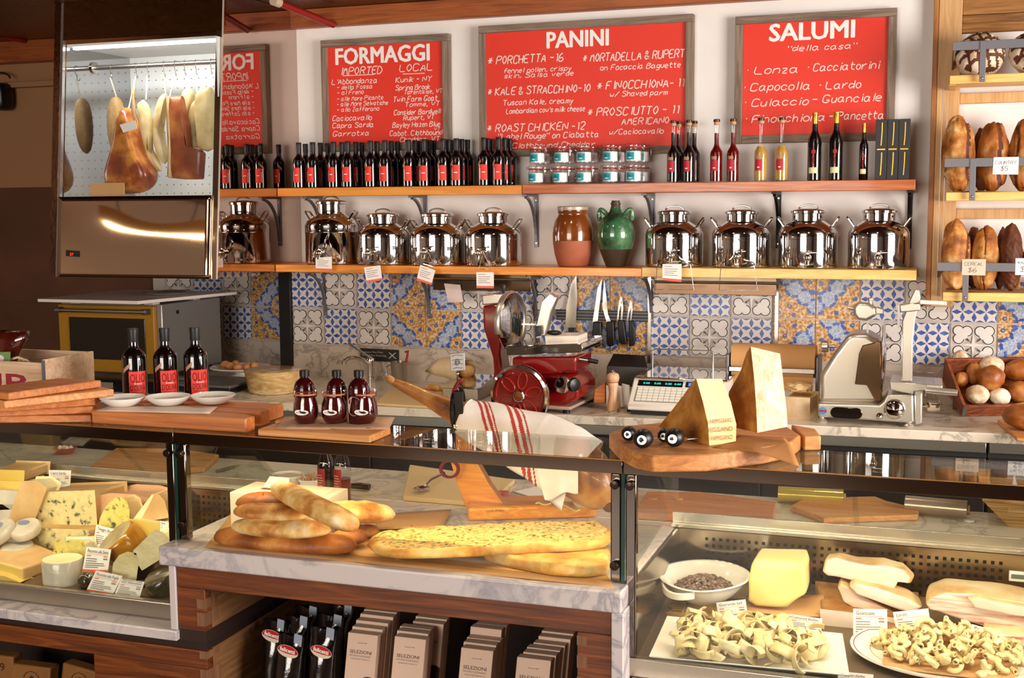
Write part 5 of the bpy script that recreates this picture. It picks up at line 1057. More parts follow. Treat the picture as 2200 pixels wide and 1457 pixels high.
mb = MB(); mb.pprism([(1150,716),(1163,648),(1181,630),(1196,640),(1184,668),(1171,722),(1152,722)], -0.66, 0.05); O('press_arm', mb, SILVER, t, bev=0.004)
mb = MB(); mb.pprism([(1120,690),(1136,684),(1150,690),(1146,738),(1122,742)], -0.72, 0.012); O('finger_guard', mb, thin_glass('clear_guard', (0.92, 0.92, 0.9)), t)
mb = MB(); p, q = PY(1174, 714, -0.76), PY(1207, 716, -0.76); mb.ell((p+q)/2, (q-p).length/2, 0.012, 0.012); O('press_handle', mb, BLACKP, t)
mb = MB(); mb.pprism([(1148,702),(1158,700),(1160,722),(1150,724)], -0.70, 0.02); O('press_grip', mb, BLACKP, t, bev=0.004)
mb = MB(); 
for k in range(8): mb.tube([PY(1125+k*5, 752-k*1.2, -0.862), PY(1133+k*5, 742-k*1.2, -0.80)], 0.0018, 5)
O('feed_spring', mb, STEEL, t)
q = PY(1206, 826, -0.77); mb = MB(); mb.lathe([(0.036, 0), (0.04, 0.006), (0.038, 0.014), (0.02, 0.016)], n=30, M=Matrix.Translation(q) @ Rz(0.9) @ Rx(PI/2)); O('thickness_dial', mb, CHROME, t)
q = PY(1229, 826, -0.80); mb = MB(); mb.lathe([(0.012, 0), (0.03, 0.004), (0.033, 0.012), (0.028, 0.026), (0.01, 0.03)], n=24, M=Matrix.Translation(q) @ Rz(0.9) @ Rx(PI/2)); O('adjusting_knob', mb, BLACKP, t)
mb = MB(); p, q = PY(1238, 770, -0.74), PY(1264, 774, -0.74); mb.cyl(p, q, 0.008, n=12); O('side_shaft', mb, CHROME, t)
mb = MB(); mb.cyl(PY(1264, 774, -0.741), PY(1284, 778, -0.741), 0.010, n=12); O('side_grip', mb, BLACKP, t)
mb = MB(); p = PY(1082, 622, -0.55); mb.lathe([(0.006, -0.02), (0.006, 0.004), (0.013, 0.006), (0.013, 0.02), (0.008, 0.023)], p, 14); O('top_knob', mb, BLACKP, t)
# ---- pepper mill, cards, printer, label scale, pen
c = PZ(1317, 882, CT); mb = MB(); s_ = 0.18/0.185
t = T('pepper_mill', 'turned pale wood pepper mill in front of the label scale', 'pepper mill', c); MILL = wood('pale_mill_wood', '#c68f66', '#d9a981', '#e5bd98', 'z', 0.4)
mb.lathe([(0.029, 0.0005), (0.030, 0.012), (0.027, 0.03), (0.0215, 0.055), (0.019, 0.08), (0.021, 0.105), (0.0245, 0.122), (0.022, 0.128)], (c.x, c.y, CT), 28); O('body', mb, MILL, t, sm=60)
mb = MB(); mb.lathe([(0.02, 0.1285), (0.026, 0.134), (0.029, 0.15), (0.025, 0.166), (0.014, 0.172)], (c.x, c.y, CT), 28); O('head', mb, MILL, t, sm=60)
mb = MB(); mb.lathe([(0.007, 0.1725), (0.008, 0.178), (0.004, 0.184)], (c.x, c.y, CT), 14); O('finial', mb, CHROME, t)
p = PZ(1290, 868, CT); mb = MB(); 
mb.prism([PY(1275, 866, -0.6), PY(1300, 866, -0.6), PY(1300, 822, -0.6), PY(1277, 836, -0.6)], (0, 0.05, 0)); O('card_box', mb, BOARDW, label='small reddish wooden box left of the pepper mill', cat='box', bev=0.003)
for k in range(3):
    mb = MB(); mb.prism([PY(1303+k*17, 872-k*2, -0.60+k*0.03), PY(1320+k*17, 876-k*2, -0.60+k*0.03), PY(1318+k*17, 832-k*2, -0.60+k*0.03), PY(1302+k*17, 828-k*2, -0.60+k*0.03)], (0.0, 0.005, 0)); O('recipe_card', mb, PAPERW, label=f'stiff white card standing beside the pepper mill, {ORD[k]} from the left', cat='card', group='white cards beside the pepper mill')
t = T('receipt_printer', 'squat black receipt printer behind the pepper mill', 'printer', PY(1345, 832, -0.3))
mb = MB(); mb.pprism([(1303,786),(1392,790),(1392,832),(1303,830)], -0.36, 0.16); O('body', mb, mat('printer_grey', '#3a3533', 0.4), t, bev=0.005)
mb = MB(); mb.prism([PY(1305, 785.5, -0.355), PY(1391, 789.5, -0.355), PY(1385, 764, -0.22), PY(1318, 760, -0.22)], (0, 0.002, -0.004)); O('lid', mb, BLACKP, t)
a, b = PY(1352, 860, -0.66), PY(1552, 868, -0.66); sx0, sx1 = a.x, b.x
t = T('label_scale', 'white electronic label scale with keypad and blue display', 'scale', ((sx0+sx1)/2, -0.5, CT))
prof = [(-0.70, CT+0.022), (-0.70, CT+0.045), (-0.575, CT+0.148), (-0.33, CT+0.148), (-0.33, CT+0.022)]
mb = MB(); mb.prism([(sx0, y, z) for y, z in prof], (sx1-sx0, 0, 0)); hs = O('housing', mb, mat('scale_white', '#e3dcd3', 0.4), t, bev=0.006)
mb = MB(); mb.box(sx0+0.012, sx1-0.012, -0.68, -0.35, CT+0.0005, CT+0.0215); O('base', mb, BLACKP, t)
mb = MB(); mb.box(sx0+0.01, sx1+0.015, -0.60, -0.22, CT+0.149, CT+0.158); O('platter', mb, CHROME, t, bev=0.003)
mb = MB(); fx0, fx1 = PY(1402, 770, -0.36).x, PY(1532, 770, -0.36).x; zt_ = PY(1465, 752, -0.36).z
mb.tube([V((fx0, -0.36, CT+0.158)), V((fx0, -0.36, zt_-0.008)), V((fx0+0.008, -0.36, zt_)), V((fx1-0.008, -0.36, zt_)), V((fx1, -0.36, zt_-0.008)), V((fx1, -0.36, CT+0.158))], 0.003, 6); O('wire_guard', mb, STEEL, t)
S0, SU = V((sx0, -0.70, CT+0.045)), V((0, 0.125, 0.103)); SN = V((0, -0.103, 0.125)).normalized(); SL = sx1-sx0
def SP(u, v, h=0.0): return S0+V((SL*u, 0, 0))+SU*v+SN*h
def patch(mb, u0, u1, v0, v1, h=0.001, th=0.004): mb.prism([SP(u0, v0, h), SP(u1, v0, h), SP(u1, v1, h), SP(u0, v1, h)], SN*-th)
mb = MB(); patch(mb, 0.06, 0.55, 0.72, 0.93); d1 = O('display', mb, mat('black_display', '#0c1010', 0.1), t)
mb = MB()
for u in (0.12, 0.24, 0.36, 0.46): text(mb, '0.00', SP(u, 0.79, 0.0016), XD, SU.normalized(), SL*0.07, 0.011)
O('lettering', mb, mat('teal_digits', '#2fd0c8', 0.5, emit='#2fd0c8', es=1.2), d1)
mb = MB(); patch(mb, 0.58, 0.95, 0.73, 0.93); d2 = O('display', mb, BLACKP, t)
mb = MB(); patch(mb, 0.61, 0.92, 0.77, 0.89, 0.002, 0.0008); O('blue_screen', mb, mat('blue_screen', '#3f74e0', 0.3, emit='#3f74e0', es=0.9), d2)
mb = MB(); patch(mb, 0.06, 0.95, 0.14, 0.67, 0.0008, 0.002); kp = O('keypad', mb, mat('keypad_frame', '#8d8981', 0.4), t)
mb = MB(); mb2 = MB()
for i in range(14):
    for j in range(5):
        u = 0.075+i*0.061; v = 0.17+j*0.1; g_ = mb2 if (i > 8 and not (i < 12 and j < 3)) else mb; patch(g_, u, u+0.055, v, v+0.085, 0.0022, 0.0012)
O('white_keys', mb, mat('white_keys', '#e9e4da', 0.4), kp); O('blue_keys', mb2, mat('blue_keys', '#4a7cc0', 0.4), kp)
mb = MB(); mb.tube([PZ(1347, 880, CT+0.011), PZ(1375, 880, CT+0.011), PZ(1408, 881, CT+0.011)], [0.010, 0.008, 0.011], 10); O('marker_pen', mb, BLACKP, label='black marker pen lying in front of the label scale', cat='pen')
mb = MB(); mb.sheet(10, 1, lambda u, v: PZ(1306+24*u, 886-6*u, CT+0.002+0.022*abs(math.sin(u*7)))+V((0, 0.014*v, 0)), 0.0012); O('black_strap', mb, BLACKP, label='curled black strap lying at the foot of the pepper mill', cat='strap')
# ---- kraft paper roll with cutter
a, b = PY(1574, 770, -0.3), PY(1753, 770, -0.3); zc = PY(1660, 775, -0.3).z
KR = mat('kraft_roll', '#cf9a63', 0.7)
t = T('paper_dispenser', 'kraft paper roll in a metal cutter stand behind the big cheese wedge', 'paper roll', ((a.x+b.x)/2, -0.3, CT))
mb = MB(); mb.cyl((a.x, -0.28, zc), (b.x, -0.28, zc), 0.075, n=36); O('paper_roll', mb, KR, t)
mb = MB(); mb.box(a.x-0.004, b.x+0.004, -0.385, -0.36, zc-0.045, zc-0.022); O('cutter_bar', mb, STEEL, t, bev=0.003)
for x_ in (a.x-0.02, b.x+0.006): mb = MB(); mb.box(x_, x_+0.014, -0.37, -0.2, CT+0.0005, zc+0.03); O('side_stand', mb, IRON, t, bev=0.004)
mb = MB(); mb.sheet(6, 6, lambda u, v: (a.x+0.005+(b.x-a.x-0.01)*u, -0.357-0.02*math.sin(v*2), zc-0.03-v*0.09), 0.0008); O('paper_sheet', mb, KR, t)
# ---- pale cheese wedge with rind beside the slicer
CH1 = nmat('pale_cheese', [(0.3, '#d5b077'), (0.7, '#e6c894')], 8, rough=0.55, bump=0.1); RND = nmat('cheese_rind', [(0.3, '#b08a5e'), (0.55, '#cdb08a'), (0.75, '#e2d3bd')], 7, detail=8, rough=0.5, bump=0.2)
def wedge(lbl, px, Y, dep, mats, cat='cheese', nm='cheese_wedge', bev=0.006, top=None, group=None, slope=(0, 0)):
    """front face traced in plane Y, going back by dep (world metres, optional skew); mats = (front, sides)"""
    P_ = [PY(x, y, Y) for x, y in px]; n = len(P_); mb = MB(); off = V((slope[0], dep, slope[1]))
    mb.add(P_, [tuple(range(n))]); Q = [p+off for p in P_]; mb.m = 1
    mb.add(P_+Q, [(i, (i+1) % n, n+(i+1) % n, n+i) for i in range(n)]+[tuple(range(2*n-1, n-1, -1))])
    o = O(nm, mb, mats, label=lbl, cat=cat, bev=0, group=group, sm=30)
    b = o.modifiers.new('w', 'WELD'); b.merge_threshold = 0.0002; b = o.modifiers.new('bevel', 'BEVEL'); b.width = bev; b.segments = 3; b.limit_method = 'ANGLE'; b.angle_limit = math.radians(30)
    return o
wedge('pale cheese chunk with rind between the big wedge and the silver slicer', [(1684, 855), (1737, 858), (1737, 908), (1690, 904)], -0.60, 0.2, (RND, CH1), slope=(0.02, 0.0))
mb = MB(); blob(mb, PY(1716, 832, -0.5), 0.06, 0.05, 0.022, None, 31, 0.25, 3); O('grated_cheese', mb, CH1, label='small heap of grated cheese on the pale cheese chunk', cat='cheese')
# ---- silver slicer
t = T('meat_slicer', 'silver electric deli slicer at the right of the back worktop', 'slicer', PY(1870, 915, -0.55)); Ys = -0.66
mb = MB(); mb.pprism([(1757,866),(1890,870),(1898,862),(1905,848),(1962,848),(1963,908),(1950,909),(1758,896)], Ys, 0.28); O('base', mb, SILVER, t, bev=0.008, seg=4)
mb = MB(); mb.pprism([(1758,866),(1762,805),(1790,760),(1818,724),(1832,717),(1862,717),(1872,722),(1893,734),(1893,868)], Ys+0.06, 0.2); O('motor_housing', mb, SILVER, t, bev=0.022, seg=5)
mb = MB(); mb.pprism([(1838,815),(1845,760),(1853,742),(1893,733),(1894,862),(1880,862),(1862,828),(1836,826)], Ys+0.045, 0.014); O('blade_cover', mb, mat('bronze_cover', '#8b7058', 0.15, metal=0.95), t, bev=0.004)
q = PY(1898, 768, Ys+0.12); mb = MB(); mb.lathe([(0.02, -0.01), (0.142, -0.004), (0.15, 0.0), (0.142, 0.004), (0.02, 0.012)], n=56, M=Matrix.Translation(q) @ Ry(PI/2)); O('blade', mb, CHROME, t, sm=30)
mb = MB(); mb.pprism([(1833,660),(1842,650),(1868,652),(1882,662),(1884,678),(1862,690),(1842,688),(1834,676)], Ys+0.09, 0.06); O('sharpener', mb, SILVER, t, bev=0.012, seg=4)
for px in ((1870,640),(1822,661)):
    pass
mb = MB(); p = PY(1870, 652, Ys+0.12); mb.lathe([(0.009, -0.004), (0.009, 0.012), (0.014, 0.014), (0.014, 0.022), (0.008, 0.025)], p, 16); O('sharpener_knob', mb, SILVER, t)
mb = MB(); mb.cyl(PY(1821, 661, Ys+0.12), PY(1834, 663, Ys+0.12), 0.006, n=12); O('sharpener_button', mb, SILVER, t)
mb = MB(); mb.pprism([(1862,688),(1866,688),(1866,720),(1862,720)], Ys+0.1, 0.012); O('sharpener_post', mb, STEEL, t)
mb = MB(); mb.pprism([(1882,660),(1898,664),(1898,675),(1882,676)], Ys+0.1, 0.04); O('sharpener_arm', mb, SILVER, t, bev=0.003)
q = PY(1772, 744, Ys+0.16); mb = MB(); mb.cyl(q, PY(1798, 744, Ys+0.16), 0.006, n=12); O('lock_shaft', mb, STEEL, t)
mb = MB(); mb.cyl(PY(1765, 744, Ys+0.16), PY(1780, 744, Ys+0.16), 0.027, n=10); O('lock_knob', mb, SILVER, t, bev=0.004)
q = PY(1922, 879, Ys); mb = MB(); mb.lathe([(0.043, 0), (0.04, 0.014), (0.028, 0.024), (0.0, 0.03)], n=32, M=Matrix.Translation(q) @ Rx(PI/2), c1=False); O('thickness_dial', mb, CHROME, t, sm=60)
q = PY(1890, 895, Ys); mb = MB(); mb.lathe([(0.016, 0), (0.015, 0.006), (0.0, 0.012)], n=24, M=Matrix.Translation(q) @ Rx(PI/2), c1=False); O('start_button', mb, CHROME, t, sm=60)
mb = MB(); p, q = PY(1784, 884, Ys-0.001), PY(1853, 891, Ys-0.001); hh = 0.024
mb.prism([(p.x+hh*(1-math.cos(a)) if abs(a) < PI/2 else 0, 0, 0) for a in ()] or [V((p.x+hh+hh*math.cos(a), Ys, (p.z+q.z)/2+hh*math.sin(a))) for a in [PI/2+PI*k/8 for k in range(9)]]+[V((q.x-hh+hh*math.cos(a), Ys, (p.z+q.z)/2+hh*math.sin(a))) for a in [-PI/2+PI*k/8 for k in range(9)]], (0, -0.006, 0)); sw = O('switch_panel', mb, mat('black_gloss', '#0b0a0a', 0.1, coat=0.6), t, bev=0.003)
q = PY(1768, 883, Ys-0.001); mb = MB(); mb.lathe([(0.016, 0), (0.0, 0.001)], n=24, M=Matrix.Translation(q) @ Rx(PI/2), c1=False); bg = O('badge', mb, mat('blue_badge', '#3f86c8', 0.4), t)
mb = MB(); mb.box(q.x-0.015, q.x+0.015, Ys-0.0025, Ys-0.0012, q.z-0.004, q.z+0.004); O('badge_band', mb, RINK, bg)
for fx, Y in ((1766, Ys+0.02), (1952, Ys+0.02), (1775, Ys+0.24), (1950, Ys+0.24)):
    q = PY(fx, 900, Y); mb = MB(); mb.lathe([(0.02, 0.0005), (0.024, 0.008), (0.018, 0.014), (0.01, 0.02), (0.01, 0.032)], (q.x, Y, CT), 18); O('foot', mb, SILVER, t)
mb = MB(); mb.pprism([(1938,690),(1956,640),(1965,622),(1975,622),(1978,640),(1966,690),(1962,735),(1960,820),(1936,820),(1937,735)], Ys+0.02, 0.03); O('carriage_arm', mb, SILVER, t, bev=0.005)
mb = MB(); mb.cyl(PY(1976, 649, Ys+0.0), PY(2034, 652, Ys+0.0), 0.009, n=14); O('pusher_grip', mb, mat('ivory_grip', '#ece6d8', 0.35), t, bev=0.003)
mb = MB(); mb.pprism([(1932,655),(1976,650),(1978,668),(1934,672)], Ys+0.01, 0.05); O('pusher_block', mb, SILVER, t, bev=0.005)
mb = MB()
for k in range(9): q = PY(1925+3*(k % 3), 662+4*k, Ys+0.03); mb.lathe([(0.004, 0), (0.0, 0.014)], n=6, M=Matrix.Translation(q) @ Ry(-PI/2), c1=False)
mb.pprism([(1928,655),(1933,655),(1933,705),(1928,705)], Ys+0.025, 0.02); O('spiked_pusher', mb, STEEL, t)
mb = MB(); mb.pprism([(1898,795),(2008,802),(2008,822),(1900,838)], Ys+0.05, 0.012); O('clear_fence', mb, thin_glass('clear_acrylic', (0.95, 0.95, 0.97)), t)
mb = MB(); mb.pprism([(1912,820),(2025,828),(2025,836),(1962,842),(1962,848),(1912,838)], Ys, 0.22); O('carriage_table', mb, SILVER, t, bev=0.004)
mb = MB(); mb.pprism([(1963,836),(1982,836),(1981,910),(1966,914)], Ys+0.02, 0.1); O('carriage_support', mb, SILVER, t, bev=0.006)
mb = MB(); mb.lathe([(0.026, 0), (0.026, 0.004), (0.012, 0.005), (0.0135, 0.11), (0.013, 0.112), (0.013, 0.122), (0.010, 0.124)], n=24, M=Matrix.Translation(PY(1988, 838, Ys-0.01)) @ Ry(PI/2+0.05)); O('carriage_handle', mb, SILVER, t)
q = PY(1992, 871, Ys+0.06); mb = MB(); mb.lathe([(0.008, -0.03), (0.008, 0), (0.024, 0.001), (0.025, 0.004), (0.025, 0.046), (0.022, 0.05)], n=14, M=Matrix.Translation(q) @ Ry(PI/2)); O('carriage_knob', mb, CHROME, t, sm=20)
# ---- crate of round loaves and loaf on a board
RB_ = wood('dark_crate_wood', '#4a2210', '#7a3c1c', '#96532a', 'x', 0.5)
A = PZ(2066, 895, CT+0.001); B = PY(2023, 815, A.y+0.20); yv = (B-A); dD = yv.length; yv.normalize()   # the crate stands turned, its back end propped up
xv = yv.cross(V((0, 0, 1))).normalized(); zv = xv.cross(yv)
CM = Matrix((xv, yv, zv)).transposed().to_4x4(); CM.translation = A; y0, y1 = A.y, B.y
t = T('bread_crate', 'dark stained wooden crate of round loaves on the right end of the worktop', 'crate', A)
W_, zf, zk, fl = 0.40, PY(2080, 863, A.y).z-A.z, PY(2029, 761, B.y).z-B.z, 0.012
def cpanel(pts, th):
    q = [CM @ V(p) for p in pts]; o_ = CM.to_3x3() @ V(th); mb = MB(); mb.prism(q, o_); O('side_panel', mb, RB_, t, bev=0.003)
mb = MB(); mb.box(0, W_, 0, dD, 0.0005, 0.012, CM); O('bottom', mb, RB_, t)
cpanel([(0, 0, 0.0125), (W_, 0, 0.0125), (W_+fl, -fl, zf), (-fl, -fl, zf)], (0, 0.014, 0)); cpanel([(0, dD, 0.0125), (W_, dD, 0.0125), (W_+fl, dD+fl, zk), (-fl, dD+fl, zk)], (0, -0.014, 0))
cpanel([(0, 0.0145, 0.0125), (0, dD-0.0145, 0.0125), (-fl, dD+fl-0.0145, zk), (-fl, -fl+0.0145, zf)], (0.014, 0, 0)); cpanel([(W_, 0.0145, 0.0125), (W_, dD-0.0145, 0.0125), (W_+fl, dD+fl-0.0145, zk), (W_+fl, -fl+0.0145, zf)], (-0.014, 0, 0))
mb = MB(); mb.prism([CM @ V(p) for p in ((-0.002, -0.002, 0.004), (0.014, -0.002, 0.004), (0.014-fl, -fl-0.002, zf+0.002), (-fl-0.002, -fl-0.002, zf+0.002))], CM.to_3x3() @ V((0, -0.002, 0))); O('corner_iron', mb, IRON, t)
mb = MB(); q = CM @ V((0.2, dD-0.05, -0.0005)); mb.box(q.x-0.15, q.x+0.15, q.y-0.05, q.y+0.0, CT+0.0005, q.z-0.013); O('prop', mb, RB_, t)
RG = 'round loaves in the dark crate'
for k, (lbl, px, py, Y, rx, rz, m_) in enumerate((('floured oval roll upright in the back left corner of the dark crate', 2064, 776, y1-0.06, 0.036, 0.05, FLOUR), ('brown roll behind the round loaf, second from the left in the dark crate', 2092, 802, y1-0.10, 0.032, 0.05, CRUSTB),
    ('floured round loaf at the back centre of the dark crate', 2130, 786, y1-0.07, 0.056, 0.045, FLOUR), ('shiny brown round loaf on top in the middle of the dark crate', 2130, 812, y0+0.14, 0.056, 0.055, CRUSTB),
    ('floured round loaf in the front left corner of the dark crate', 2100, 848, y0+0.055, 0.05, 0.042, FLOUR), ('floured loaf at the front centre of the dark crate', 2148, 852, y0+0.055, 0.045, 0.038, FLOUR),
    ('brown loaf at the back right of the dark crate', 2192, 795, y1-0.10, 0.07, 0.05, CRUSTB), ('brown loaf at the front right of the dark crate', 2192, 842, y0+0.07, 0.052, 0.048, CRUSTB), ('small brown roll low on the left in the dark crate', 2066, 815, y1-0.15, 0.03, 0.035, CRUSTB), ('dark loaf at the far right corner of the crate', 2240, 815, y0+0.2, 0.07, 0.05, CRUSTB))):
    hh = 0.012+rz*(1.0 if k not in (2, 3, 6) else 1.7); d = ray(px, py); P0 = A+zv*hh; q = CAM+d*((P0-CAM).dot(zv)/d.dot(zv)); mb = MB(); blob(mb, q, rx, min(rx, 0.05), rz, Ry(0.2*(k % 3-1)), 40+k, 0.07, 2.0); O('round_loaf', mb, m_, label=lbl, cat='bread', group=RG, sm=180)
slab('pale wooden board under the loaf at the right picture edge', [(2143, 902), (2260, 905), (2300, 950), (2184, 940)], CT, 0.016, BOARDL)
def xpick(d):
    if d.z < 0.1: return (0, 1)
    a, b = abs(d.x+0.25*math.sin(d.y*2)), abs(d.y+0.1); return (1, 0.93) if (a < 0.09 or b < 0.09) else (0, 1)
q = PZ(2200, 925, CT+0.017); mb = MB(); blob(mb, (q.x+0.02, q.y+0.02, CT+0.017+0.055), 0.105, 0.08, 0.055, None, 60, 0.05, 2.0, xpick, 50, 34); O('bread_loaf', mb, [CRUSTB, CRUST], label='golden crusty loaf with a cross slash on the pale board, right edge', cat='bread', sm=180)
# ================================================================ display counter
YG, GT = -2.70, 1.10
XA, XB = 1.107, 2.543
DZ = lambda Y, h=0.0: 0.53+h+(Y+2.69)*0.12                            # sloping case deck
def PDK(x, y, h=0.0):
    d = ray(x, y); s_ = (0.53+h+(CAM.y+2.69)*0.12-CAM.z)/(d.z-0.12*d.y); return CAM+d*s_
ALU = mat('champagne_aluminium', '#b9ad9c', 0.3, metal=0.85); ALUL = mat('rail_aluminium', '#cfc6b8', 0.25, metal=0.85)
POSTM = mat('dark_chrome_post', '#7d746c', 0.07, metal=1.0); GRIL = nmat('case_steel', [(0.3, '#9a8a76'), (0.7, '#ab9a84')], 3, rough=0.16, metal=0.95)
WARM = (1.0, 0.80, 0.48)
def lamp_bar(x0, x1, y, z, power, col=WARM):
    l = bpy.data.lights.new('case_lamp', 'AREA'); l.shape = 'RECTANGLE'; l.size = x1-x0; l.size_y = 0.03; l.energy = power; l.color = col; l.spread = math.radians(150)
    o = bpy.data.objects.new('case_lamp', l); COL.objects.link(o); o.location = ((x0+x1)/2, y, z); o.rotation_euler = (0.5, 0, 0)
def case(lbl, x0, x1, zb, cold, lip, watts):
    t = T('display_case', lbl, 'display case', ((x0+x1)/2, -2.4, zb)); e = 0.0015
    mb = MB(); mb.box(x0+e, x1-e, YG-0.012, YG+0.004, 1.064, GT); O('front_band', mb, BAND, t, bev=0.001)
    mb = MB(); mb.box(x0+e, x1-e, YG-0.0115, YG-0.001, GT+0.0002, GT+0.0012); O('edge_trim', mb, mat('gold_edge', '#b98a4a', 0.3, metal=0.9), t)
    mb = MB(); mb.box(x0+e, x1-e, YG+0.0045, -2.40, GT-0.008, GT); O('glass_top', mb, PANE, t)
    mb = MB(); mb.box(x0+e, x1-e, YG+0.0045, YG+0.05, 1.072, GT-0.0085); ch = O('lamp_channel', mb, mat('lamp_channel', '#57493c', 0.2, metal=0.9), t, bev=0.002)
    mb = MB(); mb.box(x0+0.05, x1-0.05, YG+0.012, YG+0.042, 1.0675, 1.0715); O('lamp_tube', mb, mat('warm_tube', '#fff0d0', 0.5, emit='#ffd79a', es=6), ch)
    lamp_bar(x0+0.05, x1-0.05, YG+0.03, 1.062, watts, (1.0, 0.84, 0.58) if cold else WARM)
    mb = MB(); mb.box(x0+0.03, x1-0.03, YG, YG+0.006, zb+0.001, 1.063); O('front_pane', mb, PANE, t)
    for xs, xe in ((x0+0.006, x0+0.036), (x1-0.036, x1-0.006)):
        mb = MB(); mb.box(xs, xe, YG-0.006, YG+0.022, zb+0.001, 1.0635); O('post', mb, POSTM, t, bev=0.004, seg=3)
        for zk in ((1.035, zb+0.05) if not cold else (1.035,)):
            mb = MB(); mb.lathe([(0.013, 0), (0.013, 0.016), (0.011, 0.019), (0.0, 0.02)], n=20, M=Matrix.Translation(((xs+xe)/2, YG-0.0065, zk)) @ Rx(PI/2), c1=False); O('glass_knob', mb, mat('dark_knob', '#3a2c26', 0.2, metal=0.8), t)
    if cold:
        # sloping deck, perforated back panel, rail, slanted rear doors, front lip
        mb = MB(); mb.prism([(x0+0.02, -2.69, DZ(-2.69)-0.012), (x0+0.02, -2.085, DZ(-2.085)-0.012), (x0+0.02, -2.085, DZ(-2.085)), (x0+0.02, -2.69, DZ(-2.69))], (x1-x0-0.04, 0, 0)); O('deck', mb, mat('case_deck', '#7c6a55', 0.4, metal=0.5), t)
        mb = MB(); mb.box(x0+0.004, x1-0.004, YG-0.004, YG+0.02, 0.49, 0.545); O('front_lip', mb, ALU, t, bev=0.004)
        mb = MB(); mb.box(x0+0.01, x1-0.01, -2.084, -2.07, 0.585, 0.755); bp = O('back_panel', mb, GRIL, t)
        mb = MB(); n_ = int((min(x1, 3.7)-x0-0.25)/0.0225)
        for j in range(6):
            for i in range(n_):
                cx, cz = x0+0.12+i*0.0225, 0.727-j*0.0225; mb.poly([(cx-0.005, -2.0846, cz-0.005), (cx+0.005, -2.0846, cz-0.005), (cx+0.005, -2.0846, cz+0.005), (cx-0.005, -2.0846, cz+0.005)])
        O('perforation', mb, mat('dark_hole', '#120d09', 0.8), bp)
        mb = MB(); mb.box(x0+0.004, x1-0.004, -2.085, -2.032, 0.757, 0.768); mb.box(x0+0.004, x1-0.004, -2.064, -2.056, 0.768, 0.802); O('rear_rail', mb, ALUL, t, bev=0.001)
        mb = MB(); mb.box(x0+0.004, x1-0.004, -2.05, -2.04, 0.768, 0.792); O('rear_rail', mb, ALUL, t, bev=0.001)
        mb = MB(); mb.box(x0+0.022, x0+0.03, -2.68, -2.086, 0.533, 0.755); O('reflection_panel', mb, GRIL, t)  # added steel panel standing in for the dark reflection in the glass
        k = (x1-x0)/3
        for i in range(3):
            a, b = x0+i*k+0.004, x0+(i+1)*k+0.02*(i < 2)-0.004*(i == 2); o_ = 0.008*(i % 2)
            mb = MB(); mb.prism([(a, -2.052+o_, 0.795), (b, -2.052+o_, 0.795), (b, -2.392+o_, 1.088), (a, -2.392+o_, 1.088)], (0, 0.0028, 0.0032)); O('rear_door', mb, PANE, t)
    return t
case('left refrigerated glass display case full of cheeses', -0.75, XA, 0.546, True, 0, 6)
case('middle glass display case over the marble slab with bread', XA+0.0005, XB, 0.757, False, 0, 4.2)
case('right refrigerated glass display case with pasta and cured fat', XB+0.0005, 4.25, 0.546, True, 0, 7.5)
for lbl, x in (('green-edged glass divider between cheese case and bread', XA), ('green-edged glass divider between bread and pasta case', XB)):
    t = T('glass_divider', lbl, 'glass divider', (x, -2.4, 0.757)); mb = MB()
    mb.prism([(x-0.004, YG-0.0005, 0.757), (x-0.004, -2.0935, 0.803), (x-0.004, -2.396, 1.062), (x-0.004, YG-0.0005, 1.062)], (0.008, 0, 0)); O('pane', mb, PANE, t)
    mb = MB(); mb.box(x-0.005, x+0.005, YG-0.008, YG-0.001, 0.757 if x < 2 else 0.53, 1.0635); O('polished_edge', mb, EDGE, t)
# marble slab under the bread, marble ledges, rear worktop
mb = MB(); mb.box(1.087, 2.558, -2.785, -2.0305, 0.695, 0.755); O('marble_slab', mb, MARB, label='thick grey-veined marble slab carrying the bread in the middle', cat='marble slab', bev=0.005, seg=3)
mb = MB(); mb.box(-0.75, 4.25, -2.03, -1.57, 0.715, 0.755); O('worktop', mb, MARBT, label='marble worktop running behind the display cases on the staff side', cat='worktop', bev=0.004)
mb = MB(); mb.box(-0.75, 1.139, -2.782, -2.60, 0.455, 0.488); O('marble_ledge', mb, MARB, label='narrow marble ledge below the front of the cheese case', cat='marble ledge', bev=0.004)
mb = MB(); mb.box(2.565, 4.25, -2.782, -2.60, 0.455, 0.488); O('marble_ledge', mb, MARB, label='narrow marble ledge below the front of the pasta case', cat='marble ledge', bev=0.004)
mb = MB(); mb.box(1.115, 1.139, -2.776, -2.03, 0.489, 0.694); O('marble_upright', mb, MARB, label='thin white marble upright between cheese case and wooden niche', cat='marble panel', bev=0.003)
mb = MB(); mb.box(2.528, 2.562, -2.776, -2.03, 0.0, 0.694); O('marble_upright', mb, MARB, label='white marble upright right of the wooden niche with the pasta boxes', cat='marble panel', bev=0.003)
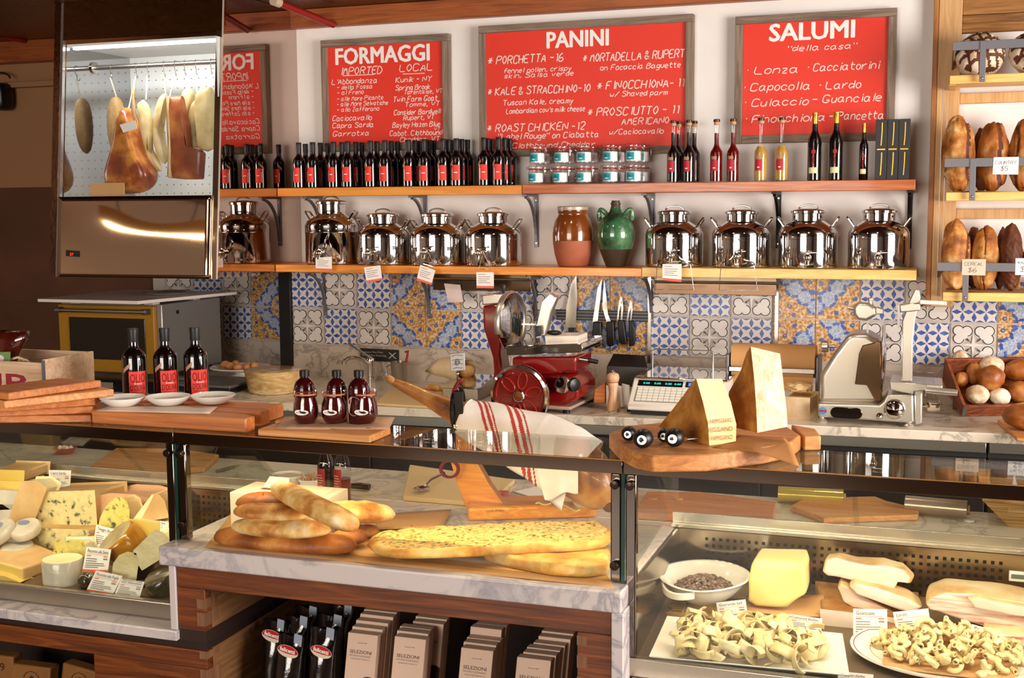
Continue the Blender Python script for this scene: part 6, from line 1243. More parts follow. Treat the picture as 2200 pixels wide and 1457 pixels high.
# wooden base: niche cabinet and left base with the finger joints
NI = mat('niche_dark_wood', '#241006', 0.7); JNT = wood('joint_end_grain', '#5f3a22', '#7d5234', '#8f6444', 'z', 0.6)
t = T('wooden_cabinet', 'dark stained wooden cabinet with an open niche full of pasta packs', 'cabinet', (1.83, -2.4, 0))
mb = MB(); mb.box(1.14, 2.527, -2.77, -2.735, 0.627, 0.694); O('top_rail', mb, CASEW, t, bev=0.002)
mb = MB(); mb.box(1.14, 1.239, -2.77, -2.735, 0.493, 0.6265); O('stile', mb, CASEW, t, bev=0.002)
mb = MB(); mb.box(2.43, 2.527, -2.77, -2.735, 0.0, 0.6265); O('stile', mb, CASEW, t, bev=0.002)
mb = MB(); mb.box(1.2, 1.239, -2.7345, -2.05, 0.493, 0.694); O('side_panel', mb, CASEE, t, bev=0.002)
mb = MB(); mb.box(2.43, 2.45, -2.7345, -2.05, 0.0, 0.694); O('side_panel', mb, CASEE, t)
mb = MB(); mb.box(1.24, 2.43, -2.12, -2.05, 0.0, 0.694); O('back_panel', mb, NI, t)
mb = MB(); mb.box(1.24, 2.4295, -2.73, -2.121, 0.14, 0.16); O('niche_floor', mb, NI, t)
for x, z0, z1 in ((1.222, 0.565, 0.595), (1.222, 0.51, 0.552)): mb = MB(); mb.box(x-0.012, x+0.0172, -2.7715, -2.7, z0, z1); O('finger_joint', mb, JNT, t)
for z0, z1 in ((0.59, 0.617), (0.525, 0.56), (0.46, 0.5)): mb = MB(); mb.box(2.4295, 2.458, -2.7715, -2.74, z0, z1); O('finger_joint', mb, JNT, t)
t = T('wooden_cabinet', 'dark stained wooden base under the cheese case with an open bay at its left', 'cabinet', (0.2, -2.4, 0))
mb = MB(); mb.box(-0.75, 1.232, -2.755, -2.05, 0.462 if False else 0.43, 0.4545); O('groove_strip', mb, mat('dark_groove', '#241008', 0.7), t)
mb = MB(); mb.box(1.14, 1.236, -2.765, -2.05, 0.4548, 0.4925); O('groove_block', mb, mat('dark_groove_block', '#2b130a', 0.7), t)
mb = MB(); mb.box(-0.75, 1.239, -2.77, -2.735, 0.372, 0.4295); O('top_rail', mb, CASEW, t, bev=0.002)
mb = MB(); mb.box(0.815, 1.239, -2.77, -2.735, 0.0, 0.3715); O('front_panel', mb, CASEW, t, bev=0.002)
mb = MB(); mb.box(1.2, 1.239, -2.7345, -2.05, 0.0, 0.4295); O('side_panel', mb, CASEE, t, bev=0.002)
for z0, z1 in ((0.405, 0.4275), (0.28, 0.37)): mb = MB(); mb.box(1.214, 1.2405, -2.7715, -2.7, z0, z1); O('finger_joint', mb, JNT, t)
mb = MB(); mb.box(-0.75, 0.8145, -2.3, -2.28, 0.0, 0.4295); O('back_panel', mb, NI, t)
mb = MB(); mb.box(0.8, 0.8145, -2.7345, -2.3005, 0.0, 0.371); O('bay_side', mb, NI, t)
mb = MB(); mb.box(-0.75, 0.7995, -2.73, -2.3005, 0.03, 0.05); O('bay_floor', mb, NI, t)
t = T('wooden_cabinet', 'dark wooden base under the pasta case', 'cabinet', (3.4, -2.4, 0)); mb = MB(); mb.box(2.566, 4.25, -2.76, -2.05, 0.0, 0.4545); O('body', mb, CASEW, t)
for lbl, x in (('cheese case inner end panel at the far left', -0.77), ('pasta case inner end panel beyond the right edge', 4.255)):
    mb = MB(); mb.box(x, x+0.018, -2.7, -2.03, 0.0, 1.06); O('end_panel', mb, GRIL, label=lbl, cat='panel')
# ================================================================ things on the glass top
def flatboard(lbl, px, z, th, m_, **k): return slab(lbl, px, z, th, m_, **k)
SG = 'stacked serving boards on the cheese case'
for k, (lbl, px) in enumerate((('dark reddish serving board at the bottom of the left stack', [(-40, 894), (196, 892), (215, 868), (-40, 868)]), ('reddish serving board second from the bottom of the left stack', [(-60, 882), (199, 873), (215, 856), (-60, 858)]),
        ('serving board with rounded corner in the middle of the left stack', [(-60, 874), (204, 856), (222, 846), (-60, 850)]), ('serving board with lighter front edge, second from the top of the left stack', [(9, 862), (245, 836), (205, 828), (-80, 846)]), ('topmost serving board of the left stack, its corner pointing right', [(19, 844), (218, 817), (128, 812), (-70, 836)]))):
    flatboard(lbl, px, GT+0.0008+k*0.0255, 0.0245, (BOARDW, BOARDW, BOARDW, BOARDL, BOARDW)[k], nm='serving_board', cat='serving board', group=SG, bev=0.004)
BZ = 1.1455
def bx(lbl, xl, xr, y0, y1, z0, z1, m_, nm='serving_board', cat='serving board', group=None):
    mb = MB(); a = (xl if isinstance(xl, float) else 0); mb.box(a, xr, y0, y1, z0, z1); return O(nm, mb, m_, label=lbl, cat=cat, bev=0.006, seg=3, group=group)
x0 = PY(196, 890, -2.655).x
TG_ = 'thick boards under the olive oil display'
A = MB(); xr = PY(528, 905, -2.655).x
A.prism([(x0, -2.655, GT+0.0008), (xr, -2.655, GT+0.0008), (xr, -2.60, GT+0.0008), (xr-0.05, -2.575, GT+0.0008), (xr-0.16, -2.56, GT+0.0008), (x0, -2.56, GT+0.0008)], (0, 0, 0.0442))
O('serving_board', A, BOARDW, label='thick front board under the three white dishes', cat='serving board', bev=0.005, seg=3, group=TG_)
xr = PY(571, 890, -2.50).x; A = MB(); A.prism([(x0+0.02, -2.555, GT+0.0008), (xr-0.18, -2.555, GT+0.0008), (xr-0.10, -2.55, GT+0.0008), (xr, -2.53, GT+0.0008), (xr, -2.475, GT+0.0008), (x0+0.02, -2.475, GT+0.0008)], (0, 0, 0.0442)); O('serving_board', A, BOARDW, label='thick middle board of the olive oil display, handle ending right of the dishes', cat='serving board', bev=0.005, seg=3, group=TG_)
xr = PY(593, 880, -2.41).x; A = MB(); A.prism([(x0+0.04, -2.47, GT+0.0008), (xr, -2.47, GT+0.0008), (xr, -2.36, GT+0.0008), (x0+0.04, -2.36, GT+0.0008)], (0, 0, 0.0442)); O('serving_board', A, BOARDW, label='thick rear board of the olive oil display under the dark bottles', cat='serving board', bev=0.005, seg=3, group=TG_)
mb = MB(); mb.sheet(12, 3, lambda u, v: PZ(205+245*u+(70-40*u)*v*0.6, 883+6*u-15*v, GT+0.0472+0.001*math.sin(u*14)), 0.0005); O('paper_sheet', mb, mat('greaseproof_paper', '#d9c3b2', 0.6), label='sheet of greaseproof paper under the three white dishes', cat='paper', sm=180)
for k, (x, y, h) in enumerate(((291, 850, 0), (358, 848, 0), (423, 846, 0))):
    q = PZ(x, y, BZ+0.002)
    oil_bottle(('left', 'middle', 'right')[k]+"most dark olive oil bottle with OLIO D'OLIVA label behind the white dishes" if k != 1 else "middle dark olive oil bottle with OLIO D'OLIVA label behind the white dishes", q.x, q.y, BZ+0.002, 1.0, "OLIO D'OLIVA bottles on the glass counter", True, 1.3).rotation_euler.z = 0.9
OIL = mat('golden_oil', '#b98a1e', 0.08, trans=0.6)
for k, (x, y) in enumerate(((264, 865), (362, 863), (458, 860))):
    q = PZ(x, y, BZ+0.012); t = T('dipping_dish', ('left', 'middle', 'right')[k]+' white dish of olive oil in front of the dark bottles', 'dish', (q.x, q.y, BZ+0.0025), 'white dipping dishes')
    mb = MB(); mb.lathe([(0.038, 0), (0.045, 0.002), (0.068, 0.019), (0.074, 0.027), (0.0725, 0.029), (0.066, 0.022), (0.042, 0.006), (0, 0.005)], (q.x, q.y, BZ+0.0025), 40, c1=False); O('dish', mb, WHITEG, t, sm=60)
    mb = MB(); mb.lathe([(0.06, 0.0165), (0.0, 0.0166)], (q.x, q.y, BZ+0.0025), 32, c0=False, c1=False); O('oil', mb, OIL, t)
# crate with the bag
c0, c1 = PY(-60, 830, -2.44), PY(103, 830, -2.44); ct = PY(95, 772, -2.44).z
CW = wood('pale_worn_crate', '#b08a6a', '#cbaa8a', '#d9bfa2', 'x', 0.7)
t = T('wooden_crate', 'worn pale crate with red letters and a metal corner behind the boards', 'crate', ((c0.x+c1.x)/2, -2.38, GT))
zb_ = GT+0.001
for mbx in (MB().box(c0.x-0.1, c1.x-0.012, -2.45, -2.438, zb_, ct-0.012), MB().box(c0.x-0.1, c1.x-0.012, -2.20, -2.188, zb_, ct-0.002), MB().box(c1.x-0.012, c1.x, -2.45, -2.188, zb_, ct)):
    O('side_board', mbx, CW, t, bev=0.002)
mb = MB(); mb.box(c0.x-0.1, c1.x-0.013, -2.437, -2.201, zb_, zb_+0.01); O('bottom', mb, CW, t)
mb = MB(); mb.box(c1.x-0.013, c1.x+0.0015, -2.4525, -2.4505, zb_+0.002, ct-0.003); O('corner_iron', mb, IRON, t)
mb = MB(); a = PY(-52, 834, -2.4507); b = PY(56, 836, -2.4507); text(mb, 'UP', (a.x, -2.4507, PY(20, 840, -2.45).z), XD, ZD, b.x-a.x, 0.062, bold=0.03); O('lettering', mb, mat('crate_red', '#8e1f2f', 0.7), t)
BAGM = nmat('dark_amber_film', [(0.35, '#240804'), (0.6, '#5a180a')], 6, rough=0.1, coat=0.8, bump=0.5, bscale=14)
t = T('gift_bag', 'dark glossy bag with cream ribbon and green tag in the pale crate', 'bag', PY(20, 800, -2.33)); Yg = -2.33
def bagring(cx, y, rx, w_, tw): return [PY(cx+rx*math.cos(a)*(1+0.12*math.sin(5*a+tw)), y+3*math.sin(3*a+tw), Yg)+V((0, w_*math.sin(a), 0)) for a in [2*PI*k/20 for k in range(20)]]
mb = MB(); mb.loft([bagring(4, 834, 52, 0.06, 0), bagring(5, 800, 50, 0.06, 1), bagring(10, 778, 24, 0.03, 2), bagring(14, 762, 26, 0.03, 3), bagring(16, 730, 42, 0.035, 4), bagring(20, 713, 44, 0.02, 5)]); O('bag', mb, BAGM, t, sm=180)
RIB = mat('cream_ribbon', '#d9c39a', 0.6)
mb = MB()
for P_ in ([(20, 773), (38, 768), (50, 772), (46, 785), (40, 772)], [(46, 772), (58, 774), (66, 782), (64, 790)], [(42, 776), (36, 790), (30, 803)], [(20, 773), (-10, 776)], [(48, 778), (58, 790), (80, 795)]):
    L_ = [PY(x, y, Yg-0.045) for x, y in P_]
    for a, b in zip(L_, L_[1:]): mb.prism([a+V((0, 0, -0.004)), a+V((0, 0, 0.004)), b+V((0, 0, 0.004)), b+V((0, 0, -0.004))], (0, 0.0015, 0))
O('ribbon', mb, RIB, t)
mb = MB(); mb.prism([PY(x, y, Yg-0.06) for x, y in ((-14, 757), (22, 756), (22, 786), (-14, 786))], (0, 0.001, 0)); tg = O('tag', mb, mat('green_tag', '#6f8f55', 0.6), t)
mb = MB(); mb.disc(PY(0, 770, Yg-0.0605), 0.018, XD, ZD, 20, ry=0.012); O('tag_picture', mb, mat('tag_white', '#d9d9d4', 0.6), tg)
# jars and round bottles on the small board
jz = GT+0.0008
a, b = PZ(552, 938, GT), PZ(831, 938, GT)
mb = MB(); mb.box(a.x, b.x, -2.69, -2.545, jz, jz+0.022); O('serving_board', mb, BOARDL, label='light board under the three honey-red jars', cat='serving board', bev=0.005, seg=3)
mb = MB(); mb.box(a.x-0.03, a.x+0.06, -2.535, -2.49, jz, jz+0.022); O('serving_board', mb, BOARDW, label='short board handle with a hole behind the jar board, left', cat='serving board', bev=0.004)
mb = MB(); mb.sheet(8, 4, lambda u, v: PZ(592+244*u+(20-8*u)*v, 922+1*u-27*v, jz+0.0228+0.001*math.sin(u*9+v*5)), 0.0004); O('paper_sheet', mb, mat('brown_pink_paper', '#c99b7a', 0.7), label='tan paper square under the three honey-red jars', cat='paper', sm=180)
JAM = mat('dark_red_jelly', '#4a0703', 0.08, coat=0.5, trans=0.25); JZ = jz+0.0245
for k, (xl_, xr_) in enumerate(((630, 686), (690, 747), (757, 813))):
    q = PZ((xl_+xr_)/2, 908, JZ); r = (xr_-xl_)/2/F*(q-CAM).length*0.97; t = T('jelly_jar', ('left', 'middle', 'right')[k]+' rounded glass jar of dark red jelly with an oval white label', 'jar', (q.x, q.y, JZ), 'dark red jelly jars'); c = (q.x, q.y, JZ)
    mb = MB(); mb.lathe([(r*0.66, 0), (r*0.74, 0.002), (r*0.97, 0.022), (r, 0.036), (r*0.94, 0.06), (r*0.8, 0.078), (r*0.86, 0.088)], c, 32); O('glass_body', mb, GLASS, t, sm=60)
    mb = MB(); mb.lathe([(r*0.62, 0.002), (r*0.72, 0.004), (r*0.945, 0.022), (r*0.97, 0.036), (r*0.91, 0.06), (r*0.77, 0.077), (r*0.77, 0.082)], c, 32); O('jelly', mb, JAM, t, sm=60)
    mb = MB(); mb.lathe([(r*0.87, 0.0885), (r*0.93, 0.089), (r*0.93, 0.093), (r*0.87, 0.0935)], c, 32); O('rubber_seal', mb, mat('orange_seal', '#c9683a', 0.5), t)
    mb = MB(); mb.lathe([(r*0.88, 0.094), (r*0.93, 0.095), (r*0.93, 0.101), (r*0.85, 0.105), (0, 0.103)], c, 32, c1=False); O('lid', mb, GLASS, t)
    mb = MB()
    for sd in (-1, 1): mb.tube([V((q.x+sd*r*0.86, q.y, JZ+0.104)), V((q.x+sd*r*0.97, q.y, JZ+0.098)), V((q.x+sd*r*0.95, q.y, JZ+0.084))], 0.0016, 6)
    O('clip', mb, CHROME, t)
    mb = MB(); ac = 0.1
    mb.add([(q.x+(r+0.0008)*math.sin(ac+0.6*math.cos(u)), q.y-(r+0.0008)*math.cos(ac+0.6*math.cos(u)), JZ+0.038+0.0085*math.sin(u)) for u in [2*PI*i/20 for i in range(20)]], [tuple(range(20))]); lb = O('label', mb, PAPERW, t)
    mb = MB(); text(mb, 'da Fonsetti', c, XD, ZD, 0.034, 0.0055, wrap=wrap_at(c, r, JZ+0.0355, ac, 0.034, 0.0016)); O('lettering', mb, INK, lb)
for k, (xl_, xr_) in enumerate(((632, 680), (702, 748), (748, 797))):
    q = PY((xl_+xr_)/2, 880, -2.53); r = (xr_-xl_)/2/F*(q-CAM).length*0.97; z = JZ if False else jz+0.0245; Yb = -2.505; q = PY((xl_+xr_)/2, 880, Yb); c = (q.x, Yb, GT+0.0008); h = PY((xl_+xr_)/2, 795, Yb).z-c[2]
    t = T('syrup_bottle', ('left', 'middle', 'right')[k]+' round dark red bottle with black cap behind the jelly jars', 'bottle', c, 'round dark red bottles')
    mb = MB(); mb.lathe([(r*0.85, 0), (r, 0.004), (r, h*0.66), (r*0.95, h*0.73), (r*0.78, h*0.80), (r*0.5, h*0.845), (r*0.4, h*0.86), (r*0.38, h*0.895)], c, 30); O('glass_body', mb, mat('dark_red_bottle', '#35060a', 0.05, coat=0.8), t, sm=60)
    mb = MB(); mb.lathe([(r*0.42, h*0.89), (r*0.46, h*0.895), (r*0.46, h*0.99), (r*0.4, h)], c, 24); O('cap', mb, BLACKP, t)
    mb = MB(); mb.add([(q.x+(r+0.0008)*math.sin(-0.1+0.8*math.cos(u)), Yb-(r+0.0008)*math.cos(-0.1+0.8*math.cos(u)), c[2]+h*0.42+0.03*math.sin(u)) for u in [2*PI*i/24 for i in range(24)]], [tuple(range(24))]); O('label', mb, mat('pinkish_label', '#d3a59a', 0.6), t)
# parmesan boards, wedges, ball-handled knives
PB = wood('live_edge_board', '#8a4f24', '#b8763c', '#cf9355', 'x', 0.5)
P_ = [PZ(x, y, 1.146) for x, y in ((1309, 931), (1332, 955), (1362, 971), (1402, 979), (1520, 977), (1640, 962), (1700, 950), (1720, 935), (1690, 915), (1560, 905), (1420, 908), (1340, 915))]
mb = MB(); mb.prism([p+V((0, 0, -0.0452)) for p in P_], (0, 0, 0.0452)); O('serving_board', mb, PB, label='thick live-edge board under the Parmesan wedges, overhanging the counter', cat='serving board', bev=0.006, seg=3)
P_ = [PZ(x, y, 1.141) for x, y in ((1728, 938), (1764, 937), (1752, 921), (1700, 912))]
mb = MB(); mb.prism([p+V((0, 0, -0.0402)) for p in P_], (0, 0, 0.0402)); O('serving_board', mb, BOARDL, label='pale board end sticking out right of the Parmesan wedges', cat='serving board', bev=0.004, seg=3)
K_ = [PZ(1530, 962, 1.1468), PZ(1718, 1003, 1.118), PZ(1686, 940, 1.1468), PZ(1590, 935, 1.1468)]
def kp_(u, v):
    p = (K_[0]*(1-u)+K_[1]*u)*(1-v)+(K_[3]*(1-u)+K_[2]*u)*v
    p.z = 1.1468 if not (u > 0.5 and v < 0.6) else 1.1468-0.028*((u-0.5)/0.5)*((0.6-v)/0.6); return p
mb = MB(); mb.sheet(14, 10, kp_, 0.0006); O('kraft_paper', mb, mat('smooth_kraft', '#b3783f', 0.7), label='kraft paper corner hanging off the board below the Parmesan wedges', cat='paper', sm=180)
PRM = nmat('parmesan_paste', [(0.3, '#8a4c12'), (0.5, '#b27324'), (0.7, '#d09642')], 14, detail=8, rough=0.7, bump=1.0, bscale=34); PRL = nmat('pale_parmesan_rind', [(0.3, '#b99a68'), (0.5, '#d6c3a0'), (0.75, '#e6dac2')], 26, detail=8, rough=0.6, bump=0.5, bscale=60); PRR = nmat('parmesan_rind', [(0.3, '#c99a52'), (0.6, '#d8ad66'), (0.8, '#e3bf82')], 5, (1, 1, 0.4), rough=0.45, bump=0.1)
def parm(lbl, e1, e2, e3, y1, y2, y3, mats):
    def chain(px, Y, n=12):
        L_ = [PY(x, y, Y) for x, y in px]; out = []
        for i in range(n+1):
            u = i/n*(len(L_)-1); k = min(int(u), len(L_)-2); out.append(L_[k].lerp(L_[k+1], u-k))
        return out
    c1_, c2_, c3_ = chain(e1, y1), chain(e2, y2), chain(e3, y3); zb = min(p.z for p in c1_+c2_+c3_)
    rings = []; ns = 8
    for i, (a, b, c_) in enumerate(zip(c1_, c2_, c3_)):
        ring = []
        for (p, q) in ((a, b), (b, c_), (c_, a)):
            for k in range(ns):
                u = k/ns; v = p.lerp(q, u)
                if (p, q) == (c_, a) and 0 < k: v = v+V((0, -1, 0.2))*0.012*noise.noise(v*28)+V((0, -1, 0))*0.006*noise.noise(v*70)
                ring.append(v)
        rings.append(ring)
    for r_ in rings:
        for p in r_: p.z = max(p.z, zb)
    mb = MB(); mb.loft(rings[::-1]); n3 = 3*ns
    for fi, f in enumerate(mb.f):
        if len(f) == 4: mb.mi[fi] = 1 if (fi % n3) < ns else 0
    mb2 = MB(); return O('parmesan_wedge', mb, mats, label=lbl, cat='cheese', sm=60)
pw = parm('smaller Parmesan wedge with dotted rind lettering in front', [(1496, 814), (1510, 863), (1521, 910), (1524, 960)], [(1551, 814), (1570, 863), (1582, 912), (1581, 948)], [(1490, 818), (1468, 850), (1440, 886), (1414, 917)], -2.655, -2.60, -2.50, [PRM, PRR])
pb = parm('larger Parmesan wedge with pale speckled face standing behind', [(1613, 745), (1621, 820), (1625, 880), (1627, 930)], [(1676, 760), (1684, 830), (1690, 880), (1692, 917)], [(1604, 757), (1590, 800), (1566, 842), (1560, 915)], -2.56, -2.52, -2.44, [PRM, PRL])
mb = MB(); a0 = V((-0.0012, -0.0022, 0))
for s_, y0_, y1_ in (('-PARMIGIANO', 911, 906), ('REGGIANO', 929, 925), ('-PARMIGIANO', 947, 943)):
    u0 = (y0_-863)/50.0
    A_ = PY(1523 if y0_ < 940 else 1526, y0_, -2.656); B_ = PY(1580, y1_, -2.601); d = (B_-A_); text(mb, s_, A_+V((-0.0006, -0.003, 0)), d.normalized(), ZD, d.length*0.92, 0.0125)
O('lettering', mb, mat('rind_print', '#8a6a3c', 0.7), pw)
for k, (lbl, x, y, r, d) in enumerate((('black ball-handled cheese knife at the left of the row', 1351, 932, 0.0205, (0.35, 1)), ('large black ball-handled cheese knife, second from the left', 1382, 943, 0.0265, (0.3, 1)), ('small black ball-handled cheese knife, third in the row', 1428, 936, 0.019, (0.5, 1)), ('large black ball-handled cheese knife nearest the Parmesan wedge', 1449, 941, 0.0255, (0.6, 1)))):
    q = PZ(x, y, 1.1468+r*0.98); t = T('cheese_knife', lbl, 'cheese knife', (q.x, q.y, 1.1468), 'ball-handled cheese knives'); D_ = V((d[0], d[1], 0)).normalized()
    mb = MB(); mb.ell((q.x, q.y, 1.1468+r+0.0005), r, r*1.1, r, M=Rz(-math.atan2(d[0], d[1]))); O('handle', mb, mat('matt_black_knob', '#100f10', 0.4), t, sm=180)
    qq = V((q.x, q.y, 1.1468+r)); E_ = (CAM-qq); E_.z *= 0.3; E_.normalize(); E_ = (E_-D_*0.4).normalized()
    mb = MB(); mb.cyl(qq+E_*r*0.9, qq+E_*(r*1.04), r*0.48, n=18); O('end_cap', mb, SILVER, t)
    mb = MB(); p = qq+D_*r; p.z = 1.1468+r*0.75; mb.cyl(p, p+D_*0.02+V((0, 0, -0.003)), 0.006, n=10); O('ferrule', mb, CHROME, t)
    mb = MB(); p2 = p+D_*0.021; s2 = V((D_.y, -D_.x, 0))*0.012; mb.prism([p2+V((0, 0, -0.004))-s2*0.4, p2+V((0, 0, -0.004))+s2*0.4, p2+D_*0.05+s2+V((0, 0, -0.006)), p2+D_*0.055-s2*0.2+V((0, 0, -0.006))], (0, 0, 0.0015)); O('blade', mb, STEEL, t)
# ================================================================ middle case: bread, ham, tools
MZ = 0.7555
KP = mat('bread_kraft_paper', '#b98a55', 0.75)
mb = MB(); mb.sheet(24, 8, lambda u, v: PZ(440+880*u+(60-90*u)*v, 1176+86*u-(78-26*u)*v, MZ+0.0012+0.0014*math.sin(u*17+v*6)), 0.0006); O('kraft_paper', mb, KP, label='brown kraft paper spread under the breads on the marble slab', cat='paper', sm=180)
mb = MB(); mb.sheet(12, 6, lambda u, v: PZ(800+150*u+20*v, 1138-4*u-34*v-6*u*v, MZ+0.006+0.010*u*v), 0.0006); O('kraft_paper', mb, KP, label='brown paper flap curling up behind the right end of the baguettes', cat='paper', sm=180)
BAKE = nmat('golden_focaccia', [(0.3, '#a8641c'), (0.45, '#d39a3e'), (0.6, '#e8c470'), (0.75, '#f1dca0')], 10, detail=7, rough=0.5, bump=0.35, bscale=45)
HERB = nmat('herb_focaccia', [(0.35, '#4f5a14'), (0.39, '#8a7a2a'), (0.44, '#cfa250'), (0.62, '#e3c784')], 75, detail=5, rough=0.5, bump=0.3, bscale=45)
BAG = nmat('baguette_crust', [(0.32, '#8f4f18'), (0.45, '#c4843a'), (0.56, '#e0b56a'), (0.7, '#f1dfb6')], 12, detail=7, rough=0.55, bump=0.25, bscale=50)
BAGD = nmat('well_baked_crust', [(0.3, '#6d330f'), (0.5, '#a8611f'), (0.68, '#cf9346')], 7, detail=7, rough=0.55, bump=0.25, bscale=50)
def long_loaf(lbl, pts, w_, h, m_, seed, nm='baguette', flat=0.75, n=26, nu=18, square=2.6, cat='bread', group='breads on the marble slab'):
    """pts: spine points on the underside; w_ half width, h height"""
    P_ = [V(p) for p in pts]; rings = []; L = len(P_)-1; o = V((seed*2.3, seed*1.1, 0))
    for i in range(n+1):
        u = i/n; k = min(int(u*L), L-1); c = P_[k].lerp(P_[k+1], u*L-k); d = (P_[min(k+1, L)]-P_[k]).normalized(); sd = V((d.y, -d.x, 0)).normalized()
        e = (1-abs(2*u-1)**square)**0.5 if 0 < u < 1 else 0.02; e = max(e, 0.05)
        ring = []
        for j in range(nu):
            a = 2*PI*j/nu; ca, sa = math.cos(a), math.sin(a); k2 = 1+0.10*noise.noise(V((u*6, ca*1.2, sa*1.2))+o)+0.05*noise.noise(V((u*18, ca*3, sa*3))+o)
            zz = sa*h*0.5*e*k2 if sa > 0 else sa*h*0.5*e*flat
            ring.append(c+sd*ca*w_*e*k2+V((0, 0, h*0.5*flat+zz)))
        rings.append(ring)
    mb = MB(); mb.loft(rings); return O(nm, mb, m_, label=lbl, cat=cat, group=group, sm=180)
Z1 = MZ+0.004
long_loaf('long flat well-baked loaf at the bottom of the bread pile', [PZ(462, 1168, Z1), PZ(620, 1184, Z1), PZ(768, 1192, Z1)], 0.06, 0.07, BAGD, 1, square=6)
long_loaf('loaf with two ridges lying low at the left of the bread pile', [PZ(498, 1146, Z1+0.055), PZ(600, 1154, Z1+0.055), PZ(712, 1158, Z1+0.055)], 0.055, 0.066, BAG, 2)
long_loaf('short golden loaf on top of the ridged loaf, left of the diagonal baguette', [PZ(502, 1112, Z1+0.10), PZ(580, 1116, Z1+0.10), PZ(660, 1124, Z1+0.095)], 0.05, 0.055, BAG, 3)
long_loaf('baguette behind the ridged loaf, its tip by the white box', [PZ(506, 1098, Z1+0.105), PZ(570, 1092, Z1+0.105), PZ(640, 1104, Z1+0.10)], 0.04, 0.06, BAGD, 4)
long_loaf('long pale baguette lying diagonally across the top of the pile', [PZ(588, 1062, Z1+0.155), PZ(660, 1102, Z1+0.14), PZ(720, 1132, Z1+0.12), PZ(770, 1152, Z1+0.10)], 0.042, 0.072, BAG, 5, square=5)
long_loaf('golden loaf pointing right behind the diagonal baguette', [PZ(690, 1118, Z1+0.06), PZ(770, 1122, Z1+0.055), PZ(850, 1124, Z1+0.045)], 0.062, 0.075, BAG, 6)
long_loaf('small browned loaf end right of the diagonal baguette', [PZ(712, 1172, Z1+0.01), PZ(750, 1170, Z1+0.01), PZ(790, 1166, Z1+0.01)], 0.04, 0.055, BAGD, 7)
long_loaf('small pale loaf end peeking out behind the browned loaf end', [PZ(740, 1155, Z1), PZ(780, 1154, Z1), PZ(815, 1150, Z1)], 0.035, 0.045, BAG, 8)
def focaccia(lbl, outline, z0, hh, m_, seed, tilt=0.0):
    P_ = [PZ(x, y, z0) for x, y in outline]; ctr = sum(P_, V())/len(P_); mb = MB(); n = 64; L = len(P_)
    def rim(u): k = int(u*L) % L; return P_[k].lerp(P_[(k+1) % L], u*L-int(u*L))
    ring = [rim(i/n) for i in range(n)]
    ring = [(ring[i-1]+ring[i]*2+ring[(i+1) % n])/4 for i in range(n)]
    lv = [(0.97, 0.0, 0), (1.0, hh*0.35, 0), (0.985, hh*0.75, 0), (0.94, hh, 1), (0.85, hh*1.02, 1), (0.7, hh*0.95, 1), (0.5, hh*0.98, 1), (0.25, hh*0.96, 1), (0.04, hh*0.96, 1)]
    rings = []
    for s_, h, top_ in lv:
        r_ = []
        for p in ring:
            q = ctr+(p-ctr)*s_; b_ = noise.noise(V((q.x*22+seed, q.y*22, 0)))*0.006*(h > hh*0.5); q = V((q.x, q.y, z0+h+b_+tilt*(q.x-ctr.x))); r_.append(q)
        rings.append(r_)
    mb.loft(rings)
    for i in range(len(mb.f)): mb.mi[i] = 1 if (i >= 3*n and len(m_) > 1) else 0
    return O('focaccia', mb, m_, label=lbl, cat='bread', group='focaccia on the marble slab', sm=180)
focaccia('lower plain dimpled focaccia sticking out under the herb focaccia', [(1033, 1202), (1100, 1222), (1190, 1238), (1260, 1241), (1308, 1236), (1312, 1196), (1240, 1180), (1120, 1186)], MZ+0.003, 0.034, [BAKE], 3)
focaccia('long herb-topped focaccia lying across the marble slab', [(787, 1178), (800, 1192), (840, 1202), (930, 1201), (1020, 1197), (1120, 1190), (1220, 1186), (1306, 1180), (1324, 1156), (1290, 1136), (1200, 1136), (1080, 1140), (960, 1147), (860, 1154), (800, 1164)], MZ+0.0385, 0.028, [BAKE, HERB], 9)
mb = MB(); q = PZ(885, 1129, MZ+0.018); mb.ell((q.x, q.y, MZ+0.018), 0.004, 0.004, 0.004, nu=8, nv=6); O('crumb', mb, BAGD, label='single brown crumb on the paper flap', cat='crumb')
# white cardboard box
CB = mat('cream_cardboard', '#d9cdb6', 0.7)
a, b = PZ(491, 1150, MZ), PZ(704, 1164, MZ); Yb = (a.y+b.y)/2; zt = PY(500, 1058, Yb).z
t = T('cardboard_box', 'cream cardboard carry box with a cut-out handle behind the breads', 'box', ((a.x+b.x)/2, Yb, MZ))
mb = MB(); mb.box(a.x, b.x, Yb, Yb+0.16, MZ+0.0005, zt); O('box', mb, CB, t, bev=0.002)
mb = MB(); zl = zt+0.0006
mb.prism([(a.x+0.02, Yb+0.02, zl), (b.x-0.02, Yb+0.02, zl), (b.x-0.03, Yb+0.13, zl), (a.x+0.03, Yb+0.13, zl)], (0, 0, 0.002)); lid = O('lid_flap', mb, CB, t)
mb = MB(); cx = a.x+(b.x-a.x)*0.32; mb.box(cx-0.03, cx+0.025, Yb+0.055, Yb+0.075, zl+0.0022, zl+0.0028); O('handle_slot', mb, mat('slot_shadow_brown', '#5a4128', 0.8), lid)
mb = MB(); mb.prism([(cx-0.035, Yb+0.08, zl+0.0022), (cx+0.06, Yb+0.08, zl+0.0022), (cx+0.05, Yb+0.10, zl+0.035), (cx-0.02, Yb+0.10, zl+0.035)], (0, 0.002, 0)); O('handle_flap', mb, CB, lid)
mb = MB(); mb.box(b.x-0.05, b.x-0.012, Yb-0.0012, Yb-0.0002, MZ+0.05, MZ+0.075); O('sticker', mb, PAPERW, t)
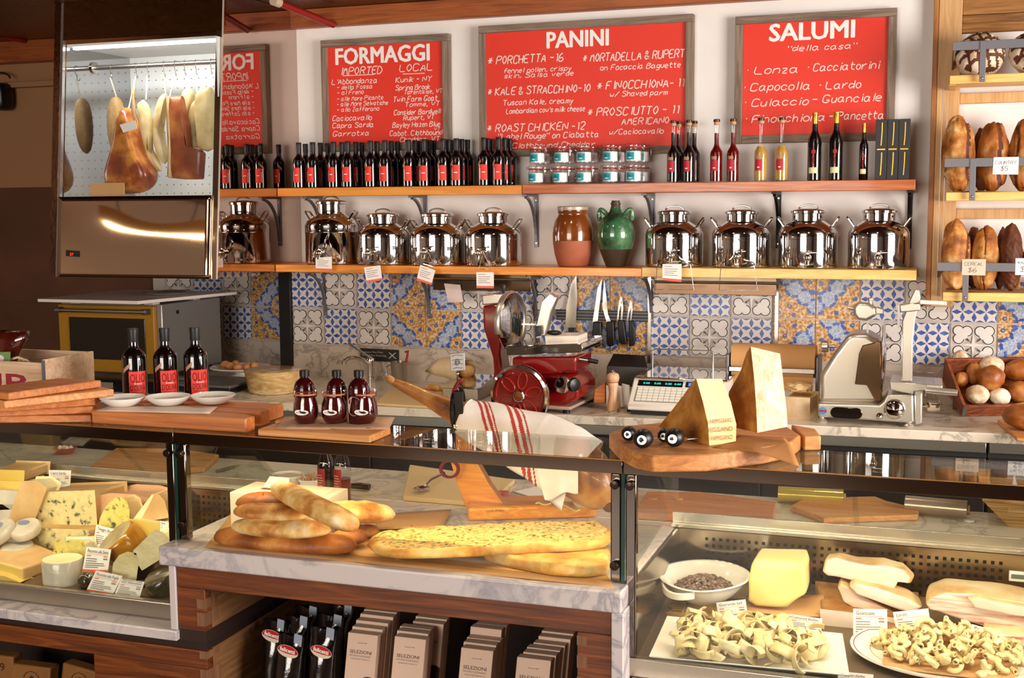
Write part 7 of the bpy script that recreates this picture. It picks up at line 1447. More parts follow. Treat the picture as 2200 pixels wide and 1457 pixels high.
# ramekins, bottles, knife, boards, spoon
def ramekin(lbl, px, py, r, h, fill):
    q = PZ(px, py, MZ); c = (q.x, q.y, MZ+0.0005); t = T('ramekin', lbl, 'bowl', c); mb = MB(); pr = [(r*0.82, 0), (r*0.86, 0.004), (r*0.92, h*0.8), (r*1.03, h*0.84), (r*1.03, h), (r*0.94, h), (r*0.86, 0.01), (0, 0.008)]
    mb.lathe(pr, c, 36, c1=False); O('bowl', mb, WHITEG, t, sm=50)
    if fill:
        mb = MB()
        for k in range(26):
            a = rnd.uniform(0, 2*PI); rr = r*0.7*math.sqrt(rnd.random()); d = V((rnd.uniform(-0.5, 0.5), rnd.uniform(-0.5, 0.5), 1)).normalized(); p = V((c[0]+rr*math.cos(a), c[1]+rr*math.sin(a), c[2]+0.012)); mb.cyl(p, p+d*0.052, 0.0011, n=5)
        o = O('toothpicks', mb, BOARDL, label='wooden toothpicks standing in the small ramekin', cat='toothpicks', kind='stuff')
    else:
        mb = MB(); blob(mb, (c[0], c[1], c[2]+h*0.7), r*0.85, r*0.85, h*0.25, None, 77, 0.2, 5); O('salt_flakes', mb, mat('coarse_salt', '#c9b59a', 0.8), label='coarse salt filling the large ramekin', cat='salt', kind='stuff')
ramekin('large white ramekin of salt behind the cardboard box', 617, 1046, 0.062, 0.048, False)
ramekin('small white ramekin of toothpicks left of the two red-labelled bottles', 668, 1052, 0.045, 0.042, True)
def tall_bottle(lbl, xl_, xr_, ybase, liq, Yq):
    q = PZ((xl_+xr_)/2, ybase, MZ); r = (xr_-xl_)/2/F*(q-CAM).length; t = T('vinegar_bottle', lbl, 'bottle', (q.x, q.y, MZ), 'red-labelled bottles behind the breads'); c = (q.x, q.y, MZ+0.0005)
    mb = MB(); mb.lathe([(r*0.9, 0), (r, 0.004), (r, 0.135), (r*0.85, 0.155), (r*0.5, 0.175), (r*0.42, 0.19), (r*0.42, 0.24), (r*0.52, 0.242), (r*0.52, 0.252), (r*0.4, 0.255)], c, 28); O('glass_body', mb, liq[0], t, sm=50)
    if liq[1]: mb = MB(); mb.lathe([(r*0.85, 0.003), (r*0.94, 0.006), (r*0.94, liq[2]), (0, liq[2])], c, 24, c1=False); O('liquid', mb, liq[1], t)
    mb = MB(); curved(mb, c, r, c[2]+0.012, -0.95, 0.35, 0.115); lb = O('label', mb, mat('maroon_label', '#8c1f24', 0.55), t)
    mb = MB()
    for k in range(9): curved(mb, c, r+0.0003, c[2]+0.03+k*0.009, -0.8, 0.15-0.1*(k % 3), 0.0022)
    O('small_print', mb, mat('pale_print', '#d9b0a0', 0.6), lb)
tall_bottle('dark vinegar bottle with maroon label behind the breads', 684, 720, 1080, (BOTTLE, None, 0), 0)
tall_bottle('clear half-full bottle with maroon label right of the dark vinegar bottle', 719, 755, 1082, (GLASS, RD, 0.09), 0)
slab('cream cutting board with the spoon, behind the middle breads', [(866, 1066), (1051, 1081), (1106, 1030), (880, 998)], MZ, 0.018, CRB)
t = T('serving_spoon', 'steel serving spoon lying on the cream cutting board', 'spoon', PZ(905, 1050, MZ+0.02)); zS = MZ+0.0205
c = PZ(905, 1052, zS+0.006); d = (PZ(960, 1018, zS)-PZ(905, 1052, zS)).normalized(); mb = MB()
ang = math.atan2(d.y, d.x); Ms = Matrix.Translation((c.x, c.y, zS+0.012)) @ Rz(ang)
mb.sheet(14, 8, lambda u, v: Ms @ V(((u-0.5)*0.085, (v-0.5)*0.055*math.sqrt(max(1-(2*u-1)**2, 0.02)), -0.011*(1-(2*u-1)**2)*(1-(2*v-1)**2))), 0.0012); O('bowl', mb, CHROME, t, sm=180)
mb = MB(); a = Ms @ V((0.043, 0, 0.0)); mb.tube([a, a+d*0.05+V((0, 0, 0.008)), a+d*0.14+V((0, 0, 0.006)), a+d*0.19+V((0, 0, 0.002))], [0.004, 0.0045, 0.006, 0.008], 8); O('handle', mb, CHROME, t)
t = T('kitchen_knife', 'kitchen knife with black handle behind the red-labelled bottles', 'knife', PZ(775, 1050, MZ)); mb = MB(); p, q = PZ(754, 1044, MZ+0.014), PZ(794, 1047, MZ+0.014); mb.tube([p, (p+q)/2+V((0, 0, 0.002)), q], [0.010, 0.013, 0.012], 10); O('handle', mb, BLACKP, t)
d = (p-q).normalized(); s2 = V((-d.y, d.x, 0)); mb = MB(); p0_ = p+d*0.002; mb.prism([p0_+s2*0.012+V((0, 0, -0.002)), p0_-s2*0.01+V((0, 0, -0.002)), p0_+d*0.14-s2*0.008+V((0, 0, -0.002)), p0_+d*0.17+s2*0.01+V((0, 0, -0.002))], (0, 0, 0.002)); O('blade', mb, STEEL, t)
# ---- ham on its stand
STW = wood('orange_ham_stand', '#c26a12', '#db8a22', '#e8a440', 'x', 0.35, 0.3)
A_, B_ = PZ(1006, 1121, MZ), PZ(1283, 1113, MZ); ax = (B_-A_); ax.z = 0; ln = ax.length; ax.normalize(); ay = V((-ax.y, ax.x, 0))
HM = Matrix((ax, ay, V((0, 0, 1)))).transposed().to_4x4(); HM.translation = V((A_.x, A_.y, MZ))
t = T('ham_stand', 'orange wooden ham stand with a slanted arm and black clamp ring', 'ham stand', A_)
mb = MB(); mb.box(0, ln, 0, 0.15, 0.0005, 0.048, HM); O('base', mb, STW, t, bev=0.012, seg=4)
Yarm = (HM @ V((0.05, 0.07, 0))).y
P_ = [(1000, 1092), (1085, 1090), (1050, 1040), (1020, 985), (1010, 950), (1003, 925), (978, 925), (978, 960), (968, 995), (980, 1035)]
mb = MB(); mb.pprism(P_, Yarm, 0.035); O('slanted_arm', mb, STW, t, bev=0.004)
mb = MB(); mb.pprism([(973, 840), (995, 840), (995, 926), (975, 926)], Yarm-0.03, 0.006); O('clamp_plate', mb, mat('black_clamp', '#1b1714', 0.3, metal=0.6), t, bev=0.004)
mb = MB(); cR = PY(984, 878, Yarm+0.02); mb.tube([cR+ V((0.0, -0.055*math.cos(a), 0.075*math.sin(a))) for a in [2*PI*k/24 for k in range(24)]], 0.008, 8, closed=True); O('clamp_ring', mb, BLACKM, t)
mb = MB(); mb.lathe([(0.008, 0), (0.007, 0.005), (0, 0.006)], n=12, M=Matrix.Translation(PY(979, 916, Yarm-0.0305)) @ Rx(PI/2), c1=False); O('clamp_screw', mb, CHROME, t)
mb = MB(); text(mb, '(20-MB)', HM @ V((0.06, -0.0008, 0.03)), ax, V((0, 0, 1)), 0.06, 0.008); O('lettering', mb, mat('burnt_mark', '#7a3d0c', 0.7), t)
mb = MB(); mb.pprism([(1226, 1045), (1256, 1042), (1252, 1085), (1236, 1085)], (HM @ V((ln*0.82, 0.07, 0))).y, 0.02); O('rear_support', mb, BLACKM, t)
Yh = Yarm+0.0
path = [(842, 818, 0.013), (856, 826, 0.016), (880, 836, 0.022), (905, 850, 0.023), (935, 864, 0.03), (968, 880, 0.04), (1000, 895, 0.05), (1045, 912, 0.062), (1100, 932, 0.075), (1160, 955, 0.088), (1215, 985, 0.10), (1262, 1022, 0.10), (1292, 1062, 0.075), (1302, 1092, 0.035)]
mb = MB(); rings = []; n_ = len(path)
HS = [PY(x, y, Yh+0.03*math.sin(i*0.25)) for i, (x, y, r) in enumerate(path)]
for i in range(n_):
    d = (HS[min(i+1, n_-1)]-HS[max(i-1, 0)]).normalized(); s2 = V((0, 1, 0)); u2 = d.cross(s2).normalized(); r = path[i][2]
    rings.append([HS[i]+s2*math.cos(a)*r*0.9*(1+0.08*noise.noise(V((i*0.7, math.cos(a), math.sin(a)))))+u2*math.sin(a)*r*(1+0.08*noise.noise(V((i*0.9, 2+math.cos(a), math.sin(a))))) for a in [2*PI*k/20 for k in range(20)]])
mb.loft(rings); HAMS = nmat('ham_skin', [(0.28, '#5e2e12'), (0.45, '#a8682a'), (0.6, '#cf9550'), (0.75, '#e0b980')], 8, detail=7, rough=0.4, bump=0.2, coat=0.25)
t = T('cured_ham', 'whole cured ham leg with hoof up, lying on the stand under a striped cloth', 'ham', HS[7]); O('leg', mb, HAMS, t, sub=1, sm=180)
mb = MB(); mb.ell(HS[0]+V((-0.006, 0, 0.004)), 0.022, 0.014, 0.013, M=Ry(0.5)); O('hoof', mb, nmat('hoof', [(0.4, '#8a5326'), (0.6, '#b98450')], 8, rough=0.4), t)
mb = MB(); 
mb.loft([[p+V((0, 0, 0)) for p in [HS[12].lerp(HS[11], 0.2)+(V((0, math.cos(a)*0.05, math.sin(a)*0.06))) for a in [2*PI*k/16 for k in range(16)]]], [HS[13]+V((0.03, math.cos(a)*0.035, math.sin(a)*0.05+0.02)) for a in [2*PI*k/16 for k in range(16)]]])
O('cut_end', mb, nmat('dark_ham_end', [(0.35, '#3a180a'), (0.6, '#7a4420'), (0.75, '#a87840')], 9, rough=0.4, bump=0.3), t, sub=1, sm=180)
# striped cloth over the ham: strips with their own colours in one mesh
CLW = nmat('white_linen', [(0.3, '#ddd3ca'), (0.7, '#efe8e2')], 8, rough=0.85, bump=0.15); STR = mat('red_stripe', '#b03a30', 0.8)
def ham_at(u):
    k = u*(n_-1); i = min(int(k), n_-2); f_ = k-i; return HS[i].lerp(HS[i+1], f_), path[i][2]*(1-f_)+path[i+1][2]*f_, (HS[i+1]-HS[i]).normalized()
def cloth(u, v):
    c_, r, d = ham_at(0.455+0.37*u); s2 = V((0, 1, 0)); u2 = s2.cross(d).normalized(); u2 = u2 if u2.z > 0 else -u2; a = -0.62+v*(PI+0.9); rr = r*1.1+0.008+0.003*math.sin(u*15+v*7)
    p = c_-s2*math.cos(a)*rr*0.95+u2*math.sin(a)*rr
    if v < 0.12: p += V((0, -0.004, -0.04*(0.12-v)/0.12*(0.4+u)))
    return p
mb = MB(); nx, ny = 220, 64; mb.sheet(nx, ny, cloth, 0.0022)
for fi in range(nx*ny):
    i, j = fi % nx, fi//nx; k = i/nx+0.55*(j/ny-0.35)
    if any(a <= k < b for a, b in ((0.17, 0.20), (0.225, 0.255), (0.16+0.11, 0.285), (0.42, 0.45), (0.475, 0.51), (0.53, 0.545))): mb.mi[fi] = 1
O('kitchen_cloth', mb, [CLW, STR], label='white linen cloth with red stripes draped over the ham', cat='cloth', sm=180)
mb = MB(); Yc = Yh-0.115
mb.sheet(14, 14, lambda u, v: PY(1150+92*u-8*v*(1-u)+28*v*(1-u), 1002+8*u+72*v-26*u*v+5*math.sin(u*8)*v, Yc+0.015*math.sin(u*9)*v), 0.002); O('kitchen_cloth', mb, CLW, label='hanging corner of white cloth below the ham, above the stand base', cat='cloth', sm=180)
FATP = nmat('ham_fat_slice', [(0.35, '#c9a860'), (0.6, '#e6d09a')], 9, rough=0.4)
for k, (lbl, P_) in enumerate((('thin slice of ham fat hanging over the edge of the stand base', [(1192, 1078), (1220, 1088), (1240, 1098), (1248, 1110)]), ('small cube of ham fat at the rear of the stand base', [(1232, 1082), (1242, 1084), (1252, 1088), (1262, 1090)]), ('folded ham scrap under the cloth corner on the stand base', [(1196, 1072), (1208, 1074), (1222, 1076), (1232, 1076)]), ('pale ham peelings at the middle of the stand base', [(1152, 1082), (1164, 1083), (1176, 1083), (1186, 1084)]))):
    zq = MZ+0.0488; w_ = (0.012, 0.02, 0.012, 0.01)[k]; hgt = (0.003, 0.022, 0.01, 0.004)[k]
    L_ = [PZ(x, y, zq) for x, y in P_]
    if k == 0: L_ = [PZ(x, min(y, 1096), zq) for x, y in P_]
    mb = MB(); mb.sheet(9, 3, lambda u, v: L_[min(int(u*3), 2)].lerp(L_[min(int(u*3), 2)+1], u*3-min(int(u*3), 2))+V((0, (v-0.5)*w_*2, hgt+0.003*math.sin(u*8))), hgt); O('ham_scrap', mb, FATP, label=lbl, cat='ham scrap', sm=60)
# metal plaque on the clamp with a red rope
t = T('ham_plaque', 'embossed silver plaque on a stem with red rope above the ham clamp', 'plaque', PY(984, 842, Yarm)); Yp = Yarm-0.01
mb = MB(); mb.pprism([(966, 760), (998, 757), (999, 796), (968, 799)], Yp, 0.004); pl = O('plate', mb, mat('pewter', '#9b9997', 0.45, metal=0.7), t, bev=0.002)
mb = MB(); cc = PY(982, 780, Yp-0.001)
mb.tube([cc+V((0.010*math.cos(a)*(1-a/16), -0.001, 0.012*math.sin(a)*(1-a/16))) for a in [k*0.45 for k in range(26)]], 0.0012, 5)
for k in range(4): mb.tube([PY(970+k*1, 766+k*9, Yp-0.001), PY(980, 763+k*9, Yp-0.001), PY(994, 764+k*9, Yp-0.001)], 0.001, 5)
O('relief', mb, mat('pewter_dark', '#7f7d7b', 0.45, metal=0.7), pl)
mb = MB(); mb.cyl(PY(983, 842, Yp), PY(983, 798, Yp), 0.0035, n=10); mb.ell(PY(983, 803, Yp), 0.006, 0.006, 0.006, nu=10, nv=8); O('stem', mb, CHROME, t)
ROPE = mat('dark_red_rope', '#7a1520', 0.7)
def rope(nm, lbl, pts, par=None):
    mb = MB()
    for ph in (0, PI):
        L_ = []
        for i in range(len(pts)*10-9):
            u = i/10; k = min(int(u), len(pts)-2); p = V(pts[k]).lerp(V(pts[k+1]), u-k); L_.append(p+V((0.0035*math.cos(i*0.9+ph), 0.0035*math.sin(i*0.9+ph), 0.001*math.sin(i*0.9+ph))))
        mb.tube(L_, 0.0036, 6)
    return O(nm, mb, ROPE, par, label=lbl if par is None else None, cat='rope' if par is None else None)
rope('rope', '', [PY(992, 815, Yp), PY(984, 822, Yp-0.006), PY(978, 832, Yp-0.004), PY(974, 846, Yp-0.006), PY(975, 838, Yp-0.01), PY(984, 828, Yp-0.01)], t)
Yr_ = Yarm-0.01
rope('rope_loop', 'twisted dark red rope loop hanging on the ham stand arm below the counter edge', [PY(966+19*math.cos(a), 1008+18*math.sin(a), Yr_-0.02-0.01*math.cos(a)) for a in [2*PI*k/14 for k in range(15)]])
# notepad and red candle behind
t = T('notepad', 'white notepad lying behind the ham stand', 'notepad', PZ(1140, 1060, MZ)); P_ = [PZ(x, y, MZ+0.012) for x, y in ((1097, 1058), (1150, 1074), (1192, 1062), (1150, 1046))]
mb = MB(); mb.prism([p+V((0, 0, -0.0115)) for p in P_], (0, 0, 0.0115)); O('pages', mb, PAPERW, t); mb = MB(); mb.prism([P_[0]+V((0, 0, 0.0003)), P_[1]+V((0, 0, 0.0003)), P_[1].lerp(P_[2], 0.12)+V((0, 0, 0.0003)), P_[0].lerp(P_[3], 0.12)+V((0, 0, 0.0003))], (0, 0, 0.001)); O('binding', mb, mat('pad_binding', '#8a7a68', 0.6), t)
q = PZ(1080, 1072, MZ); t = T('votive_candle', 'small red candle in a glass behind the ham stand arm', 'candle', q); mb = MB(); mb.lathe([(0.024, 0.001), (0.026, 0.045), (0.0245, 0.045), (0.0225, 0.003)], (q.x, q.y, MZ), 24); O('glass', mb, GLASS, t); mb = MB(); mb.lathe([(0.02, 0.004), (0.0225, 0.026), (0, 0.025)], (q.x, q.y, MZ), 20, c1=False); O('wax', mb, mat('red_wax', '#c9262a', 0.4, sss=0.2), t)
# ---- things on the staff worktop seen through the glass
slab('pale cutting board with a handle behind the cheese case', [(196, 998), (350, 1012), (440, 1003), (470, 976), (380, 964), (250, 962)], MZ, 0.022, BOARDL)
q = PZ(140, 974, MZ); t = T('terracotta_dish', 'small red dish of garlic behind the cheese case', 'dish', q); r = 0.05
mb = MB(); mb.lathe([(r*0.6, 0.0005), (r*0.7, 0.004), (r, 0.026), (r*0.94, 0.027), (r*0.6, 0.006), (0, 0.005)], (q.x, q.y, MZ), 28, c1=False); O('dish', mb, mat('red_terracotta', '#a84a38', 0.3, coat=0.3), t)
for k in range(4): mb = MB(); mb.ell((q.x-0.025+k*0.017, q.y+0.006*(k % 2), MZ+0.022), 0.011, 0.009, 0.012); O('garlic_clove', mb, mat('garlic', '#e6d3bd', 0.5), label='pale clove in the small red dish', cat='garlic', group='cloves in the small red dish')
t = T('paring_knife', 'small pointed knife lying on the marble behind the divider', 'knife', PZ(490, 1005, MZ)); p, q = PZ(465, 1013, MZ+0.006), PZ(503, 1003, MZ+0.006); mb = MB(); mb.cyl(p, q, 0.007, n=10); O('handle', mb, mat('grey_handle', '#5f5a54', 0.5), t); mb = MB(); mb.cyl(q, PZ(517, 999, MZ+0.006), 0.005, 0.001, n=8); O('blade', mb, STEEL, t)
slab('reddish cutting board with two plugs behind the pasta case, left', [(1362, 1100), (1660, 1118), (1668, 1078), (1500, 1056), (1390, 1056)], MZ, 0.025, BOARDW)
slab('orange cutting board with a notched handle behind the pasta case, right', [(1698, 1086), (1770, 1113), (1972, 1106), (1975, 1092), (1905, 1076), (1880, 1066), (1800, 1068), (1725, 1072)], MZ, 0.02, BOARDL)
for lbl, x, y in (('round wooden plug on the reddish board, left one', 1403, 1072), ('round wooden plug on the reddish board, right one', 1457, 1073)):
    q = PZ(x, y, MZ+0.0255); mb = MB(); mb.cyl(q, q+V((0, 0, 0.006)), 0.016, n=20); O('wooden_plug', mb, BOARDW, label=lbl, cat='plug', group='plugs on the reddish board')
def film(lbl, x0_, y0_, x1_, y1_, m_, r):
    p, q = PZ(x0_, y0_, MZ+r), PZ(x1_, y1_, MZ+r); p.z = q.z = MZ+r+0.0005; t = T('film_roll', lbl, 'film roll', (p+q)/2); mb = MB(); mb.cyl(p, q, r, n=22); O('roll', mb, m_, t)
    mb = MB(); d = (q-p).normalized(); mb.cyl(q+d*0.0005, q+d*0.008, r*0.55, n=16); O('core', mb, mat('card_core', '#a98a68', 0.7), t)
film('shiny pinkish film roll on the worktop behind the pasta case', 1945, 1084, 2078, 1096, mat('clear_film', '#b39a88', 0.15, metal=0.4), 0.03)
film('shiny yellow film roll on the worktop behind the big cutting boards', 1672, 1062, 1812, 1070, mat('yellow_film', '#c9ac58', 0.15, metal=0.4), 0.028)
q = PZ(2082, 1121, MZ); mb = MB(); mb.lathe([(0.015, 0.0005), (0.0165, 0.002), (0.0165, 0.005), (0.012, 0.006), (0, 0.0055)], (q.x, q.y, MZ), 24, c1=False); O('white_disc', mb, PAPERW, label='small white lid lying on the marble behind the pasta case', cat='lid')
p = PZ(2168, 1132, MZ); mb = MB()
for k in range(7):
    e = 0.012*k; z = MZ+0.0005+k*0.014; mb.loft([[(p.x-e, p.y-e, z), (p.x+0.3+e, p.y-e, z), (p.x+0.3+e, p.y+0.2+e, z), (p.x-e, p.y+0.2+e, z)], [(p.x-e-0.014, p.y-e-0.014, z+0.0142), (p.x+0.314+e, p.y-e-0.014, z+0.0142), (p.x+0.314+e, p.y+0.214+e, z+0.0142), (p.x-e-0.014, p.y+0.214+e, z+0.0142)]], c0=(k == 0), c1=(k == 6))
O('bread_basket', mb, nmat('woven_pine', [(0.35, '#9a6a34'), (0.6, '#d3a566')], 5, (1, 1, 30), rough=0.6), label='stepped wooden basket at the right edge behind the pasta case', cat='basket', sm=20)
# ================================================================ cheeses in the left case
CY = nmat('yellow_cheese', [(0.3, '#d3b04c'), (0.7, '#e3ca78')], 6, rough=0.45, bump=0.08); CPL = nmat('cream_cheese', [(0.3, '#e3cf98'), (0.7, '#efe2b8')], 6, rough=0.45, bump=0.08)
def blue_mat(nm, b0, b1): return nmat(nm, [(0.33, '#4a524c'), (0.38, '#8e8f70'), (0.42, b0), (0.7, b1)], 42, detail=5, rough=0.45, bump=0.15, nr=0.62)
CBL = blue_mat('blue_veined_cheese', '#d6c48a', '#e6d7a2'); CBY = blue_mat('yellow_blue_cheese', '#dcca66', '#e9dc88')
TAN = nmat('tan_rind', [(0.3, '#b58c58'), (0.55, '#cfa974'), (0.75, '#dfc394')], 6, detail=7, rough=0.55, bump=0.2); PNK = nmat('pinkish_rind', [(0.3, '#c98f66'), (0.7, '#dfb28c')], 7, detail=7, rough=0.6, bump=0.2)
WWR = nmat('white_wrapping', [(0.3, '#b9afa0'), (0.7, '#ded5c6')], 8, rough=0.2, coat=0.5, bump=0.5); AMB = nmat('amber_rind', [(0.3, '#8f5a12'), (0.7, '#bf8420')], 6, rough=0.2, coat=0.7, bump=0.25); GRY = nmat('grey_mould_rind', [(0.35, '#8a7a58'), (0.6, '#b3a37c')], 14, rough=0.5, bump=0.4)
CLING = nmat('cling_wrapped_cheese', [(0.3, '#d9c78e'), (0.7, '#f2e8c4')], 7, rough=0.08, coat=1.0, bump=0.6, bscale=16); DKR = nmat('black_wrapped_rind', [(0.35, '#231e16'), (0.6, '#574c38')], 9, rough=0.12, coat=1.0, bump=0.7, bscale=18)
CG = 'cheeses in the left display case'
def ch(lbl, px, Y, dep, mats, **k): return wedge(lbl, px, Y, dep, mats, group=CG, **k)
ch('big block of blue-veined cheese on top of another in the middle of the case', [(78, 1062), (200, 1058), (205, 1124), (85, 1127)], -2.30, 0.16, (CBL, TAN), slope=(0.02, 0.0), bev=0.008)
ch('blue-veined cheese block underneath the big one', [(65, 1139), (189, 1143), (194, 1190), (70, 1190)], -2.37, 0.15, (CBL, TAN), slope=(0.02, 0.012), bev=0.008)
ch('oval cut of yellow blue cheese leaning behind the labels', [(211, 1140), (218, 1112), (230, 1090), (246, 1074), (259, 1071), (270, 1078), (276, 1096), (275, 1120), (268, 1142)], -2.36, 0.05, (CBY, TAN), slope=(0.02, 0.0), bev=0.005)
ch('large pinkish rind wheel half at the back right of the cheese case', [(206, 1078), (240, 1071), (290, 1074), (325, 1084), (345, 1104), (345, 1142), (206, 1135)], -2.27, 0.15, (PNK, PNK), bev=0.02)
t = ch('pale triangular wedge with spotted rind at the right of the cheese case', [(304, 1119), (328, 1064), (340, 1065), (352, 1078), (360, 1110)], -2.40, 0.08, (TAN, TAN), bev=0.005)
mb = MB(); mb.prism([PY(x, y, -2.402) for x, y in ((284, 1117), (325, 1063), (331, 1065), (303, 1119))], (0, 0.07, 0)); O('cut_face', mb, CPL, t, bev=0.003)
ch('yellow wedge lying below the pale triangular wedge', [(278, 1118), (300, 1121), (340, 1128), (362, 1122), (362, 1150), (302, 1166), (280, 1148)], -2.44, 0.10, (CY, CPL), bev=0.006)
def drum(lbl, top, axis_px, r, h, mats, Y, n=36):
    c = PY(*top, Y); d = V(axis_px).normalized(); q = d.to_track_quat('Z', 'Y').to_matrix().to_4x4(); q.translation = c; mb = MB()
    mb.lathe([(r*0.9, -h), (r*0.98, -h+0.008), (r, -h*0.6), (r, -0.012), (r*0.96, -0.003), (r*0.9, 0)], n=n, M=q, c1=False); mb.m = 1; mb.lathe([(r*0.9, 0), (r*0.5, 0.002), (0, 0.001)], n=n, M=q, c0=False, c1=False)
    return O('cheese_round', mb, mats, label=lbl, cat='cheese', group=CG, sm=50)
drum('tilted amber waxed wheel with grey top in front of the oval blue cut', (246, 1152), (-0.45, -0.45, 0.75), 0.078, 0.085, (AMB, GRY), -2.50)
ch('small film-wrapped blue cheese piece behind the white drum cheese', [(121, 1168), (178, 1166), (183, 1192), (118, 1196)], -2.48, 0.06, (CBY, CLING), bev=0.008)
ch('flat yellow wedge with brown rind on top at the back left', [(-20, 1012), (50, 1014), (49, 1036), (-20, 1033)], -2.22, 0.12, (CY, TAN), bev=0.006, slope=(0.02, 0.012))
ch('flat yellow wedge below the brown-topped one at the back left', [(-20, 1035), (45, 1038), (43, 1057), (-20, 1053)], -2.235, 0.12, (CY, TAN), bev=0.006)
ch('tall tan cheese wedge standing left of the big blue block', [(22, 1116), (48, 1038), (80, 1038), (96, 1050), (70, 1118)], -2.32, 0.08, (TAN, CPL), bev=0.008)
for lbl, px in (('white wrapped cheese lying at the left behind the tan wedge', [(-20, 1058), (36, 1062), (30, 1088), (-20, 1090)]), ('white wrapped cheese underneath the other at the left edge', [(-20, 1091), (28, 1090), (22, 1112), (-20, 1114)])): ch(lbl, px, -2.30, 0.10, (WWR, WWR), bev=0.012)
for k, (lbl, top, ax_, Y) in enumerate((('white wrapped round cheese with a blue label at the left edge', (-6, 1138), (-0.25, -0.5, 0.8), -2.46), ('white wrapped round cheese with a dark blue label left of the blue blocks', (52, 1130), (0.0, -0.35, 0.93), -2.42), ('white wrapped round cheese at the bottom of the left pile', (36, 1170), (0.05, -0.2, 0.97), -2.45))):
    o = drum(lbl, top, ax_, 0.056 if k else 0.062, 0.034, (WWR, WWR), Y)
    if k < 2:
        d = V(ax_).normalized(); q = d.to_track_quat('Z', 'Y').to_matrix().to_4x4(); q.translation = PY(*top, Y); mb = MB(); q = q @ Matrix.Translation((-0.014, 0.016, 0)) @ Matrix.Diagonal((1.25, 0.75, 1, 1)); mb.lathe([(0.02, 0.0025), (0.0, 0.0032)], n=24, M=q, c0=False, c1=False); O('label', mb, mat('slate_blue_label', '#7c829c', 0.5), o)
# big tan wedge with the corner towards the glass
c0_ = PDK(48, 1250); Yw = c0_.y; hh = PY(54, 1219, Yw).z-c0_.z+0.03
P_ = [c0_, PDK(-60, 1215), PDK(-20, 1180)+V((-0.02, 0.12, 0)), PDK(98, 1225)+V((0.03, 0.06, 0))]
mb = MB(); Lz = PY(54, 1222, Yw).z; mb.add([(p.x, p.y, p.z) for p in P_]+[(p.x, p.y, Lz+0.03*(p.y-Yw)) for p in P_], []); 
for f, m_ in (((0, 1, 5, 4), 0), ((3, 0, 4, 7), 1), ((2, 3, 7, 6), 1), ((1, 2, 6, 5), 1), ((4, 5, 6, 7), 1), ((3, 2, 1, 0), 1)): mb.f.append(f); mb.mi.append(m_)
o = O('cheese_wedge', mb, (CY, TAN), label='large tan-rinded wedge with yellow cut face, front left of the case', cat='cheese', group=CG, bev=0.008, seg=3)
ch('thin yellow slice poking out at the bottom left of the cheese case', [(-30, 1236), (10, 1240), (42, 1253), (-30, 1250)], PDK(20, 1255).y, 0.06, (CY, CY), bev=0.003)
q = PDK(137, 1264); r = 40/F*(q-CAM).length; qd = q-CAM; qd.z = 0; qc = q+qd.normalized()*r; hq = PY(137, 1200, qc.y).z-q.z; mb = MB(); mb.lathe([(r*0.96, 0.0005), (r*0.98, 0.006), (r, hq-0.006), (r*0.95, hq)], (qc.x, qc.y, q.z), 36, c1=False); mb.m = 1; mb.lathe([(r*0.95, hq), (r*0.7, hq+0.001), (r*0.66, hq-0.001), (0, hq)], (qc.x, qc.y, q.z), 36, c0=False, c1=False)
O('cheese_round', mb, (WWR, CPL), label='white film-wrapped drum cheese at the front of the case', cat='cheese', group=CG, sm=50)
q = PDK(175, 1268); mb = MB(); blob(mb, (q.x, q.y+0.03, q.z+0.026), 0.032, 0.03, 0.028, None, 81, 0.15); O('wrapped_cheese', mb, DKR, label='small dark film-wrapped cheese behind the front cards', cat='cheese', group=CG, sm=180)
ch('cream half-moon cheese in film standing behind the two front cards', [(241, 1250), (246, 1213), (258, 1196), (275, 1189), (290, 1192), (295, 1206), (289, 1250)], -2.60, 0.05, (CLING, DKR), bev=0.006, slope=(0.03, 0))
ch('shiny film-wrapped white cheese wedge at the right side of the case', [(292, 1186), (335, 1144), (352, 1152), (362, 1168), (358, 1186), (306, 1218), (298, 1206)], -2.60, 0.06, (CLING, CLING), bev=0.01)
drum('dark grey film-wrapped round cheese in the front right corner', (339, 1236), (-0.25, -0.5, 0.8), 0.055, 0.075, (DKR, DKR), -2.615)
# price cards in the cheese case
def pcard(lbl, px, Y, title, foot=True, tilt=0.22, group='price cards in the display cases'):
    tt_ = title.split('|'); ls = [(s_, 0.2-0.12*(len(tt_)-1-i), 0.08, min(0.92, 0.08+0.062*len(s_)), 0.13 if len(tt_) == 1 else 0.1) for i, s_ in enumerate(tt_)]+[('=', 0.27, 0.08, 0.92, 0.012), ('=', 0.35, 0.08, 0.24, 0.04), ('=', 0.35, 0.74, 0.92, 0.04)]+[('-', v, 0.08, u1, 0.035) for v, u1 in ((0.46, 0.5), (0.55, 0.5), (0.64, 0.8), (0.72, 0.85), (0.8, 0.6))]+[('-', 0.46, 0.75, 0.92, 0.06)]
    return card(lbl, px, ls, Y, group, band=foot, tilt=tilt, th=0.0015)
pcard('white price card titled Capra Sarda at the back of the cheese case', [(98, 1012), (146, 1013), (150, 1050), (105, 1056)], -2.15, 'Capra Sarda')
pcard('white price card half hidden behind the amber wheel', [(200, 1130), (240, 1140), (238, 1182), (199, 1176)], -2.42, 'Taleggio Bio', False)
pcard('pinkish price card with orange foot above the drum cheese', [(178, 1178), (231, 1184), (231, 1232), (176, 1230)], -2.60, 'Pecorino alla Siena')
pcard('tilted white price card at the front of the cheese case, left one', [(199, 1229), (256, 1241), (241, 1281), (184, 1272)], -2.655, 'Pecorino alle Foglie')
pcard("price card reading Pecorino Fossa Dell' Abbondanza, front of the cheese case", [(255, 1246), (305, 1253), (298, 1290), (244, 1281)], -2.66, "Pecorino Fossa|Dell' Abbondanza", False)
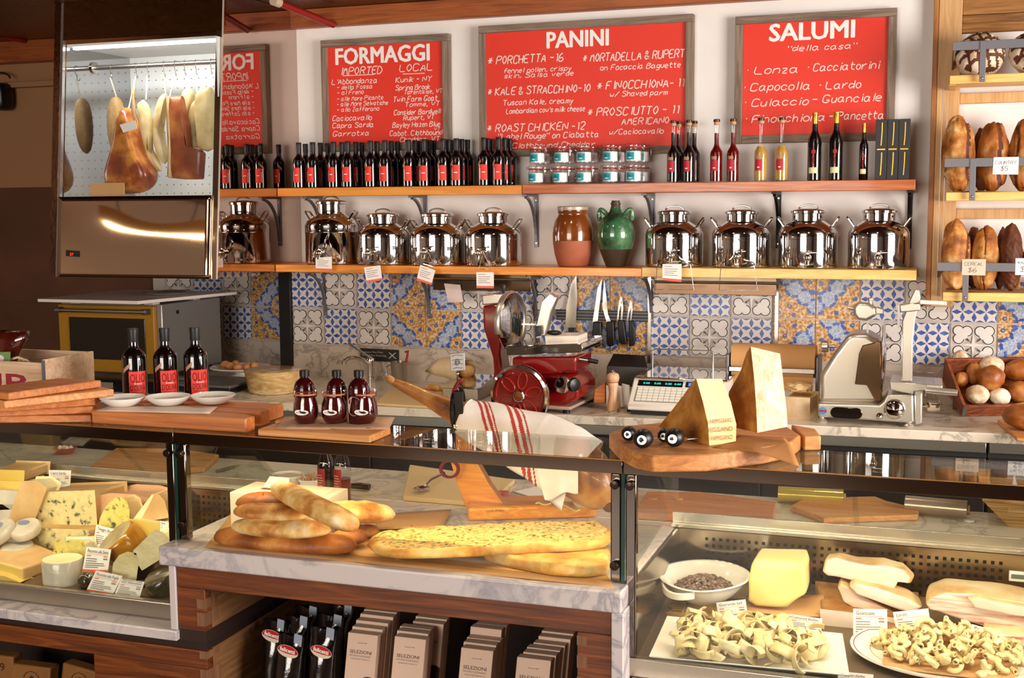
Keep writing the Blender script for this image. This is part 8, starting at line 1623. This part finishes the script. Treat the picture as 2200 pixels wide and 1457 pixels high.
pcard('price card cut by the post at the right end of the cheese case', [(341, 1121), (362, 1124), (362, 1152), (344, 1148)], -2.47, 'Fontina', False)
# ================================================================ right case
STRAW = nmat('straw', [(0.3, '#9a7236'), (0.7, '#c99f58')], 12, rough=0.7)
def mat_straw(lbl, px, h):
    c = [PDK(x, y, h) for x, y in px]; mb = MB()
    for k in range(26):
        v = k/25; a, b = c[0].lerp(c[3], v), c[1].lerp(c[2], v); j = V((0, 0, 0.006*math.sin(k*2.3)+0.005)); mb.tube([a+j+V((rnd.uniform(-.01, .01), 0, 0)), (a+b)/2+V((0, 0, 0.008)), b+j+V((rnd.uniform(-.01, .02), 0, 0))], 0.0034, 5)
    for u in (0.2, 0.75):
        L_ = [c[0].lerp(c[1], u).lerp(c[3].lerp(c[2], u), k/8)+V((0, 0, 0.0165)) for k in range(9)]; mb.tube(L_, 0.0022, 5)
    return O('straw_mat', mb, STRAW, label=lbl, cat='straw mat')
mat_straw('bundle of straw under the white bowl in the pasta case', [(1438, 1326), (1580, 1338), (1600, 1296), (1450, 1290)], 0.004)
mat_straw('straw mat under the butter block in the pasta case', [(1600, 1326), (1752, 1338), (1750, 1288), (1610, 1284)], 0.004)
# bowl: a rounded oval with one strap handle
q = PDK(1503, 1311, 0.02); Yb = q.y+0.075; rc = PY(1513, 1234, Yb); zb0 = DZ(Yb, 0.022); rx = 95/F*(rc-CAM).length; ry = rx*1.18
t = T('serving_bowl', 'white oval ceramic bowl with strap handle holding grey salt', 'bowl', (rc.x, Yb, zb0)); hB = rc.z-zb0
prof = [(0.40, 0.0), (0.46, 0.004), (0.68, hB*0.35), (0.86, hB*0.72), (0.93, hB*0.92), (1.0, hB*0.97), (1.0, hB), (0.93, hB*0.99), (0.82, hB*0.75), (0.62, hB*0.35), (0.4, 0.012), (0.02, 0.01)]
mb = MB(); rings = []
for s_, z in prof: rings.append([(rc.x+rx*s_*math.cos(a)*(1+0.015*math.cos(4*a)), Yb+ry*s_*math.sin(a)*(1+0.015*math.cos(4*a)), zb0+z+0.002*math.cos(2*a+0.4)*(z > hB*0.85)) for a in [2*PI*k/56 for k in range(56)]])
mb.loft(rings); O('bowl', mb, WHITEG, t, sm=180)
mb = MB(); L_ = []
for k in range(9):
    a = -PI/2-1.0+k*0.125; L_.append(V((rc.x+rx*0.97*math.cos(a)*(0.97+0.09*math.sin(PI*k/8)), Yb+ry*0.97*math.sin(a)*(0.97+0.09*math.sin(PI*k/8)), zb0+hB*(0.76-0.12*math.sin(PI*k/8)))))
rings = []
for i, p in enumerate(L_):
    d = (L_[min(i+1, 8)]-L_[max(i-1, 0)]).normalized(); n_ = d.cross(V((0, 0, 1))).normalized(); rings.append([p+n_*0.004+V((0, 0, 0.011)), p-n_*0.004+V((0, 0, 0.011)), p-n_*0.004-V((0, 0, 0.011)), p+n_*0.004-V((0, 0, 0.011))])
mb.loft(rings); O('strap_handle', mb, WHITEG, t, bev=0.003)
GSALT = nmat('grey_salt', [(0.3, '#5a4638'), (0.55, '#8a7264'), (0.75, '#b8a498')], 60, rough=0.6, bump=0.4)
mb = MB(); 
for k in range(420):
    a = rnd.uniform(0, 2*PI); rr = math.sqrt(rnd.random()); p = V((rc.x+rx*0.66*rr*math.cos(a), Yb+ry*0.62*rr*math.sin(a), zb0+hB*0.42+0.034*(1-rr*rr)+rnd.uniform(-.002, .003))); s_ = rnd.uniform(0.004, 0.0075)
    mb.ell(p, s_, s_, s_*0.8, M=Rz(a*3), nu=6, nv=4)
mb.lathe([(rx*0.5, 0), (rx*0.63, hB*0.16), (rx*0.45, hB*0.16+0.018), (0, hB*0.16+0.028)], (rc.x, Yb, zb0+hB*0.27), 24, c1=False)
O('coarse_salt', mb, GSALT, label='heap of coarse grey salt in the white oval bowl', cat='salt', kind='stuff', sm=180)
# butter block on kraft paper
BUT = nmat('butter', [(0.3, '#e6cf72'), (0.7, '#efdf96')], 5, rough=0.4, bump=0.1, sss=0.1)
q = PDK(1668, 1312, 0.026); Yb2 = q.y
mb = MB(); mb.sheet(10, 6, lambda u, v: PDK(1600+165*u+6*v, 1316+10*u-34*v-16*u*u*v, 0.024+0.03*max(0, u-0.75)*4*v), 0.0006); O('kraft_paper', mb, TANPAPER, label='brown paper under the butter block with one raised corner', cat='paper', sm=180)
def facet(lbl, px, Y, dep, m_, seed, nm, cat, amp=0.008, taper=0.8, group=None, sub=1, mats=None, pick=None):
    Q_ = [PY(x, y, Y) for x, y in px]; P_ = [Q_[i].lerp(Q_[(i+1) % len(Q_)], f_) for i in range(len(Q_)) for f_ in (0.04, 0.35, 0.65, 0.96)]; n = len(P_); ctr = sum(P_, V())/n; rings = []; zb = min(p.z for p in P_)
    for k, (s_, f_) in enumerate(((0.4, -0.03), (0.8, -0.015), (0.965, 0.0), (1.0, 0.06), (1.0, 0.5), (0.98, 0.92), (taper, 1.0), (0.4, 1.02))):
        ring = []
        for p in P_:
            v = ctr+(p-ctr)*s_+V((0, dep*f_, 0)); v += V((noise.noise(v*20+V((seed, 0, 0))), noise.noise(v*20+V((0, seed, 0))), noise.noise(v*20+V((0, 0, seed)))))*amp; v.z = max(v.z, zb); ring.append(v)
        rings.append(ring)
    mb = MB(); mb.loft(rings); 
    if pick:
        for i in range(len(mb.f)): mb.mi[i] = pick(i, n)
    return O(nm, mb, mats or m_, label=lbl, cat=cat, group=group, sub=sub, sm=180)
facet('big faceted block of pale yellow butter in the pasta case', [(1605, 1246), (1606, 1294), (1625, 1308), (1690, 1308), (1732, 1275), (1733, 1224), (1726, 1207), (1622, 1203), (1612, 1222)], Yb2-0.005, 0.16, BUT, 2, 'butter_block', 'butter')
# cured fat
LARD = nmat('white_lard', [(0.3, '#d9b9a8'), (0.55, '#e6d0c2'), (0.8, '#ecddd0')], 4, rough=0.4, bump=0.08, sss=0.1); LRIND = nmat('spiced_fat_rind', [(0.3, '#b98a52'), (0.5, '#d9b784'), (0.7, '#ead9b4')], 9, detail=8, rough=0.6, bump=0.3); BRT = nmat('browned_spice_top', [(0.3, '#6d3d14'), (0.5, '#a06a30'), (0.72, '#c9a268')], 9, detail=8, rough=0.65, bump=0.3); PNC = nmat('layered_pancetta', [(0.36, '#a8655a'), (0.44, '#d9ada0'), (0.55, '#eed8cc'), (0.8, '#f3e6dc')], 5, (1, 1, 12), detail=4, rough=0.4)
FG = 'cured fat slabs in the pasta case'
def layered(i, n): return 0 if i < 2*n or i >= 6*n else (1 if i < 6*n else 1)
def fat(lbl, px, Y, dep, mats, seed, pk=None, amp=0.006): return facet(lbl, px, Y, dep, None, seed, 'cured_fat_slab', 'cured meat', amp=amp, group=FG, mats=mats, pick=pk or (lambda i, n: 0 if (i < 2*n or i >= 7*n) else 1), sub=1)
Yg0 = PDK(1850, 1352).y
wedge('square slab of lardo with browned spiced top left of the Guanciale card', [(1766, 1313), (1990, 1340), (1990, 1366), (1768, 1350)], Yg0+0.0, 0.17, (LARD, BRT), nm='cured_fat_slab', cat='cured meat', bev=0.006, group=FG, slope=(-0.03, 0.03))
fat('curved tan-edged guanciale piece lying on the browned slab', [(1798, 1262), (1806, 1254), (1822, 1262), (1850, 1280), (1890, 1300), (1925, 1318), (1900, 1326), (1850, 1318), (1812, 1296)], Yg0+0.05, 0.10, (LARD, LRIND), 3)
fat('pink-streaked guanciale piece in the middle of the cured fat pile', [(1822, 1262), (1832, 1252), (1880, 1262), (1950, 1285), (1980, 1305), (1960, 1318), (1900, 1300), (1840, 1276)], Yg0+0.03, 0.10, (LARD, LRIND), 5)
fat('white guanciale slab on top of the cured fat pile', [(1766, 1228), (1774, 1203), (1796, 1200), (1838, 1212), (1900, 1214), (1942, 1224), (1963, 1246), (1958, 1258), (1930, 1252), (1920, 1266), (1850, 1250), (1776, 1236)], Yg0+0.07, 0.09, (LARD, LRIND), 7)
fat('long layered pancetta slab at the right edge of the pasta case', [(1988, 1298), (1994, 1284), (2030, 1268), (2090, 1276), (2240, 1300), (2260, 1370), (2140, 1356), (2040, 1322), (1996, 1312)], Yg0+0.02, 0.16, (PNC, LRIND), 9, amp=0.008)
fat('rolled strip of fat lying on the pancetta slab', [(2078, 1286), (2100, 1284), (2150, 1296), (2240, 1310), (2240, 1330), (2150, 1318), (2090, 1304)], Yg0-0.01, 0.06, (LARD, LRIND), 11, amp=0.004)
fat('second pancetta slab underneath at the right edge', [(2110, 1356), (2240, 1372), (2250, 1400), (2150, 1390)], Yg0-0.06, 0.12, (PNC, LRIND), 13, amp=0.004)
mb = MB(); p = PY(2168, 1226, -2.089); q = PY(2212, 1252, -2.089); mb.box(p.x, q.x, -2.092, -2.0855, q.z, p.z); tt = O('thermometer', mb, PAPERW, label='white digital thermometer on the perforated panel, right edge', cat='thermometer', bev=0.002)
mb = MB(); mb.box(p.x+0.006, q.x-0.006, -2.0935, -2.0922, q.z+0.009, p.z-0.009); O('screen', mb, mat('lcd_grey', '#6f7568', 0.3), tt)
PGp = 'price cards in the display cases'
pcard('small white card titled Guerande Salt leaning on the straw bundle', [(1537, 1298), (1600, 1291), (1609, 1338), (1545, 1340)], PDK(1580, 1345).y, 'Guerande Salt', False)
pcard('white card titled Cultured Butter behind the pappardelle tray', [(1694, 1322), (1766, 1332), (1764, 1364), (1692, 1356)], PDK(1730, 1366).y+0.01, 'Cultured Butter', False)
pcard('white card with orange foot titled Guanciale', [(1832, 1312), (1905, 1314), (1907, 1371), (1833, 1371)], PDK(1870, 1372).y+0.0, 'Guanciale')
pcard('white tilted card with orange foot titled Lardo', [(1918, 1319), (1994, 1311), (2003, 1362), (1928, 1368)], PDK(1960, 1370).y, 'Lardo')
pcard('white card titled Pancetta Stesa behind the macaroni platter', [(2088, 1344), (2168, 1366), (2168, 1398), (2086, 1384)], PDK(2120, 1402).y+0.02, 'Pancetta Stesa', False)
pcard('white card titled Pappardelle at the bottom picture edge', [(1800, 1446), (1876, 1453), (1876, 1490), (1798, 1486)], -2.672, 'Pappardelle', False)
# square tray of pappardelle
TP = [PDK(x, y, 0.0) for x, y in ((1398, 1428), (1820, 1468), (1806, 1380), (1436, 1342))]; tc = sum(TP, V())/4
def tring(s_, h): return [tc+(p-tc)*s_+V((0, 0, h)) for p in TP]
t = T('serving_tray', 'white square porcelain tray heaped with pappardelle', 'tray', tc)
mb = MB(); mb.loft([tring(0.72, 0.004), tring(0.8, 0.004), tring(1.02, 0.022), tring(1.02, 0.026), tring(0.86, 0.012), tring(0.8, 0.008)]); O('tray', mb, WHITEG, t, bev=0.003)
PASTA = nmat('fresh_pasta', [(0.3, '#d6bc7e'), (0.55, '#e8d5a4'), (0.8, '#f3e8c8')], 8, rough=0.5, bump=0.12, sss=0.05)
vs_ = []
for k in range(5):
    A1, B1, C1 = 0.5+0.25*k, 1.2+0.4*k, 0.3*k
    mb = MB(); mb.sheet(16, 3, lambda u, v: (lambda a: (0.026*math.cos(a)*(1+0.25*u), 0.026*math.sin(a)*(1+0.25*u)+0.004*math.sin(5*u+k), (v-0.5)*0.026+0.014*math.sin(3.1*u+C1)))(A1+B1*u*2.2), 0.0016)
    vs_.append(mb)
protos = []
def scatter(nm, lblf, n, place, cat, group, ms, seed):
    r_ = random.Random(seed); src = []
    for k in range(n):
        loc, rot, sc_ = place(r_, k); v = k % len(ms)
        if k < len(ms):
            mb = ms[v]; o = O(nm, mb, PASTA, label=lblf, cat=cat, group=group, sm=180)
            c = ROOT[o]
            for vv in o.data.vertices: vv.co = vv.co+c
            src.append(o); o.location = loc; o.rotation_euler = rot; o.scale = (sc_,)*3
        else:
            o = src[v].copy(); COL.objects.link(o); o.location = loc; o.rotation_euler = rot; o.scale = (sc_,)*3
def pl_pap(r_, k):
    u, v = r_.uniform(-0.72, 0.72), r_.uniform(-0.72, 0.72); p = tc+(TP[1]-TP[0])*0.5*u+(TP[3]-TP[0])*0.5*v
    return (p.x, p.y, p.z+0.022+0.045*(1-max(abs(u), abs(v))**2)*r_.uniform(0.5, 1)), (r_.uniform(0, 3.1), r_.uniform(-1, 1), r_.uniform(0, 6.3)), r_.uniform(0.8, 1.25)
scatter('pappardelle_ribbon', 'curled ribbon of pappardelle heaped on the white square tray', 105, pl_pap, 'pasta', 'pappardelle on the square tray', vs_, 5)
# oval platter of macaroni
PC = PDK(2040, 1418); pr1, pr2 = 0.262, 0.165
t = T('oval_platter', 'white oval platter with brown rim pattern under the macaroni', 'platter', PC)
def oring(s_, h): return [PC+V((pr1*s_*math.cos(a), pr2*s_*math.sin(a), h+0.12*pr2*s_*math.sin(a))) for a in [2*PI*k/64 for k in range(64)]]
mb = MB(); mb.loft([oring(0.6, 0.002), oring(0.66, 0.002), oring(1.0, 0.022), oring(1.0, 0.025), oring(0.70, 0.008), oring(0.6, 0.006)]); pl = O('platter', mb, WHITEG, t, sm=60)
mb = MB()
for s_, w_ in ((0.97, 0.012), (0.80, 0.008)):
    a_, b_ = oring(s_, 0.0), oring(s_-w_, 0.0); hz = lambda q_: 0.008+(q_-0.70)/0.30*0.017+0.0008
    n = 64; mb.add([(p.x, p.y, p.z+hz(s_)) for p in a_]+[(p.x, p.y, p.z+hz(s_-w_)) for p in b_], [(i, (i+1) % n, n+(i+1) % n, n+i) for i in range(n)])
O('rim_pattern', mb, mat('brown_rim_print', '#a5583f', 0.5), pl)
mb = MB(); mb.sheet(10, 6, lambda u, v: PC+V((-0.17+0.34*u, -0.115+0.245*v, 0.014+0.12*(-0.115+0.245*v)+0.02*max(0, v-0.8)*2+0.02*(max(0, 0.12-u)*4))), 0.0006); O('kraft_paper', mb, TANPAPER, label='brown paper lining under the macaroni on the oval platter', cat='paper', sm=180)
ms_ = []
for k in range(3):
    mb = MB(); n = 10; rings = []; R0 = 0.0155+0.0015*k
    for ri, sgn in ((0.0073, 1), (0.0046, -1)):
        rs = []
        for i in range(n+1):
            a = (1.7+0.35*k)*i/n; c = V((R0*math.cos(a), R0*math.sin(a), 0.004*math.sin(a*1.5+k))); e = V((math.cos(a), math.sin(a), 0)); rs.append([c+e*ri*math.cos(b)+V((0, 0, ri*math.sin(b))) for b in [2*PI*j/10 for j in range(10)]])
        rings.append(rs)
    mb.loft(rings[0]+rings[1][::-1]+[rings[0][0]], False, False); ms_.append(mb)
def pl_mac(r_, k):
    a = r_.uniform(0, 2*PI); rr = math.sqrt(r_.random())*0.74; x_, y_ = pr1*rr*math.cos(a), pr2*rr*math.sin(a)*0.95; lay = 0.066*(1-(rr/0.76)**2)
    return (PC.x+x_, PC.y+y_, PC.z+0.024+0.12*y_+lay*(0.35+0.65*((k*7 % 10)/9.0))), (r_.uniform(0, 6.3), r_.uniform(-0.9, 0.9), r_.uniform(0, 6.3)), r_.uniform(0.92, 1.1)
scatter('macaroni', 'curved macaroni tube heaped on the oval platter', 200, pl_mac, 'pasta', 'macaroni on the oval platter', ms_, 9)
# ================================================================ packs in the niche
PKC = nmat('pasta_carton', [(0.3, '#d3b29c'), (0.7, '#dcbca6')], 3, rough=0.55); PKS = mat('carton_side', '#ded6cf', 0.5)
def carton(lbl, tl, tr, Y, seed, front=True):
    """a flat carton leaning back, standing on the niche floor; tl, tr: photo places of its top front corners"""
    a, b = PY(*tl, Y), PY(*tr, Y); w_ = b.x-a.x; zt = (a.z+b.z)/2; z0 = 0.162; lean = 0.12; h = zt-z0; dp = 0.03
    t = T('pasta_carton', lbl, 'pasta box', ((a.x+b.x)/2, Y-lean*h, z0), 'beige pasta cartons in the niche')
    up = V((-0.05*w_, lean*h, h)); up = V((0.02, lean*h, h)); o_ = V((a.x-up.x, Y-lean*h, z0)); mb = MB()
    mb.prism([o_, o_+V((w_, 0, 0)), o_+V((w_, 0, 0))+up, o_+up], (0, dp, 0)); bo = O('carton', mb, PKC, t, bev=0.0015)
    un = up.normalized(); nn = un.cross(V((1, 0, 0))); nn = nn if nn.y < 0 else -nn
    L = lambda u, d_: o_+up+V((w_*u, 0, 0))-un*d_+nn*0.0008
    if front:
        mb = MB(); text(mb, 'SELEZIONI', L(0.12, 0.062), XD, un, w_*0.72, 0.0105); O('lettering', mb, mat('brown_print', '#4a372c', 0.7), bo)
        mb = MB(); text(mb, 'MONOGRANO', L(0.12, 0.072), XD, un, w_*0.72, 0.006); text(mb, 'Pasta dal 1908', L(0.36, 0.03), XD, un, w_*0.3, 0.004); text(mb, 'VALENTINO FELICETTI', L(0.16, 0.081), XD, un, w_*0.64, 0.004); O('lettering', mb, GREYINK, bo)
        mb = MB(); cc = L(0.8, 0.185); mb.add([cc+V((0.042*math.cos(a_), 0, 0))*(1 if math.cos(a_) < 0.5 else 0.5/max(math.cos(a_), .5))+un*0.055*math.sin(a_) for a_ in [2*PI*k/24 for k in range(24)]], [tuple(range(24))]); O('window', mb, mat('pasta_window', '#3a2114', 0.3, coat=0.4), bo)
    return t
for col, (L_, names_) in enumerate((([((846, 1354), (1108-0, 0), 0)], None),)): pass
stacks = [('left stack', [(748, 1357, 812, 1368), (757, 1345, 822, 1354), (765, 1331, 834, 1341), (774, 1318, 845, 1327), (782, 1310, 852, 1316)]),
          ('second stack', [(848, 1367, 915, 1375), (853, 1355, 920, 1362), (859, 1346, 926, 1353)]), ('second stack rear', [(887, 1334, 953, 1343), (893, 1324, 960, 1332)]),
          ('third stack', [(991, 1390, 1060, 1401), (996, 1378, 1066, 1388), (1003, 1369, 1075, 1378), (1011, 1345, 1078, 1355), (1022, 1339, 1088, 1346)]),
          ('right stack', [(1111, 1412, 1184, 1420), (1124, 1402, 1195, 1408), (1132, 1391, 1203, 1398), (1146, 1381, 1214, 1388), (1157, 1367, 1226, 1374), (1164, 1356, 1232, 1362)])]
for sname, L_ in stacks:
    for k, (xa_, ya_, xb_, yb_) in enumerate(L_):
        sn = {'second stack rear': 'pair behind it'}.get(sname, sname)
        carton(f'beige pasta carton, {ORD[k]} of the pair behind the second stack' if 'rear' in sname else f'beige pasta carton, {ORD[k]} from the front in the {sn} of the niche', (xa_, ya_), (xb_, yb_), -2.60+0.036*k+(0.13 if 'rear' in sname else 0), k, front=(k == 0))
# black pasta bags with the red oval badge
BLKF = nmat('black_pasta_film', [(0.35, '#0b0908'), (0.7, '#1c1410')], 8, rough=0.1, coat=0.9, bump=0.4, bscale=20); OVR = mat('badge_red', '#b5161c', 0.4); OVW = mat('badge_cream', '#d9c7b0', 0.5)
def bag(lbl, cx, yt, hw, Y, badge, sl):
    t = T('pasta_bag', lbl, 'pasta bag', PY(cx, yt+140, Y), 'black pasta bags in the niche'); p = PY(cx, yt, Y); w_ = hw/F*(p-CAM).length; z0 = 0.162; h = p.z-z0; dx = sl
    mb = MB(); rings = []
    for u, wx, wy in ((0, 0.9, 0.028), (0.1, 1, 0.034), (0.5, 1.02, 0.036), (0.82, 1, 0.026), (0.93, 0.98, 0.008), (1.0, 1.0, 0.003)):
        rings.append([(p.x-dx*(1-u)+w_*wx*math.cos(a), Y-0.02*(1-u)+wy*math.sin(a)*(1+0.15*math.sin(3*a)), z0+h*u+0.004*math.sin(5*a)) for a in [2*PI*k/24 for k in range(24)]])
    mb.loft(rings); bo = O('bag', mb, BLKF, t, sm=60)
    mb = MB(); mb.prism([(p.x+w_*0.25, Y-0.012, p.z-0.028), (p.x+w_*0.85, Y-0.012, p.z-0.032), (p.x+w_*0.9, Y-0.008, p.z+0.004), (p.x+w_*0.3, Y-0.008, p.z+0.008)], (0, 0.0012, 0)); O('closure_tape', mb, mat('bluish_tape', '#8f98aa', 0.4), t)
    if badge:
        bx_, by_ = badge; c = PY(bx_, by_, Y-0.042); rr = 0.037; mb = MB(); ts = -0.18
        E1, E2 = V((math.cos(ts), 0, math.sin(ts))), V((-math.sin(ts), 0, math.cos(ts)))
        mb.add([c+E1*rr*math.cos(a)*(1.0)+E2*0.020*math.sin(a) for a in [2*PI*k/28 for k in range(28)]], [tuple(range(28))]); bd = O('badge', mb, OVW, bo)
        mb = MB(); mb.add([c+V((0, -0.0006, 0))+E1*rr*0.96*math.cos(a)+E2*(0.019*math.sin(a) if math.sin(a) > 0 else 0.007*math.sin(a)) for a in [2*PI*k/28 for k in range(28)]], [tuple(range(28))]); O('badge_top', mb, OVR, bd)
        mb = MB(); text(mb, 'felicetti', c+V((0, -0.0012, 0))-E1*0.027+E2*(-0.002), E1, E2, 0.052, 0.013, bold=0.02); O('lettering', mb, BOLDW, bd)
bag('black pasta bag with red oval badge, front left of the niche', 627, 1364, 30, -2.60, (618, 1400), 0.02)
bag('black pasta bag with red oval badge, front right beside the cartons', 696, 1350, 30, -2.585, (690, 1401), 0.015)
bag('black pasta bag at the far left of the niche, badge half hidden', 592, 1332, 26, -2.50, (584, 1367), 0.01)
bag('black pasta bag behind the front right one', 712, 1322, 30, -2.47, None, 0.01)
bag('black pasta bag behind the front left one with bluish closure', 640, 1325, 28, -2.48, (601, 1382), 0.01)
bag('black pasta bag at the back of the niche, middle', 660, 1304, 28, -2.38, None, 0.01)
bag('black pasta bag at the back of the niche beside the cartons', 735, 1300, 28, -2.36, None, 0.01)
# brown packs in the left bay
BRP = nmat('brown_pack_paper', [(0.3, '#7a4d20'), (0.7, '#93612c')], 4, rough=0.6)
for k, (lbl, px, Y) in enumerate((('brown paper pack with printed emblem in the left bay, middle one', [(26, 1426), (108, 1436), (100, 1520), (5, 1520)], -2.62), ('brown paper pack at the left picture edge in the left bay', [(-40, 1404), (28, 1412), (30, 1520), (-50, 1520)], -2.58), ('brown paper pack half hidden at the right of the left bay', [(134, 1424), (206, 1444), (200, 1520), (122, 1520)], -2.56))):
    P_ = [PY(x, y, Y) for x, y in px]; t = T('paper_pack', lbl, 'pack', (sum(p.x for p in P_)/4, Y, 0.051), 'brown packs in the left bay'); P_[2].z = P_[3].z = 0.0515
    mb = MB(); mb.prism(P_, (0, 0.05, 0)); bo = O('pack', mb, BRP, t, bev=0.006)
    c = (P_[0]+P_[1])/2+V((0, -0.0012, -0.055)); mb = MB()
    if k != 1:
        L_ = [c+V((0.035*math.cos(a), 0, 0.035*math.sin(a))) for a in [PI*(0.1+0.8*j/12) for j in range(13)]]; mb.tube(L_, 0.0012, 5); mb.disc(c, 0.012, XD, ZD, 14, ry=0.02)
    else: text(mb, '9', c+V((0.01, 0, 0.0)), XD, ZD, 0.02, 0.03)
    O('emblem', mb, mat('dark_print', '#33200f', 0.7), bo)
